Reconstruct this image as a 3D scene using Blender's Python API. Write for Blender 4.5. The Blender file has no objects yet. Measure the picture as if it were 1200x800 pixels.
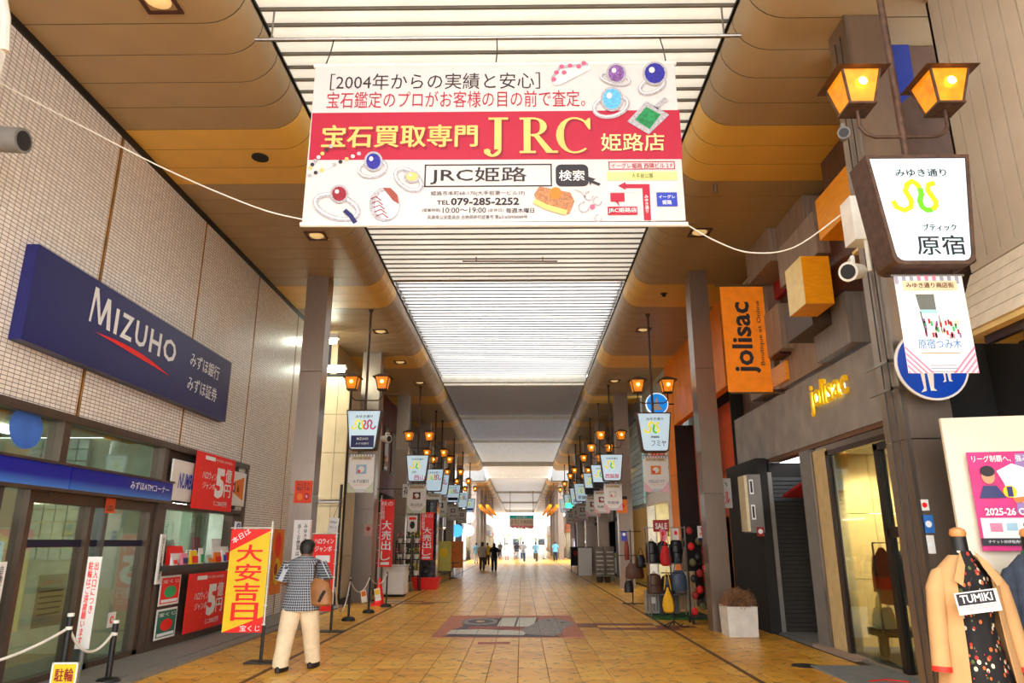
import bpy, bmesh, math, random
from mathutils import Vector, Matrix
R = math.radians
# ---------------------------------------------------------------- camera, world, exposure
scene = bpy.context.scene
col = scene.collection
F = 834.0
CAM = Vector((0, 0, 1.66))
TH = math.atan(235/834)
YAW = math.atan(11*math.cos(TH)/834)
FW = Vector((-math.sin(YAW)*math.cos(TH), math.cos(YAW)*math.cos(TH), math.sin(TH)))
RT = Vector((math.cos(YAW), math.sin(YAW), 0))
UP = RT.cross(FW)
cd = bpy.data.cameras.new('camera'); cam = bpy.data.objects.new('camera', cd); col.objects.link(cam)
cd.sensor_width = 36; cd.lens = F/1200*36; cd.clip_end = 600
cam.matrix_world = Matrix((( RT.x, UP.x, -FW.x, 0), (RT.y, UP.y, -FW.y, 0), (RT.z, UP.z, -FW.z, CAM.z), (0,0,0,1)))
scene.camera = cam
w = bpy.data.worlds.new('sky'); scene.world = w; w.use_nodes = True
nt = w.node_tree; bg = nt.nodes['Background']
tc = nt.nodes.new('ShaderNodeTexCoord'); sp = nt.nodes.new('ShaderNodeSeparateXYZ'); cr = nt.nodes.new('ShaderNodeValToRGB')
nt.links.new(tc.outputs['Generated'], sp.inputs[0]); nt.links.new(sp.outputs['Z'], cr.inputs[0]); nt.links.new(cr.outputs[0], bg.inputs[0])
cr.color_ramp.elements[0].color = (.93, .97, 1, 1); cr.color_ramp.elements[1].color = (1, .985, .95, 1)   # bright overcast sky
bg.inputs[1].default_value = 3.0
vs = scene.view_settings
vs.view_transform = 'Standard'; vs.look = 'None'; vs.gamma = 1; vs.use_curve_mapping = False
vs.exposure = 1.1
cy = scene.cycles
cy.max_bounces = 9; cy.diffuse_bounces = 5; cy.glossy_bounces = 3; cy.transmission_bounces = 5; cy.transparent_max_bounces = 8
cy.caustics_reflective = False; cy.caustics_refractive = False
cy.sample_clamp_indirect = 6

# ---------------------------------------------------------------- helpers: points
def ray(u, v): return (RT*(u-600) + UP*(400-v) + FW*F).normalized()
def hit(u, v, ax, val):
    d = ray(u, v); return CAM + d*((val-CAM[ax])/d[ax])
def aX(u, v, x): return hit(u, v, 0, x)
def aY(u, v, y): return hit(u, v, 1, y)
def aZ(u, v, z=0): return hit(u, v, 2, z)

# ---------------------------------------------------------------- materials
def lin(c): return tuple(((x/255)/12.92 if x/255 <= .04045 else ((x/255+.055)/1.055)**2.4) for x in c) + (1,)
MATS = {}
def mat(name, rgb, rough=.6, metal=0, var=.1, scale=6, bump=0, emit=0, transl=0, alpha=None, spec=.5, stretch=None, glow=None, trans=0):
    if name in MATS: return MATS[name]
    m = bpy.data.materials.new(name); m.use_nodes = True; MATS[name] = m
    n = m.node_tree.nodes; l = m.node_tree.links; b = n['Principled BSDF']
    c = lin(rgb)
    b.inputs['Roughness'].default_value = rough; b.inputs['Metallic'].default_value = metal
    b.inputs['Specular IOR Level'].default_value = spec
    t = n.new('ShaderNodeTexCoord'); no = n.new('ShaderNodeTexNoise'); no.inputs['Scale'].default_value = scale; no.inputs['Detail'].default_value = 4
    mp = n.new('ShaderNodeMapping'); l.new(t.outputs['Object'], mp.inputs[0]); l.new(mp.outputs[0], no.inputs[0])
    if stretch: mp.inputs['Scale'].default_value = stretch
    r = n.new('ShaderNodeValToRGB'); l.new(no.outputs[0], r.inputs[0])
    r.color_ramp.elements[0].position = .3; r.color_ramp.elements[1].position = .7
    r.color_ramp.elements[0].color = tuple(x*(1-var) for x in c[:3])+(1,); r.color_ramp.elements[1].color = tuple(min(1, x*(1+var)) for x in c[:3])+(1,)
    l.new(r.outputs[0], b.inputs['Base Color'])
    if bump:
        bp = n.new('ShaderNodeBump'); bp.inputs['Strength'].default_value = bump; bp.inputs['Distance'].default_value = .02
        l.new(no.outputs[0], bp.inputs['Height']); l.new(bp.outputs[0], b.inputs['Normal'])
    if emit:
        b.inputs['Emission Color'].default_value = lin(glow) if glow else c; b.inputs['Emission Strength'].default_value = emit
        if not glow: l.new(r.outputs[0], b.inputs['Emission Color'])
    out = n['Material Output']
    if transl:
        tr = n.new('ShaderNodeBsdfTranslucent'); l.new(r.outputs[0], tr.inputs[0]); mx = n.new('ShaderNodeMixShader'); mx.inputs[0].default_value = transl
        l.new(b.outputs[0], mx.inputs[1]); l.new(tr.outputs[0], mx.inputs[2]); l.new(mx.outputs[0], out.inputs[0])
    if trans:
        tp = n.new('ShaderNodeBsdfTransparent'); tp.inputs[0].default_value = c; gl = n.new('ShaderNodeBsdfGlossy'); gl.inputs['Roughness'].default_value = .03
        fr = n.new('ShaderNodeFresnel'); fr.inputs[0].default_value = 1.5; ma = n.new('ShaderNodeMath'); ma.operation = 'MULTIPLY_ADD'; ma.inputs[1].default_value = .4; ma.inputs[2].default_value = trans
        l.new(fr.outputs[0], ma.inputs[0]); mx = n.new('ShaderNodeMixShader'); l.new(ma.outputs[0], mx.inputs[0]); l.new(tp.outputs[0], mx.inputs[1]); l.new(gl.outputs[0], mx.inputs[2]); l.new(mx.outputs[0], out.inputs[0])
    return m
def mosaic_mat():
    m = mat('white mosaic tile', (205, 198, 190), rough=.35)
    n = m.node_tree.nodes; l = m.node_tree.links; b = n['Principled BSDF']
    g = n.new('ShaderNodeNewGeometry'); s = n.new('ShaderNodeSeparateXYZ'); cb = n.new('ShaderNodeCombineXYZ')
    l.new(g.outputs['Position'], s.inputs[0]); l.new(s.outputs[1], cb.inputs[0]); l.new(s.outputs[2], cb.inputs[1])
    br = n.new('ShaderNodeTexBrick'); br.offset = 0; br.inputs['Scale'].default_value = 1
    br.inputs['Brick Width'].default_value = .1; br.inputs['Row Height'].default_value = .05; br.inputs['Mortar Size'].default_value = .0042; br.inputs['Mortar Smooth'].default_value = .1
    br.inputs['Color1'].default_value = lin((243, 236, 228)); br.inputs['Color2'].default_value = lin((226, 218, 210)); br.inputs['Mortar'].default_value = lin((96, 86, 80))
    l.new(cb.outputs[0], br.inputs[0]); l.new(br.outputs[0], b.inputs['Base Color'])
    bp = n.new('ShaderNodeBump'); bp.inputs['Strength'].default_value = .3; bp.inputs['Distance'].default_value = .003; bp.invert = True
    l.new(br.outputs[1], bp.inputs['Height']); l.new(bp.outputs[0], b.inputs['Normal'])
    return m
def paving_mat(name, rgb):
    # glazed paver: base colour, each tile a little different, thin wavy interlocking joints pressed into the glaze
    m = mat(name, rgb, rough=.3, var=.12, scale=1.5)
    n = m.node_tree.nodes; l = m.node_tree.links; b = n['Principled BSDF']
    def M(op, a, bb=None, c=None):
        q = n.new('ShaderNodeMath'); q.operation = op
        for i, x in enumerate((a, bb, c)):
            if x is None: continue
            if hasattr(x, 'links'): l.new(x, q.inputs[i])
            else: q.inputs[i].default_value = x
        return q.outputs[0]
    g = n.new('ShaderNodeNewGeometry'); s = n.new('ShaderNodeSeparateXYZ'); l.new(g.outputs['Position'], s.inputs[0])
    X, Y = s.outputs[0], s.outputs[1]
    row = M('FLOOR', M('DIVIDE', Y, .2))
    ph = M('MULTIPLY', row, 2.4)
    wv = M('MULTIPLY', M('SINE', M('ADD', M('MULTIPLY', X, 2*math.pi/.4), ph)), .085)
    fy = M('FRACT', M('DIVIDE', M('ADD', Y, wv), .2))
    d = M('ABSOLUTE', M('SUBTRACT', fy, .5))
    line = M('LESS_THAN', d, .085)
    nz = n.new('ShaderNodeTexNoise'); nz.inputs['Scale'].default_value = 5.5; l.new(g.outputs['Position'], nz.inputs[0])
    seg = M('GREATER_THAN', nz.outputs[0], .53)
    k = M('MULTIPLY', line, seg)
    mx = n.new('ShaderNodeMix'); mx.data_type = 'RGBA'; l.new(k, mx.inputs[0])
    src = b.inputs['Base Color'].links[0].from_socket
    l.new(src, mx.inputs[6]); mx.inputs[7].default_value = lin((88, 58, 22)); l.new(mx.outputs[2], b.inputs['Base Color'])
    bp = n.new('ShaderNodeBump'); bp.inputs['Strength'].default_value = .35; bp.inputs['Distance'].default_value = .01
    n2 = n.new('ShaderNodeTexNoise'); n2.inputs['Scale'].default_value = 3; l.new(g.outputs['Position'], n2.inputs[0])
    l.new(n2.outputs[0], bp.inputs['Height']); l.new(bp.outputs[0], b.inputs['Normal'])
    return m
def check_mat(name, a, bcol, size):
    m = mat(name, a, rough=.9); n = m.node_tree.nodes; l = m.node_tree.links; b = n['Principled BSDF']
    t = n.new('ShaderNodeTexCoord'); s = n.new('ShaderNodeSeparateXYZ'); l.new(t.outputs['Object'], s.inputs[0])
    at = n.new('ShaderNodeMath'); at.operation = 'ARCTAN2'; l.new(s.outputs[1], at.inputs[0]); l.new(s.outputs[0], at.inputs[1])
    def M(op, p, q):
        x = n.new('ShaderNodeMath'); x.operation = op
        for i, y in enumerate((p, q)):
            if hasattr(y, 'links'): l.new(y, x.inputs[i])
            else: x.inputs[i].default_value = y
        return x.outputs[0]
    u = M('MULTIPLY', at.outputs[0], .22/size); v = M('DIVIDE', s.outputs[2], size)
    lu = M('LESS_THAN', M('FRACT', u, 0), .2); lv = M('LESS_THAN', M('FRACT', v, 0), .2)
    k = M('MAXIMUM', lu, lv)
    mx = n.new('ShaderNodeMix'); mx.data_type = 'RGBA'; l.new(k, mx.inputs[0]); l.new(b.inputs['Base Color'].links[0].from_socket, mx.inputs[6]); mx.inputs[7].default_value = lin(bcol)
    l.new(mx.outputs[2], b.inputs['Base Color']); return m
def floral_mat(name):
    m = mat(name, (22, 18, 20), rough=.8); n = m.node_tree.nodes; l = m.node_tree.links; b = n['Principled BSDF']
    t = n.new('ShaderNodeTexCoord'); src = b.inputs['Base Color'].links[0].from_socket
    for sc_, th, cc, off in ((19, .24, (225, 205, 180), 0), (19, .22, (205, 105, 50), .02), (17, .2, (175, 45, 35), 3.3), (15, .17, (90, 110, 50), 7)):
        mp = n.new('ShaderNodeMapping'); mp.inputs['Location'].default_value = (off, off, off+.6); mp.inputs['Scale'].default_value = (1, 1, .8); l.new(t.outputs['Object'], mp.inputs[0])
        v = n.new('ShaderNodeTexVoronoi'); v.inputs['Scale'].default_value = sc_; l.new(mp.outputs[0], v.inputs[0])
        q = n.new('ShaderNodeMath'); q.operation = 'LESS_THAN'; q.inputs[1].default_value = th; l.new(v.outputs['Distance'], q.inputs[0])
        mx = n.new('ShaderNodeMix'); mx.data_type = 'RGBA'; l.new(q.outputs[0], mx.inputs[0]); l.new(src, mx.inputs[6]); mx.inputs[7].default_value = lin(cc); src = mx.outputs[2]
    l.new(src, b.inputs['Base Color']); return m
def glass_block_mat():
    m = mat('glass block', (150, 190, 190), rough=.15, var=.3, scale=9); return m

# ---------------------------------------------------------------- mesh builder
class MB:
    def __init__(s): s.v = []; s.f = []
    def add(s, v, f):
        k = len(s.v); s.v += [tuple(p) for p in v]; s.f += [tuple(i+k for i in q) for q in f]; return s
    def box(s, a, b):
        x0, y0, z0 = (min(a[i], b[i]) for i in range(3)); x1, y1, z1 = (max(a[i], b[i]) for i in range(3))
        return s.add([(x0,y0,z0),(x1,y0,z0),(x1,y1,z0),(x0,y1,z0),(x0,y0,z1),(x1,y0,z1),(x1,y1,z1),(x0,y1,z1)],
              [(0,3,2,1),(4,5,6,7),(0,1,5,4),(1,2,6,5),(2,3,7,6),(3,0,4,7)])
    def cbox(s, c, d, rz=0, rx=0, ry=0):
        m = Matrix.Translation(c) @ Matrix.Rotation(rz, 4, 'Z') @ Matrix.Rotation(rx, 4, 'X') @ Matrix.Rotation(ry, 4, 'Y')
        h = [x/2 for x in d]; t = MB().box((-h[0],-h[1],-h[2]), h)
        return s.add([m @ Vector(p) for p in t.v], t.f)
    def hull8(s, p):   # 4 bottom, 4 top
        return s.add(p, [(0,3,2,1),(4,5,6,7),(0,1,5,4),(1,2,6,5),(2,3,7,6),(3,0,4,7)])
    def tube(s, pts, r, n=8, caps=True):
        pts = [Vector(p) for p in pts]; rs = r if isinstance(r, (list, tuple)) else [r]*len(pts)
        k0 = len(s.v); prev = None
        for i, p in enumerate(pts):
            d = (pts[min(i+1, len(pts)-1)] - pts[max(i-1, 0)]).normalized()
            if prev is None:
                a = d.cross(Vector((0,0,1))) if abs(d.z) < .95 else d.cross(Vector((1,0,0)))
            else: a = prev - d*prev.dot(d)
            a.normalize(); prev = a; b = d.cross(a)
            for j in range(n):
                t = 2*math.pi*j/n; s.v.append(tuple(p + (a*math.cos(t)+b*math.sin(t))*rs[i]))
        for i in range(len(pts)-1):
            for j in range(n):
                q = k0+i*n; s.f.append((q+j, q+(j+1)%n, q+n+(j+1)%n, q+n+j))
        if caps:
            s.f.append(tuple(k0+j for j in reversed(range(n)))); s.f.append(tuple(k0+(len(pts)-1)*n+j for j in range(n)))
        return s
    def rings(s, rings, caps=True):     # list of equal-length vertex loops
        n = len(rings[0]); k0 = len(s.v)
        for r_ in rings: s.v += [tuple(p) for p in r_]
        for i in range(len(rings)-1):
            for j in range(n):
                q = k0+i*n; s.f.append((q+j, q+(j+1)%n, q+n+(j+1)%n, q+n+j))
        if caps:
            s.f.append(tuple(k0+j for j in reversed(range(n)))); s.f.append(tuple(k0+(len(rings)-1)*n+j for j in range(n)))
        return s
    def ell(s, spec, n=16, caps=True, fold=0, nf=7):   # spec: (cx,cy,z,rx,ry)
        rr = []
        for (cx, cy, z, rx, ry) in spec:
            rr.append([(cx+rx*math.cos(2*math.pi*j/n)*(1+fold*math.sin(nf*2*math.pi*j/n)), cy+ry*math.sin(2*math.pi*j/n)*(1+fold*math.sin(nf*2*math.pi*j/n)), z) for j in range(n)])
        return s.rings(rr, caps)
    def lathe(s, prof, c=(0,0,0), n=16):
        return s.ell([(c[0], c[1], c[2]+z, r_, r_) for r_, z in prof], n)
    def prism(s, poly, y0, y1):          # poly in x,z extruded along y
        n = len(poly); v = [(x, y0, z) for x, z in poly] + [(x, y1, z) for x, z in poly]
        return s.add(v, [tuple(range(n)), tuple(reversed(range(n, 2*n)))] + [(i, i+n, (i+1)%n+n, (i+1)%n) for i in range(n)])
    def sphere(s, c, r, n=10, m=7, sc=(1,1,1)):
        c = Vector(c)
        rr = []
        for i in range(m+1):
            ph = math.pi*(i/m) ; ph = min(max(ph, .12), math.pi-.12)
            rr.append([(c.x+r*sc[0]*math.sin(ph)*math.cos(2*math.pi*j/n), c.y+r*sc[1]*math.sin(ph)*math.sin(2*math.pi*j/n), c.z-r*sc[2]*math.cos(ph)) for j in range(n)])
        return s.rings(rr)
    def xf(s, m): s.v = [tuple(m @ Vector(p)) for p in s.v]; return s
    def build(s, name, m, parent=None, smooth=False, loc=None, rz=0):
        me = bpy.data.meshes.new(name); me.from_pydata(s.v, [], s.f); me.validate(); me.update()
        if smooth:
            me.polygons.foreach_set('use_smooth', [True]*len(me.polygons))
            try: me.set_sharp_from_angle(angle=R(40))
            except Exception: pass
        if m: me.materials.append(m)
        o = bpy.data.objects.new(name, me); col.objects.link(o)
        if loc is not None: o.location = loc
        if rz: o.rotation_euler.z = rz
        if parent is not None: o.parent = parent
        return o
def tag(o, label=None, cat=None, group=None, kind=None):
    if label: o['label'] = label
    if cat: o['category'] = cat
    if group: o['group'] = group
    if kind: o['kind'] = kind
    return o
def empty(name, loc=(0,0,0), label=None, cat=None, group=None, kind=None, rz=0):
    o = bpy.data.objects.new(name, None); col.objects.link(o); o.location = loc; o.rotation_euler.z = rz; o.empty_display_size = .1
    return tag(o, label, cat, group, kind)
def copy_tree(o, parent=None):
    c = o.copy(); col.objects.link(c); c.parent = parent
    for ch in o.children: copy_tree(ch, c)
    return c
def lbox(o, a, b):   # box given in world metres for a child of an empty at loc
    return None
def share(name, mesh, parent, loc=(0,0,0), rz=0, scale=None):
    o = bpy.data.objects.new(name, mesh); col.objects.link(o); o.parent = parent; o.location = loc; o.rotation_euler.z = rz
    if scale: o.scale = scale
    return o

# ---------------------------------------------------------------- writing and flat print on a board
_tc = {}
def text_mesh(s, bold=0, res=2, vertical=False, shear=0):
    key = (s, bold, vertical, shear)
    if key in _tc: return _tc[key]
    cu = bpy.data.curves.new('t', 'FONT'); cu.body = '\n'.join(s) if vertical else s
    cu.resolution_u = res; cu.offset = bold; cu.shear = shear
    if vertical: cu.align_x = 'CENTER'; cu.space_line = .95
    o = bpy.data.objects.new('t', cu); col.objects.link(o)
    bpy.context.view_layer.update()
    me = bpy.data.meshes.new_from_object(o.evaluated_get(bpy.context.evaluated_depsgraph_get()))
    v = [tuple(x.co[:2]) for x in me.vertices]; f = [tuple(p.vertices) for p in me.polygons]
    bpy.data.objects.remove(o); bpy.data.curves.remove(cu); bpy.data.meshes.remove(me)
    if not v: v = [(0,0),(1,0),(1,1)]; f = [(0,1,2)]
    x0 = min(p[0] for p in v); x1 = max(p[0] for p in v); y0 = min(p[1] for p in v); y1 = max(p[1] for p in v)
    v = [((p[0]-x0)/(x1-x0 or 1), (p[1]-y0)/(y1-y0 or 1)) for p in v]
    _tc[key] = (v, f); return _tc[key]
class Board:
    """flat print on a plane: O = a point of the plane (world), ex = reading direction, n faces the reader. Coordinates in metres (x along ex, z up) from O."""
    def __init__(s, O, ex, n, parent, eps=.003, up=(0,0,1)):
        s.O = Vector(O); s.ex = Vector(ex).normalized(); s.n = Vector(n).normalized(); s.up = Vector(up).normalized(); s.parent = parent; s.eps = eps; s.L = {}
        s.order = []
    def px(s, u, v):
        d = ray(u, v); t = (s.O-CAM).dot(s.n)/d.dot(s.n); p = CAM+d*t-s.O; return (p.dot(s.ex), p.dot(s.up))
    def _mb(s, name, m):
        k = (name, m.name)
        if k not in s.L: s.L[k] = (MB(), m); s.order.append(k)
        return s.L[k][0]
    def W(s, x, z, lay): return s.O + s.ex*x + s.up*z + s.n*(s.eps*lay)
    def poly(s, pts, m, lay=1, name='print', pix=True):
        if pix: pts = [s.px(*p) for p in pts]
        mb = s._mb(name, m); mb.add([s.W(x, z, lay) for x, z in pts], [tuple(range(len(pts)))])
    def rect(s, u0, v0, u1, v1, m, lay=1, name='print', pix=True):
        if pix: u0, v0 = s.px(u0, v0); u1, v1 = s.px(u1, v1)
        s.poly([(u0,v0),(u1,v0),(u1,v1),(u0,v1)], m, lay, name, False)
    def frame(s, u0, v0, u1, v1, t, m, lay=1, name='print'):
        a = s.px(u0, v0); b = s.px(u1, v1); x0, z1 = a; x1, z0 = b
        for q in ((x0,z1,x1,z1-t),(x0,z0+t,x1,z0),(x0,z1,x0+t,z0),(x1-t,z1,x1,z0)): s.rect(*q, m, lay, name, False)
    def disc(s, u, v, ru, rv, m, lay=1, name='print', n=20, pix=True, a0=0, a1=2*math.pi):
        pts = [(u+ru*math.cos(a0+(a1-a0)*i/n), v+rv*math.sin(a0+(a1-a0)*i/n)) for i in range(n)]
        s.poly(pts, m, lay, name, pix)
    def ribbon(s, pts, wd, m, lay=1, name='print', pix=True, closed=False):
        if pix: pts = [s.px(*p) for p in pts]
        p = [Vector(q) for q in pts]; n = len(p); A = []
        for i in range(n):
            d = (p[(i+1) % n if closed else min(i+1, n-1)]-p[(i-1) % n if closed else max(i-1, 0)])
            if d.length == 0: d = Vector((1, 0))
            d.normalize(); q = Vector((-d.y, d.x))*wd/2; A += [p[i]+q, p[i]-q]
        mb = s._mb(name, m)
        mb.add([s.W(q.x, q.y, lay) for q in A], [(2*i, 2*i+1, (2*i+3) % (2*n), (2*i+2) % (2*n)) for i in range(n if closed else n-1)])
    def text(s, t, u0, v0, u1, v1, m, lay=2, bold=0, name='lettering', pix=True, vertical=False, shear=0):
        """fit the text to the box whose upper left is (u0,v0), lower right (u1,v1)"""
        if pix: u0, v0 = s.px(u0, v0); u1, v1 = s.px(u1, v1)
        v, f = text_mesh(t, 0 if any(ord(c) > 0x2000 for c in t) else bold, 2, vertical, shear)
        mb = s._mb(name, m)
        if bold and any(ord(c) > 0x2000 for c in t):      # thicken strokes by slightly shifted copies
            n = max(1, len(t)); e = bold*.55*(abs(v1-v0)/(n if vertical else 1)); sx = 1 if u1 > u0 else -1
            offs = ((-e, 0), (e, 0), (0, e*.6), (0, -e*.6))
        else: offs = ((0, 0),)
        for k, (dx, dz) in enumerate(offs):
            mb.add([s.W(u0+(u1-u0)*a+dx, v1+(v0-v1)*b+dz, lay+.1*k) for a, b in v], f)
    def flush(s, parent=None):
        par = parent or s.parent; out = []
        inv = par.matrix_world.inverted() if par is not None else Matrix()
        for k in s.order:
            mb, m = s.L[k]
            if par is not None:
                loc = Matrix.Translation(par_world(par)); mi = par_mat(par).inverted(); mb.xf(mi)
            q_ = mb.build(k[0], m, par); out.append(q_)
            if k[0] in ('jewel_print', 'confetti', 'letter_shadow') or len(mb.f) > 2000: q_['kind'] = 'stuff'
        s.L = {}; s.order = []; return out
def par_mat(o):
    m = o.matrix_basis.copy() if o.parent is None else par_mat(o.parent) @ o.matrix_basis
    return Matrix.LocRotScale(o.location, o.rotation_euler, o.scale) if o.parent is None else par_mat(o.parent) @ Matrix.LocRotScale(o.location, o.rotation_euler, o.scale)
def par_world(o): return par_mat(o).translation
def part(mb, name, m, parent, smooth=False, label=None):
    """a child whose mesh was written in world metres"""
    mb.xf(par_mat(parent).inverted()); o = mb.build(name, m, parent, smooth)
    if label: o['label'] = label
    return o
def solo(mb, name, m, label, cat, group=None, kind=None, loc=(0,0,0), smooth=False, rz=0):
    if loc != (0,0,0) or rz:
        o = mb.build(name, m, None, smooth, loc, rz)
    else: o = mb.build(name, m, None, smooth)
    return tag(o, label, cat, group, kind)
def panel_board(name, O, ex, n, w_, h, th, m, label, cat, group=None, frame=None, parent=None, eps=.003, up=(0,0,1)):
    """a real flat panel, upper left at O; returns (root, Board). root is an Empty with a 'panel' child"""
    O = Vector(O); ex = Vector(ex).normalized(); n = Vector(n).normalized(); up = Vector(up).normalized()
    root = empty(name, O - up*h + ex*(w_/2), label, cat, group)
    if parent is not None: root.parent = parent; root.location = par_mat(parent).inverted() @ root.location
    P0 = O; q = []
    for zz in (h, 0):
        for (x, d) in ((0, 0), (w_, 0), (w_, th), (0, th)): q.append(P0 + ex*x - up*zz - n*d)
    part(MB().hull8(q), 'panel', m, root)
    if frame:
        t, fm = frame; mb = MB()
        for (x0, z0, x1, z1) in ((0,0,w_,t),(0,h-t,w_,h),(0,0,t,h),(w_-t,0,w_,h)):
            q = []
            for zz in (z1, z0):
                for (x, d) in ((x0, -.01), (x1, -.01), (x1, th+.002), (x0, th+.002)): q.append(P0 + ex*x - up*zz - n*d)
            mb.hull8(q)
        part(mb, 'frame', fm, root)
    return root, Board(O, ex, n, root, eps, up)
# ---------------------------------------------------------------- palette
mWhite = mat('white paint', (225, 222, 215), rough=.5)
mPaper = mat('white print', (232, 230, 226), rough=.6, var=.03)
mBlack = mat('black', (20, 19, 20), rough=.5)
mInk = mat('dark ink', (45, 42, 50), rough=.7)
mRed = mat('red print', (238, 26, 18), rough=.5, var=.06)
mCrim = mat('crimson print', (172, 18, 56), rough=.6, var=.04)
mYel = mat('yellow print', (238, 200, 20), rough=.5, var=.05)
mOrg = mat('orange print', (232, 120, 20), rough=.5, var=.1)
mBlue = mat('blue print', (30, 60, 180), rough=.5)
mNavy = mat('navy sign', (14, 18, 92), rough=.35, var=.05)
mGreen = mat('green print', (30, 165, 95), rough=.5)
mCream = mat('cream', (214, 200, 165), rough=.6)
mBrnMetal = mat('bronze metal', (78, 62, 50), rough=.35, metal=.7)
mSteel = mat('brushed steel', (150, 142, 135), rough=.28, metal=.9, var=.12, scale=3, stretch=(8, 8, .6))
mDarkSteel = mat('dark steel', (52, 48, 46), rough=.4, metal=.6)
mGrey = mat('grey paint', (120, 118, 116), rough=.5)
mGold = mat('gold print', (226, 190, 110), rough=.4, var=.12, scale=2)
mGlass = mat('clear glass', (232, 240, 234), trans=.02)
mAmber = mat('amber glass', (255, 140, 20), rough=.4, emit=.22, var=.3, scale=8)
mBulb = mat('lamp bulb', (255, 205, 90), emit=5)
mRope = mat('white cord', (215, 210, 200), rough=.8)
mPinkP = mat('pink print', (232, 130, 160), rough=.6)
mWoodB = mat('beige wood laminate', (150, 128, 112), rough=.5, var=.2, scale=5, stretch=(3, 3, .25))
mWoodD = mat('brown wood laminate', (92, 62, 48), rough=.5, var=.2, scale=5, stretch=(3, 3, .25))
mDark = mat('dark interior', (30, 27, 25), rough=.8)

# ---------------------------------------------------------------- floor
LX, RX = -5.75, 5.0
floor = empty('floor', (0, 0, 0), kind='structure')
part(MB().box((-9, -12, -.3), (9, 149, -.02)), 'joint_bed', mat('dark joint mortar', (70, 52, 28), rough=.9), floor)
pav = [paving_mat('yellow glazed paver', (224, 166, 58)), paving_mat('ochre glazed paver', (214, 152, 48)), paving_mat('light yellow glazed paver', (230, 178, 72))]
mRust = paving_mat('rust red glazed paver', (122, 52, 40))
T = .4
random.seed(3)
tile_me = {}
def tile_mesh(m):
    if m.name not in tile_me:
        g = .004; b = .008; h = T/2-g
        mb = MB().rings([[(-h,-h,-.02),(h,-h,-.02),(h,h,-.02),(-h,h,-.02)], [(-h,-h,-.003),(h,-h,-.003),(h,h,-.003),(-h,h,-.003)], [(-h+b,-h+b,0),(h-b,-h+b,0),(h-b,h-b,0),(-h+b,h-b,0)]])
        me = bpy.data.meshes.new('paving_tile'); me.from_pydata(mb.v, [], mb.f); me.materials.append(m); tile_me[m.name] = me
    return tile_me[m.name]
redset = set()
for (cx, cy_) in ((2.55, 15.7), (-3.1, 21.6)):      # the zigzag motifs of rust red pavers by the brown strips
    for dx, dy in ((-1.2,0),(-.8,0),(-.8,.4),(-.4,.4),(0,.4),(.4,.4),(-.4,-.4),(0,-.4),(.4,-.4),(.8,-.4),(.8,0),(1.2,0)):
        redset.add((round((cx+dx-.25)/T), round((cy_+dy)/T)))
far = [MB() for _ in pav]; farred = MB()
rows = range(-20, 390)
cols = range(-13, 13)
for j in rows:
    for i in cols:
        x = -.25 + i*T; y = j*T
        if x < -4.75 or x > 4.9: continue
        if -1.75 < x < 1.3 and 13.9 < y < 17.8: continue
        red = (i, j) in redset
        m = mRust if red else random.choice(pav)
        if 9.1 < y < 14.35 and len(floor.children) < 300:
            share('paving_tile', tile_mesh(m), floor, (x, y, 0))
        else:
            q = T/2-.004; t = farred if red else far[pav.index(m)]
            if y < 60: t.add([(x-q,y-q,0),(x+q,y-q,0),(x+q,y+q,0),(x-q,y+q,0)], [(0,1,2,3)])
for k, t in enumerate(far):
    if k == 0: t.add([(-4.95,60,0),(4.9,60,0),(4.9,149,0),(-4.95,149,0)], [(0,1,2,3)])
    tag(t.build('paving_tiles', pav[k], floor), kind='stuff')
tag(farred.build('red_paving_tiles', mRust, floor), kind='stuff')
mStrip = mat('brown floor strip', (92, 58, 30), rough=.5)
for x in (-3.43, 2.95):
    part(MB().box((x-.035, -12, -.01), (x+.035, 149, .004)), 'brown_strip', mStrip, floor)
part(MB().box((-120, 149, -.3), (120, 420, -.01)).box((-60,60.5,-.3),(-9,71,-.03)).box((9,60.5,-.3),(60,71,-.03)), 'road', mat('pale road', (190, 190, 188), rough=.8), floor)
# mural of glazed tiles set in the floor
mur = empty('floor_mural', (-.22, 15.85, 0), 'rectangular picture of glazed tiles set into the paving, grey beast and round vessel on pink', 'mural')
mMB = mat('mural pink ground', (186, 112, 86), rough=.5, var=.1)
x0, x1, y0, y1 = -1.65, 1.15, 13.9, 17.85
part(MB().box((x0-.0, y0, -.02), (x1+.0, y1, .001)), 'ground_slab', mMB, mur)
B = Board((x0, y0, .001), (1,0,0), (0,0,1), mur, .0012, up=(0,1,0))
W_, H_ = x1-x0, y1-y0
cG = mat('mural grey glaze', (140, 136, 134), rough=.5, var=.25, scale=9); cD = mat('mural dark glaze', (72, 66, 74), rough=.5, var=.3, scale=7); cL = mat('mural pale glaze', (206, 206, 194), rough=.5); cP = mat('mural rose glaze', (160, 70, 66), rough=.5, var=.2); cGold2 = mat('mural ochre glaze', (190, 140, 60), rough=.32)
def N(p): return [(a*W_, b*H_) for a, b in p]
B.poly(N([(.06,.0),(.12,.12),(.1,.28),(.16,.4),(.14,.62),(.2,.8),(.3,.86),(.4,.85),(.42,.5),(.36,.36),(.5,.25),(.62,.2),(.7,.1),(.82,.06),(.86,.0)]), cD, 1, 'mural_shape', False)
B.poly(N([(.42,.86),(.72,.88),(.68,.42),(.4,.42)]), cL, 2, 'mural_shape', False)
B.ribbon(N([(.42,.86),(.72,.88),(.68,.42),(.4,.42)]), .05, cD, 3, 'mural_shape', False, True)
B.ribbon(N([(.56,.87),(.54,.42)]), .04, cD, 3, 'mural_shape', False)
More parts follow.
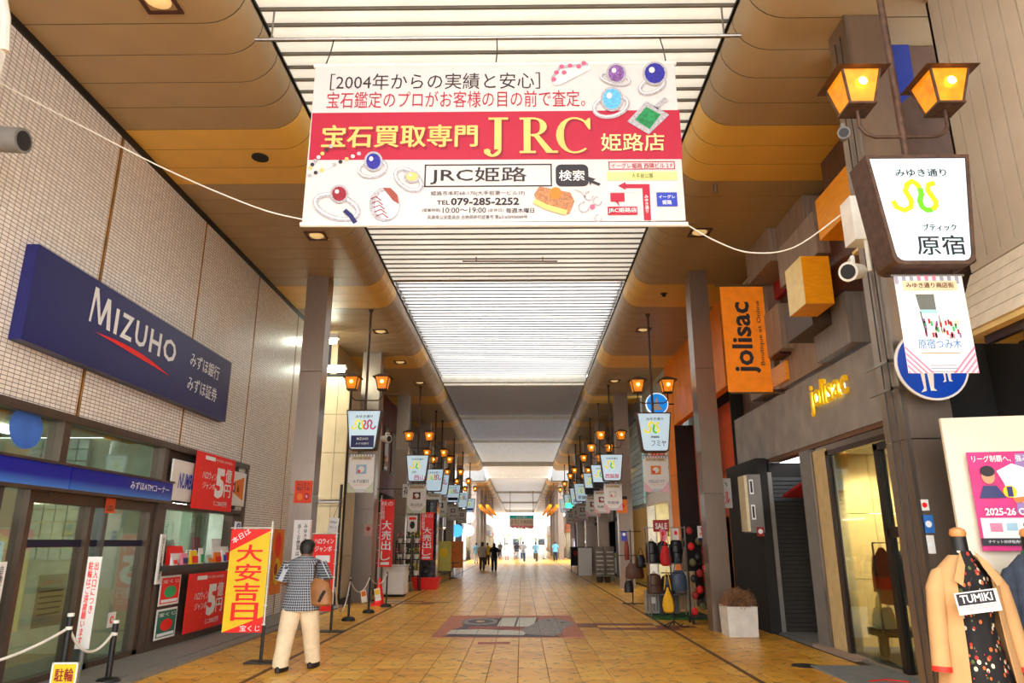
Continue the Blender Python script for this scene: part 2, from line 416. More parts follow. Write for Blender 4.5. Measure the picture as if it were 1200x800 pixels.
B.disc(.27*W_, .66*H_, .15*W_, .17*H_, cG, 3, 'mural_shape', pix=False); B.disc(.27*W_, .66*H_, .1*W_, .11*H_, cD, 4, 'mural_shape', pix=False); B.disc(.27*W_, .66*H_, .035*W_, .045*H_, cGold2, 5, 'mural_shape', pix=False)
B.poly(N([(.62,.1),(.58,.3),(.66,.48),(.7,.62),(.76,.8),(.86,.82),(.95,.7),(.99,.52),(.93,.42),(.88,.3),(.86,.14),(.8,.02)]), cG, 5, 'mural_shape', False)
B.poly(N([(.08,.1),(.6,.06),(.64,.22),(.3,.3),(.1,.26)]), cL, 4, 'mural_shape', False)
B.poly(N([(.2,.3),(.45,.28),(.62,.34),(.5,.42),(.22,.42)]), cP, 6, 'mural_shape', False)
for p in ((.8,.7),(.9,.6)): B.disc(p[0]*W_, p[1]*H_, .02*W_, .03*H_, cD, 7, 'mural_shape', pix=False)
for k in range(1, 7): B.ribbon([(k*W_/7, 0), (k*W_/7, H_)], .008, mStrip, 8, 'tile_joint', False)
for k in range(1, 10): B.ribbon([(0, k*H_/10), (W_, k*H_/10)], .008, mStrip, 8, 'tile_joint', False)
B.flush()
# small plaque below the mural and round cover by the shop
solo(MB().box((-.75,13.0,-.001),(-.2,13.2,.005)), 'floor_plaque', cP, 'small rose plaque in the paving just before the tile mural', 'plaque')
dc = aZ(944, 780); solo(MB().lathe([(.19,0),(.19,.006)], (dc.x, dc.y, 0), 20), 'drain_cover', mDark, 'round dark cover set in the paving before the clothes shop', 'drain cover')

# kerb along the bank
kerb = empty('trim_1', (0,0,0), kind='structure')
mGran = mat('grey granite', (128, 124, 120), rough=.6, var=.2, scale=40)
y = -6
while y < 19.6:
    part(MB().box((-5.9, y, -.02), (-4.98, y+1.19, .05)), 'kerb_stone', mGran, kerb); part(MB().box((-4.97, y, -.02), (-4.76, y+1.19, .035)), 'kerb_stone', mGran, kerb); y += 1.2
step = empty('trim_2', (0,0,0), kind='structure')
mPinkG = mat('pink granite', (170, 145, 130), rough=.5, var=.15, scale=40); mGreyC = mat('grey concrete', (112, 112, 112), rough=.7, var=.12)
part(MB().box((4.96, 4, -.02), (9, 11.3, .012)), 'entrance_slab', mGran, step)
part(MB().box((4.85, 11.32, -.02), (9, 12.85, .035)), 'entrance_slab', mPinkG, step, label='pink granite entrance slab')
part(MB().box((4.85, 12.87, -.02), (9, 15, .03)), 'entrance_slab', mGreyC, step)
matt = solo(MB().box((4.0, 9.2, .0), (4.95, 10.75, .02)), 'door_mat', mat('grey mat', (120, 124, 128), rough=.95), 'grey door mat with red edging on the yellow paving at lower right', 'mat')
part(MB().tube([(4.25,9.55,.024),(4.5,9.65,.024),(4.7,9.5,.024),(4.6,9.35,.024),(4.4,9.4,.024)], .012), 'red_emblem', mRed, matt)

# ---------------------------------------------------------------- ceiling: soffits of metal panels with rounded inner edges
mSof = mat('brown enamel soffit panel', (166, 142, 108), rough=.42, var=.05, scale=2); mSofY = mat('yellow enamel soffit panel', (226, 180, 84), rough=.42, var=.05, scale=2)
def soffit(side):
    root = empty('ceiling', (0, 0, 0), kind='structure')
    xw, xe = (-5.75, -3.6) if side < 0 else (5.3, 3.03)
    s = -1 if side < 0 else 1
    r_ = .42
    prof = [(xw, 7.4), (xe + s*.03, 7.4), (xe, 7.4)] + [(xe - s*r_*math.sin(a), 7.4+r_*(1-math.cos(a))) for a in [R(x) for x in (15,30,45,60,75,90)]]
    prof += [(xe - s*r_, 7.4+r_+.04)]
    inner = [(x + s*.02*(1 if i > 2 else 0), z+.025) for i, (x, z) in enumerate(prof)]
    def strip(mb, y0, y1):
        n = len(prof)
        v = [(x, y0, z) for x, z in prof] + [(x, y1, z) for x, z in prof] + [(x, y0, z) for x, z in inner] + [(x, y1, z) for x, z in inner]
        f = [(i, i+1, n+i+1, n+i) for i in range(n-1)] + [(2*n+i, 3*n+i, 3*n+i+1, 2*n+i+1) for i in range(n-1)]
        f += [(i, 2*n+i, 2*n+i+1, i+1) for i in range(n-1)] + [(n+i, n+i+1, 3*n+i+1, 3*n+i) for i in range(n-1)]
        return mb.add(v, f)
    mbs = {}
    for m in (mSof, mSofY):
        t = strip(MB(), 0, .527); me = bpy.data.meshes.new('soffit_panel'); me.from_pydata(t.v, [], t.f); me.materials.append(m); me.polygons.foreach_set('use_smooth', [True]*len(me.polygons)); me.set_sharp_from_angle(angle=R(35)); mbs[m.name] = me
    farm = {mSof.name: MB(), mSofY.name: MB()}
    for k in range(-16, 262):
        y = 6.85 + .545*k
        if 60 < y < 71: continue
        m = mSofY if (k % 12) in (4, 5, 6) else mSof
        if 5 < y < 45: share('soffit_panel', mbs[m.name], root, (0, y, 0))
        else: strip(farm[m.name], y, y+.527)
    for nme, t in farm.items(): tag(t.build('soffit_panels', MATS[nme], root), kind='stuff')
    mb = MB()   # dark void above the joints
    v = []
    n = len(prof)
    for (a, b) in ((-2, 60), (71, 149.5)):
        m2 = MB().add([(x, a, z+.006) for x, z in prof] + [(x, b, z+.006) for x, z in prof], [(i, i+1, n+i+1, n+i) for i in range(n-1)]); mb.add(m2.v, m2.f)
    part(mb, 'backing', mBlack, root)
    part(MB().box((xw-.5*s if side<0 else xw, -2, 7.46), (xe + s*.02, 60, 8.9)).box((xw, 71, 7.46), (xe + s*.02, 149, 8.9)), 'roof_box', mGrey, root)
    return root, xe - s*r_
ceilL, eL = soffit(-1); ceilR, eR = soffit(1)
# gutters / rails along the edges
for e, s in ((eL, -1), (eR, 1)):
    t = empty('trim_3', (0,0,0), kind='structure')
    part(MB().box((e-.02, -2, 7.87), (e+.02, 60, 7.9)), 'edge_rail', mDarkSteel, t); part(MB().box((e-.02, 71, 7.87), (e+.02, 149, 7.9)), 'edge_rail', mDarkSteel, t)
# louvre slats
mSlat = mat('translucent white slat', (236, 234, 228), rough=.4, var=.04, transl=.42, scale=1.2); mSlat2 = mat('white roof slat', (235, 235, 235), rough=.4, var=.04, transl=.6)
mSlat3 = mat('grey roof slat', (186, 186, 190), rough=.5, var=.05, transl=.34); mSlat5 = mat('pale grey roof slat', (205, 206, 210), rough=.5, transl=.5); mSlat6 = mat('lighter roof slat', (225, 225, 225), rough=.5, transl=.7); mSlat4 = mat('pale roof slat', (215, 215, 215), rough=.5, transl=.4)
def slat_mesh(m, w_, h_):
    n = 8; x0, x1 = -3.26, 2.68
    pr = [(-w_/2, h_)] + [(-w_/2*math.cos(math.pi*i/n), -h_*math.sin(math.pi*i/n)) for i in range(n+1)] + [(w_/2, h_)]
    mb = MB().rings([[(x0, y, z) for y, z in pr], [(x1, y, z) for y, z in pr]])
    me = bpy.data.meshes.new('roof_slat'); me.from_pydata(mb.v, [], mb.f); me.materials.append(m)
    me.polygons.foreach_set('use_smooth', [True]*len(me.polygons)); me.set_sharp_from_angle(angle=R(50)); return me, mb
roof = empty('ceiling', (0, 0, 0), kind='structure')
def slats(y0, y1, z, m, w_=.225, pitch=.275, single=True):
    me, mb = slat_mesh(m, w_, .05); t = MB(); y = y0
    while y < y1:
        if single: share('roof_slat', me, roof, (0, y, z))
        else: t.add([(a, b+y, c+z) for a, b, c in mb.v], mb.f)
        y += pitch
    if not single: tag(t.build('roof_slats', m, roof), kind='stuff')
slats(-2, 5.2, 7.95, mSlat, single=False)
slats(5.45, 16.7, 7.95, mSlat)
slats(16.95, 27.9, 8.15, mSlat2, w_=.24)
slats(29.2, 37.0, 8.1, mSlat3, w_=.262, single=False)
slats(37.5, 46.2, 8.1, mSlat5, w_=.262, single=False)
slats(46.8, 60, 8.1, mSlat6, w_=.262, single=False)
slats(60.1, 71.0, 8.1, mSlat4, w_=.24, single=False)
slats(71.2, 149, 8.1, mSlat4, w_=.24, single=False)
mBeam = mat('white steel beam', (190, 184, 172), rough=.45)
for y_, z0, z1, d in ((16.76, 7.96, 8.3, .12), (28.15, 7.86, 8.25, .2), (28.75, 7.86, 8.2, .2), (37.2, 7.9, 8.2, .25), (46.4, 7.9, 8.2, .3), (59.6, 7.7, 8.4, .4), (71.1, 7.7, 8.4, .4), (95, 7.8, 8.3, .3), (120, 7.8, 8.3, .3), (148.8, 7.4, 8.6, .3)):
    part(MB().box((-3.22, y_-d/2, z0), (2.65, y_+d/2, z1)), 'cross_beam', mBeam, roof)
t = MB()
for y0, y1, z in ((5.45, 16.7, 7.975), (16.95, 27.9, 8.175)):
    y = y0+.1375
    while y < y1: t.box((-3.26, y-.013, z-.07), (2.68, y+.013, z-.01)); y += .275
tag(t.build('slat_gap_shade', mat('grey slat gap shade', (104, 98, 90), rough=.6), roof), kind='stuff')  # grey strips stand in for the shadow lines between the slats
# step plates between the two slat levels
for k in range(0, 20):
    for x in (-3.2, 2.6): part(MB().box((x-.01, 17.2+k*.55, 8.0), (x+.01, 17.22+k*.55+.3, 8.25)), 'step_plate', mSteel, roof)
# opaque roof sheet over the darker stretches, with open slits at the beams
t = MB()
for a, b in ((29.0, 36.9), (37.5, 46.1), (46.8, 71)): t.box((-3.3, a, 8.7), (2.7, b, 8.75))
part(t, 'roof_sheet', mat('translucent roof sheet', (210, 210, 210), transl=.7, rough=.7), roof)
# rail that carries the banner, and the rusty rod further on
solo(MB().tube([(-3.2, 7.25, 7.5), (2.65, 7.25, 7.5)], .022).tube([(-3.0, 7.25, 7.5), (-3.0, 7.25, 7.92)], .012).tube([(2.45, 7.25, 7.5), (2.45, 7.25, 7.92)], .012), 'banner_rail', mSteel, 'thin steel pipe across the arcade above the big banner', 'rail')
p = aZ(542, 306, 7.8); q = aZ(653, 306, 7.8)
solo(MB().tube([p, q], .018).tube([aZ(558,306,7.8), aZ(558,306,7.8)+Vector((0,0,.14))], .012).tube([aZ(636,306,7.8), aZ(636,306,7.8)+Vector((0,0,.14))], .012), 'hanging_rod', mat('rusty rod', (120, 70, 40), rough=.8), 'short rusty rod hung crosswise under the white slats', 'rod')
# downlights
def downlight(u, v, rnd, lab):
    p = aZ(u, v, 7.4); r_ = empty('downlight', p, lab, 'ceiling light', 'square downlights in the brown soffits')
    mb = MB()
    for a, b in (((-.2,-.2),(.2,-.16)), ((-.2,.16),(.2,.2)), ((-.2,-.16),(-.16,.16)), ((.16,-.16),(.2,.16))): mb.box((a[0],a[1],-.02), (b[0],b[1],.03))
    mb.build('frame', mat('dark red frame', (70, 38, 30), rough=.5), r_)
    MB().lathe([(.02,-.035),(.1,-.03),(.14,-.005),(.14,.03)]).build('lens', mat('cream lamp lens', (238, 205, 140), rough=.4, emit=.25), r_, True)
for a in ((371,276,1,'square downlight with cream lens below left corner of the big banner'), (446,388,1,'square downlight in the left soffit before the second column'), (469,424,1,'small far downlight in the yellow band of the left soffit'), (820,272,1,'square downlight at the right corner of the big banner'), (754,386,1,'square downlight in the right soffit beside the far lantern pole'), (720,446,1,'small far downlight in the right soffit'), (185,0,1,'square downlight at the top edge of the left soffit'), (492,448,1,'far downlight beside second left pole')): downlight(*a)
p = aZ(838, 216, 7.4); solo(MB().tube([p, p-Vector((0,0,.16))], .035, 12), 'sprinkler_pipe', mSteel, 'short bright pipe stub hanging from the right yellow soffit', 'pipe')
p = aZ(778, 344, 7.4); solo(MB().lathe([(.02,-.08),(.05,-.06),(.05,-.02),(.09,0)], p, 12), 'sprinkler', mDarkSteel, 'small sprinkler head in the right yellow band by the column', 'sprinkler')
p = aZ(305, 184, 7.4); solo(MB().lathe([(.05,-.03),(.13,-.02),(.13,0)], p, 12), 'smoke_detector', mDark, 'small round detector in the left yellow band', 'detector')

# ---------------------------------------------------------------- columns
def column(x0, x1, y, lab, d=.42):
    r_ = empty('column', ((x0+x1)/2, y+d/2, 0), lab, 'column', 'steel clad columns of the arcade')
    for a, b in ((0.0, 2.6), (2.61, 5.2), (5.21, 7.4)):
        part(MB().box((x0, y, a), (x1, y+d, b)), 'cladding_panel', mCol, r_)
    return r_
mCol = mat('brushed bronze steel cladding', (152, 136, 124), rough=.3, metal=.75, var=.05, scale=4, stretch=(6, 6, .5))
colN = column(3.67, 4.13, 6.8, 'near steel clad column behind the first lantern sign on the right')
part(MB().box((3.66,6.795,0),(3.70,6.83,7.4)), 'corner_strip', mSteel, colN)
colL1 = column(-4.77, -4.29, 14.9, 'first brown steel column on the left, by the notice boards')
colR2 = column(3.69, 4.09, 14.7, 'steel column right of the bag racks, white planter at its foot')
colL2 = column(-4.95, -4.38, 21.6, 'second column on the left beside the beige stone wall')
colR3 = column(3.71, 4.25, 28.0, 'grey column on the right with orange notices, past the bag shop')
for i, yy in enumerate((28.4, 35.2, 42, 48.8, 55.6, 73, 80, 87, 94)):
    column(-5.0, -4.5, yy, 'steel column on the left far down the arcade, %s' % ('behind the grey stand with the red base','before the yellow awning shop','beside the yellow awning','past the yellow awning','last before the bright crossing','first beyond the bright crossing','second beyond the bright crossing','third beyond the bright crossing','last before the far arcade end')[i])
    if i: column(3.7, 4.2, yy+.2, 'steel column on the right far down the arcade, %s' % ('','behind the shutter shop','by the dark shops','past the dark shops','last before the bright crossing','first beyond the bright crossing','second beyond the bright crossing','third beyond the bright crossing','last before the far arcade end')[i])
# ---------------------------------------------------------------- left: the bank building
mMos = mosaic_mat(); mSeam = mat('ochre sealant', (186, 130, 52), rough=.7, var=.3)
wl = empty('wall_left', (0,0,0), kind='structure')
part(MB().box((-6.4, -4, 3.2), (-5.79, 18.2, 7.6)).box((-6.4, 15.02, 0), (-5.79, 18.2, 3.2)), 'backing', mSeam, wl)
seams = [3.3, 6.2, 9.06, 11.93, 14.68, 17.5, 18.3]
prev = -4
for s_ in seams:
    y1 = min(s_-.04, 18.2)
    zb = 0.05 if prev > 14 else 3.2
    part(MB().box((-5.82, prev+.0, zb), (-5.75, y1, 7.44)), 'wall_panel', mMos, wl)
    if s_ < 18:
        part(MB().box((-5.80, s_-.038, 3.2 if s_ < 15 else .05), (-5.757, s_+.038, 7.44)), 'seam_strip', mSeam, wl); part(MB().box((-5.78, s_-.008, 3.2 if s_ < 15 else .05), (-5.753, s_+.008, 7.44)), 'seam_bead', mBrnMetal, wl)
    prev = s_+.04
part(MB().box((-5.82, 15.02, 0.05), (-5.75, 17.46-2.82+.0+.4, 3.2)), 'wall_panel', mMos, wl)
part(MB().box((-5.80, -4, 7.3), (-5.72, 18.25, 7.42)), 'shadow_gap_trim', mBlack, wl)
part(MB().box((-5.84, 18.2, 0), (-5.7, 18.24, 7.5)), 'edge_trim', mDarkSteel, wl)
# big blue sign board
def wallsign(name, u0, v0, u1, v1, x, th, m, label, cat, **k):
    a = aX(u0, v0, x); b = aX(u1, v1, x)
    return panel_board(name, (x, a.y, a.z), (0,1,0), (1,0,0), b.y-a.y, a.z-b.z, th, m, label, cat, **k)
root, B = panel_board('sign_board', (-5.6, 7.6, 5.0), (0,1,0), (1,0,0), 5.72, 1.15, .15, mNavy, 'long navy blue bank sign on the white tiled wall, MIZUHO', 'sign')
def serif(B, ch, x, z, h, m, name='lettering', lay=2):
    """simple roman capitals from strips: x,z lower left, h cap height"""
    s = .2*h; t = .055*h; cnt = [0]
    def bump_():
        cnt[0] += 1; return lay+.12*cnt[0]
    r_ = lambda a, b, c, d: B.rect(x+a*h, z+d*h, x+c*h, z+b*h, m, bump_(), name, False)
    def arc(cx, cz, rx, rz, a0, a1, w0, w1, n=18):
        P_ = []; Q_ = []
        for i in range(n+1):
            k = i/n; a = R(a0+(a1-a0)*k); wd = w0+(w1-w0)*math.sin(math.pi*k)
            P_.append((x+(cx+rx*math.cos(a))*h, z+(cz+rz*math.sin(a))*h)); Q_.append((x+(cx+(rx-wd)*math.cos(a))*h, z+(cz+(rz-w0)*math.sin(a))*h))
        mb = B._mb(name, m); ly = bump_(); mb.add([B.W(p[0], p[1], ly) for p in P_+Q_], [(i, i+1, n+2+i, n+1+i) for i in range(n)])
    if ch == 'J': r_(.17,.12,.34,.96); r_(.02,.94,.5,1); arc(.13,.12,.21,.2,-180,0,.06,.17); B.disc(x+.0*h, z+.06*h, .08*h, .08*h, m, bump_(), name, pix=False)
    if ch == 'R': r_(.1,.04,.27,.96); r_(0,0,.4,.06); r_(0,.94,.3,1); arc(.32,.74,.36,.26,-90,90,.05,.17); B.poly([(x+a*h, z+b*h) for a, b in ((.3,.5),(.48,.5),(.82,.06),(.95,.06),(.95,0),(.66,0),(.36,.46),(.3,.46))], m, bump_(), name, False); r_(.2,.48,.36,.53); r_(.2,.95,.36,1)
    if ch == 'C': arc(.46,.5,.46,.51,50,310,.05,.19); B.poly([(x+a*h, z+b*h) for a, b in ((.7,.86),(.82,.98),(.86,.98),(.86,.66),(.82,.66))], m, bump_(), name, False)
mWL = mat('white sign lettering', (235, 238, 240), rough=.5, var=.02)
B.text('MIZUHO', *[*(lambda p: p)(B.px(75,342)), *(lambda p: p)(B.px(166,414))], mWL, 2, .012, pix=False) if False else None
a = (1.02, -.24); 
for k, q in enumerate((((1.13,-.58),(1.16,-.10),(1.22,-.10),(1.17,-.58)), ((1.16,-.10),(1.24,-.10),(1.40,-.56),(1.34,-.56)), ((1.34,-.56),(1.40,-.56),(1.54,-.16),(1.46,-.16)), ((1.46,-.16),(1.54,-.16),(1.62,-.58),(1.53,-.58)))): B.poly(q, mWL, 2+.15*k, 'lettering', False)
B.text('I', 1.70, -.22, 1.78, -.58, mWL, 2, .03, pix=False); B.text('Z', 1.86, -.22, 2.17, -.58, mWL, 2, .02, pix=False)
B.text('U', 2.24, -.22, 2.56, -.58, mWL, 2, .02, pix=False); B.text('H', 2.66, -.22, 3.0, -.58, mWL, 2, .02, pix=False); B.text('O', 3.08, -.22, 3.5, -.58, mWL, 2, .02, pix=False)
arc_ = [(1.3 + 2.1*k/16, -.68 - .0*k + .05*math.sin(math.pi*k/16*1.0) - .12*(k/16)**2) for k in range(17)]
bot = [(1.3 + 2.1*k/16, -.68 + .05*math.sin(math.pi*k/16) - .12*(k/16)**2 - .075*math.sin(math.pi*k/16)) for k in range(16, -1, -1)]
B.poly(arc_+bot[1:-1], mRed, 2, 'red_arc', False)
B.text('みずほ銀行', 4.02, -.22, 5.2, -.47, mWL, 2, .015, pix=False); B.text('みずほ証券', 4.02, -.63, 5.2, -.88, mWL, 2, .015, pix=False)
B.flush()

# glazed ground floor of the bank: frame, blue band, doors, booth
mFr = mat('bronze window frame', (92, 76, 66), rough=.4, metal=.5)
mRoomW = mat('bank interior wall', (196, 190, 150), rough=.8); mRoomF = mat('bank interior floor', (150, 145, 130), rough=.5)
fac = empty('window_1', (-5.85, 9, 0), kind='structure')
part(MB().box((-5.9, 2, 3.12), (-5.70, 15.05, 3.22)), 'head_frame', mFr, fac)
part(MB().box((-5.9, 2, 2.5), (-5.78, 11.65, 2.6)), 'transom', mFr, fac)
for y_ in (3.2, 6.0, 8.88, 11.5, 15.0): part(MB().box((-5.92, y_-.07, 0 if y_ > 11 else 2.2), (-5.72, y_+.07, 3.2)), 'mullion', mFr, fac)
part(MB().box((-5.83, 2, 2.58), (-5.82, 11.5, 3.14)), 'pane', mGlass, fac)
room = empty('wall_back', (-9, 9, 0), kind='structure')
part(MB().box((-10.1, 2, 0), (-10, 11.5, 3.4)), 'plaster', mRoomW, room); part(MB().box((-10, 2, 3.3), (-5.9, 11.5, 3.4)), 'room_ceiling', mRoomW, room)
part(MB().box((-10, 2, 0), (-5.9, 11.5, .04)), 'room_floor', mRoomF, room); part(MB().box((-10, 11.55, 0), (-5.95, 11.65, 3.3)), 'partition', mat('pale room partition', (190, 196, 175), rough=.7), room)
for i in range(2):
    solo(MB().box((-7.6, 4+4*i, 3.2), (-7.45, 6.6+4*i, 3.3)), 'ceiling_tube_lamp', mat('office tube light', (240, 250, 235), emit=5), '%s tube lamp on the ceiling inside the bank' % ('nearer', 'farther')[i], 'lamp')
# glass block panel seen through the transom window
gb = empty('glass_block_panel', (-6.9, 11.5, 0), 'pale glass block panel inside the bank beyond the transom window', 'partition')
mGB = glass_block_mat()
for i in range(5):
    for j in range(10): part(MB().box((-7.9+.19*i, 11.42, 1.4+.19*j), (-7.9+.19*i+.17, 11.5, 1.4+.19*j+.17)), 'glass_block', mat('pale glass block', (180, 205, 200), rough=.2), gb)
# cartoon-free round blue sticker on the transom glass
root, B = panel_board('round_sticker', aX(10, 474, -5.80), (0,1,0), (1,0,0), .86, .02, .004, mat('blue sticker', (62, 110, 200)), 'round blue sticker on the upper window glass at far left', 'sticker')
bb = mat('blue sticker', (62, 110, 200)); B.disc(30, 501, 20, 25, bb, 1, 'sticker_face'); B.flush()
# blue band
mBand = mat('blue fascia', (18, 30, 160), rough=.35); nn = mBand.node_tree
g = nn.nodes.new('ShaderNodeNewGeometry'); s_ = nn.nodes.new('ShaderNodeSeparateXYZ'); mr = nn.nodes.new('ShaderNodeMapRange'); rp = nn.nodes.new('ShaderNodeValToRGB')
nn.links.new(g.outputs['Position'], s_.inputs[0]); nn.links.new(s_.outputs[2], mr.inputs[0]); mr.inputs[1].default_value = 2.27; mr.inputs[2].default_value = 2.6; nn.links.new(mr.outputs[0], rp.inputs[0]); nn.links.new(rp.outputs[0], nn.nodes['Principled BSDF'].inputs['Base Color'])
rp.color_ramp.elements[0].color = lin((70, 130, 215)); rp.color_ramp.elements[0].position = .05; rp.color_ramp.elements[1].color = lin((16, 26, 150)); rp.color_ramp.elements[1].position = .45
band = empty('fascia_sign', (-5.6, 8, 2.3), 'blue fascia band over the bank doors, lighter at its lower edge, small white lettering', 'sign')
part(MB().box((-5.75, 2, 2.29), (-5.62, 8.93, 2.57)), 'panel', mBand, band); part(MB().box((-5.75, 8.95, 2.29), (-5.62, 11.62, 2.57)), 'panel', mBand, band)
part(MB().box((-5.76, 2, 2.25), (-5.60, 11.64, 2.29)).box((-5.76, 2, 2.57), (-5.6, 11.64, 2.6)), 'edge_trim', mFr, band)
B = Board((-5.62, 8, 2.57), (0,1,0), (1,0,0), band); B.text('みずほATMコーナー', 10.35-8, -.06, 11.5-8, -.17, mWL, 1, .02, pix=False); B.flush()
# doors under the band
dr = empty('door_1', (-5.85, 9, 0), kind='structure')
mDF = mat('grey door frame', (98, 96, 94), rough=.35, metal=.5)
part(MB().box((-5.9, 2, 0.03), (-5.76, 11.6, .12)), 'threshold', mFr, dr)
for y_, w_, m_ in ((3.5,.08,mFr), (5.4,.08,mFr), (7.0,.1,mDF), (7.95,.12,mDF), (8.5,.09,mFr), (9.75,.09,mFr), (10.1,.07,mDF), (11.35,.12,mFr)): part(MB().box((-5.92, y_-w_/2, .05), (-5.76, y_+w_/2, 2.28)), 'stile', m_, dr)
part(MB().box((-5.84, 2, .12), (-5.832, 11.35, 2.27)), 'pane', mGlass, dr)
part(MB().box((-5.83, 8.54, 1.60), (-5.82, 11.28, 1.69)), 'push_band', mat('dark navy strip', (14, 16, 48)), dr)
part(MB().box((-5.9, 8.5, 2.12), (-5.77, 11.4, 2.28)), 'head_frame', mFr, dr)
# cash machine inside + its sign
atm = empty('cash_machine', (-6.4, 7.2, 0), 'bank cash machine lobby panel with large blue ring on white at far left', 'machine')
part(MB().box((-6.9, 6.2, 0), (-6.2, 7.75, 2.0)), 'cabinet', mDF, atm); B = Board((-6.2, 6.2, 2.0), (0,1,0), (1,0,0), atm, .006); B.rect(.06,-.05,1.45,-1.9, mat('pale blue panel', (190, 212, 225), rough=.4), 1, pix=False); B.disc(.65,-.9,.68,.7, mBlue, 2, pix=False); B.disc(.65,-.9,.52,.55, mat('pale blue panel', (1,1,1)), 3, pix=False); B.flush()
for (y_, z_, w_, h_, m_, lb) in ((8.02,1.45,.14,.22,mat('pale notice', (150,190,190)),'pale notice taped on the door stile'), (7.65,.75,.55,.4,mat('pale notice2', (190,215,220)),'pale blue notice with violet heading low on the door'), (7.98,1.05,.22,.22,mYel,'small yellow notice on the door glass')):
    root, B = panel_board('door_notice', (-5.75, y_, z_+h_), (0,1,0), (1,0,0), w_, h_, .004, m_, lb, 'notice'); B.rect(.02,-.02,w_*.5,-.07, mPinkP if w_ > .5 else mBlue, 1, pix=False)
    for q in range(4): B.rect(.02, -.1-.06*q, w_-.02, -.115-.06*q, mInk, 1, pix=False) if h_ > .3 else None
    B.flush()
root, B = panel_board('door_notice', (-5.75, 8.12, 1.45), (0,1,0), (1,0,0), .14, .75, .004, mPaper, 'tall narrow white notice on the grey door frame', 'notice'); B.text('自動ドアの注意', .04, -.04, .1, -.7, mInk, 1, .02, pix=False, vertical=True); B.flush()
# green object behind the glass (recycling banner)
root, B = panel_board('green_banner', (-5.7, 7.72, .82), (0,1,0), (1,0,0), .42, .78, .01, mat('bright green', (40, 205, 60), rough=.6), 'bright green upright banner standing by the glass at lower left', 'banner'); B.text('ご案内', .22,-.08,.36,-.65, mat('dark green', (20,110,40)), 1, .02, pix=False, vertical=True); B.flush()
root, B = panel_board('indoor_notice', (-6.2, 9.55, 1.25), (0,1,0), (1,0,0), .6, .65, .01, mat('pale grey notice', (190, 186, 160)), 'grey notice board with red heading seen behind the door glass', 'notice'); B.text('お知らせ', .1,-.06,.5,-.13, mRed, 1, .02, pix=False)
for q in range(5): B.rect(.06, -.2-.07*q, .54, -.22-.07*q, mInk, 1, pix=False)
B.flush()
root, B = panel_board('door_notice', (-5.82, 10.62, 1.0-.3), (0,1,0), (1,0,0), .2, .2, .004, mPaper, 'small white square sticker with red mark on the glass door', 'sticker'); B.disc(.1,-.1,.05,.05, mRed, 1, pix=False); B.disc(.1,-.1,.03,.03, mPaper, 2, pix=False); B.flush()
root, B = panel_board('door_notice', (-5.75, 10.02, 2.25), (0,1,0), (1,0,0), .24, .2, .004, mat('orange notice', (225,90,50)), 'small orange notice at the head of the glass door', 'sticker'); B.text('LED', .03,-.1,.2,-.17, mInk, 1, .02, pix=False); B.flush()

# ---- lottery booth
booth = empty('lottery_booth', (-5.8, 13.3, 0), 'lottery sales window with dark counter in the bank front, tickets on display', 'booth')
part(MB().box((-6.1, 11.6, 1.22), (-5.55, 14.95, 1.30)), 'counter', mDarkSteel, booth)
part(MB().box((-5.95, 11.6, .05), (-5.72, 14.95, 1.22)), 'front_panel', mFr, booth)
part(MB().box((-5.92, 11.6, 2.18), (-5.74, 14.95, 2.28)).box((-5.92, 14.5, 1.3), (-5.74, 14.95, 2.2)).box((-5.9, 11.55, 1.3), (-5.74, 11.75, 2.2)), 'frame', mFr, booth)
part(MB().box((-5.86, 11.75, 1.32), (-5.855, 13.6, 2.18)), 'pane', mGlass, booth)
mBk = mat('booth interior', (214, 226, 212), rough=.7)
part(MB().box((-7.3, 11.7, .0), (-7.2, 14.9, 3.1)).box((-7.3, 14.9, 0), (-5.95, 14.98, 3.1)).box((-7.3, 11.66, 2.4), (-5.95, 14.95, 2.5)), 'inner_wall', mBk, booth)
part(MB().box((-6.7, 12.3, 2.36), (-6.6, 14.3, 2.4)), 'tube_lamp', mat('booth tube', (240, 250, 240), emit=14), booth)
for k in range(9): part(MB().tube([(-6.2, 13.75+.08*k, 1.32), (-6.2+.02*(k%2), 13.75+.08*k, 2.2)], .035, 6), 'curtain_fold', mat('pale green curtain', (176, 196, 176)), booth)
part(MB().box((-5.9, 11.6, 2.3), (-5.8, 14.98, 3.15)), 'sign_backing', mat('dark sign backing', (58, 50, 45)), booth)
# upper signs
root, B = wallsign('lottery_sign', 190, 531, 207, 588, -5.72, .05, mPaper, 'white lottery sign with blue NUMBERS letters left of the red cloth', 'sign')
root.location = root.location; B.flush()
def ysign(name, y0, z1, w_, h_, m, label, cat, x=-5.70, th=.03, frame=None, group=None):
    return panel_board(name, (x, y0, z1), (0,1,0), (1,0,0), w_, h_, th, m, label, cat, group, frame)
for c in [root] + list(root.children): bpy.data.objects.remove(c)
root, B = ysign('lottery_sign', 11.72, 2.98, .75, .66, mPaper, 'white sign with slanted blue letters partly under the red cloth', 'sign'); B.text('NUMBERS', .22,-.2,1.0,-.46, mBlue, 1, .03, pix=False, shear=.3); B.flush()
root, B = ysign('lottery_sign', 13.95, 3.02, .95, .66, mPaper, 'white LOTO sign with an orange wedge right of the red cloth', 'sign')
B.poly([(.35,-.2),(.85,-.08),(.85,-.55),(.35,-.42)], mOrg, 1, 'orange_wedge', False); B.text('LOTO', -.1,-.22,.42,-.42, mNavy, 2, .03, pix=False); B.text('6', .5,-.25,.62,-.4, mInk, 2, .03, pix=False); B.flush()
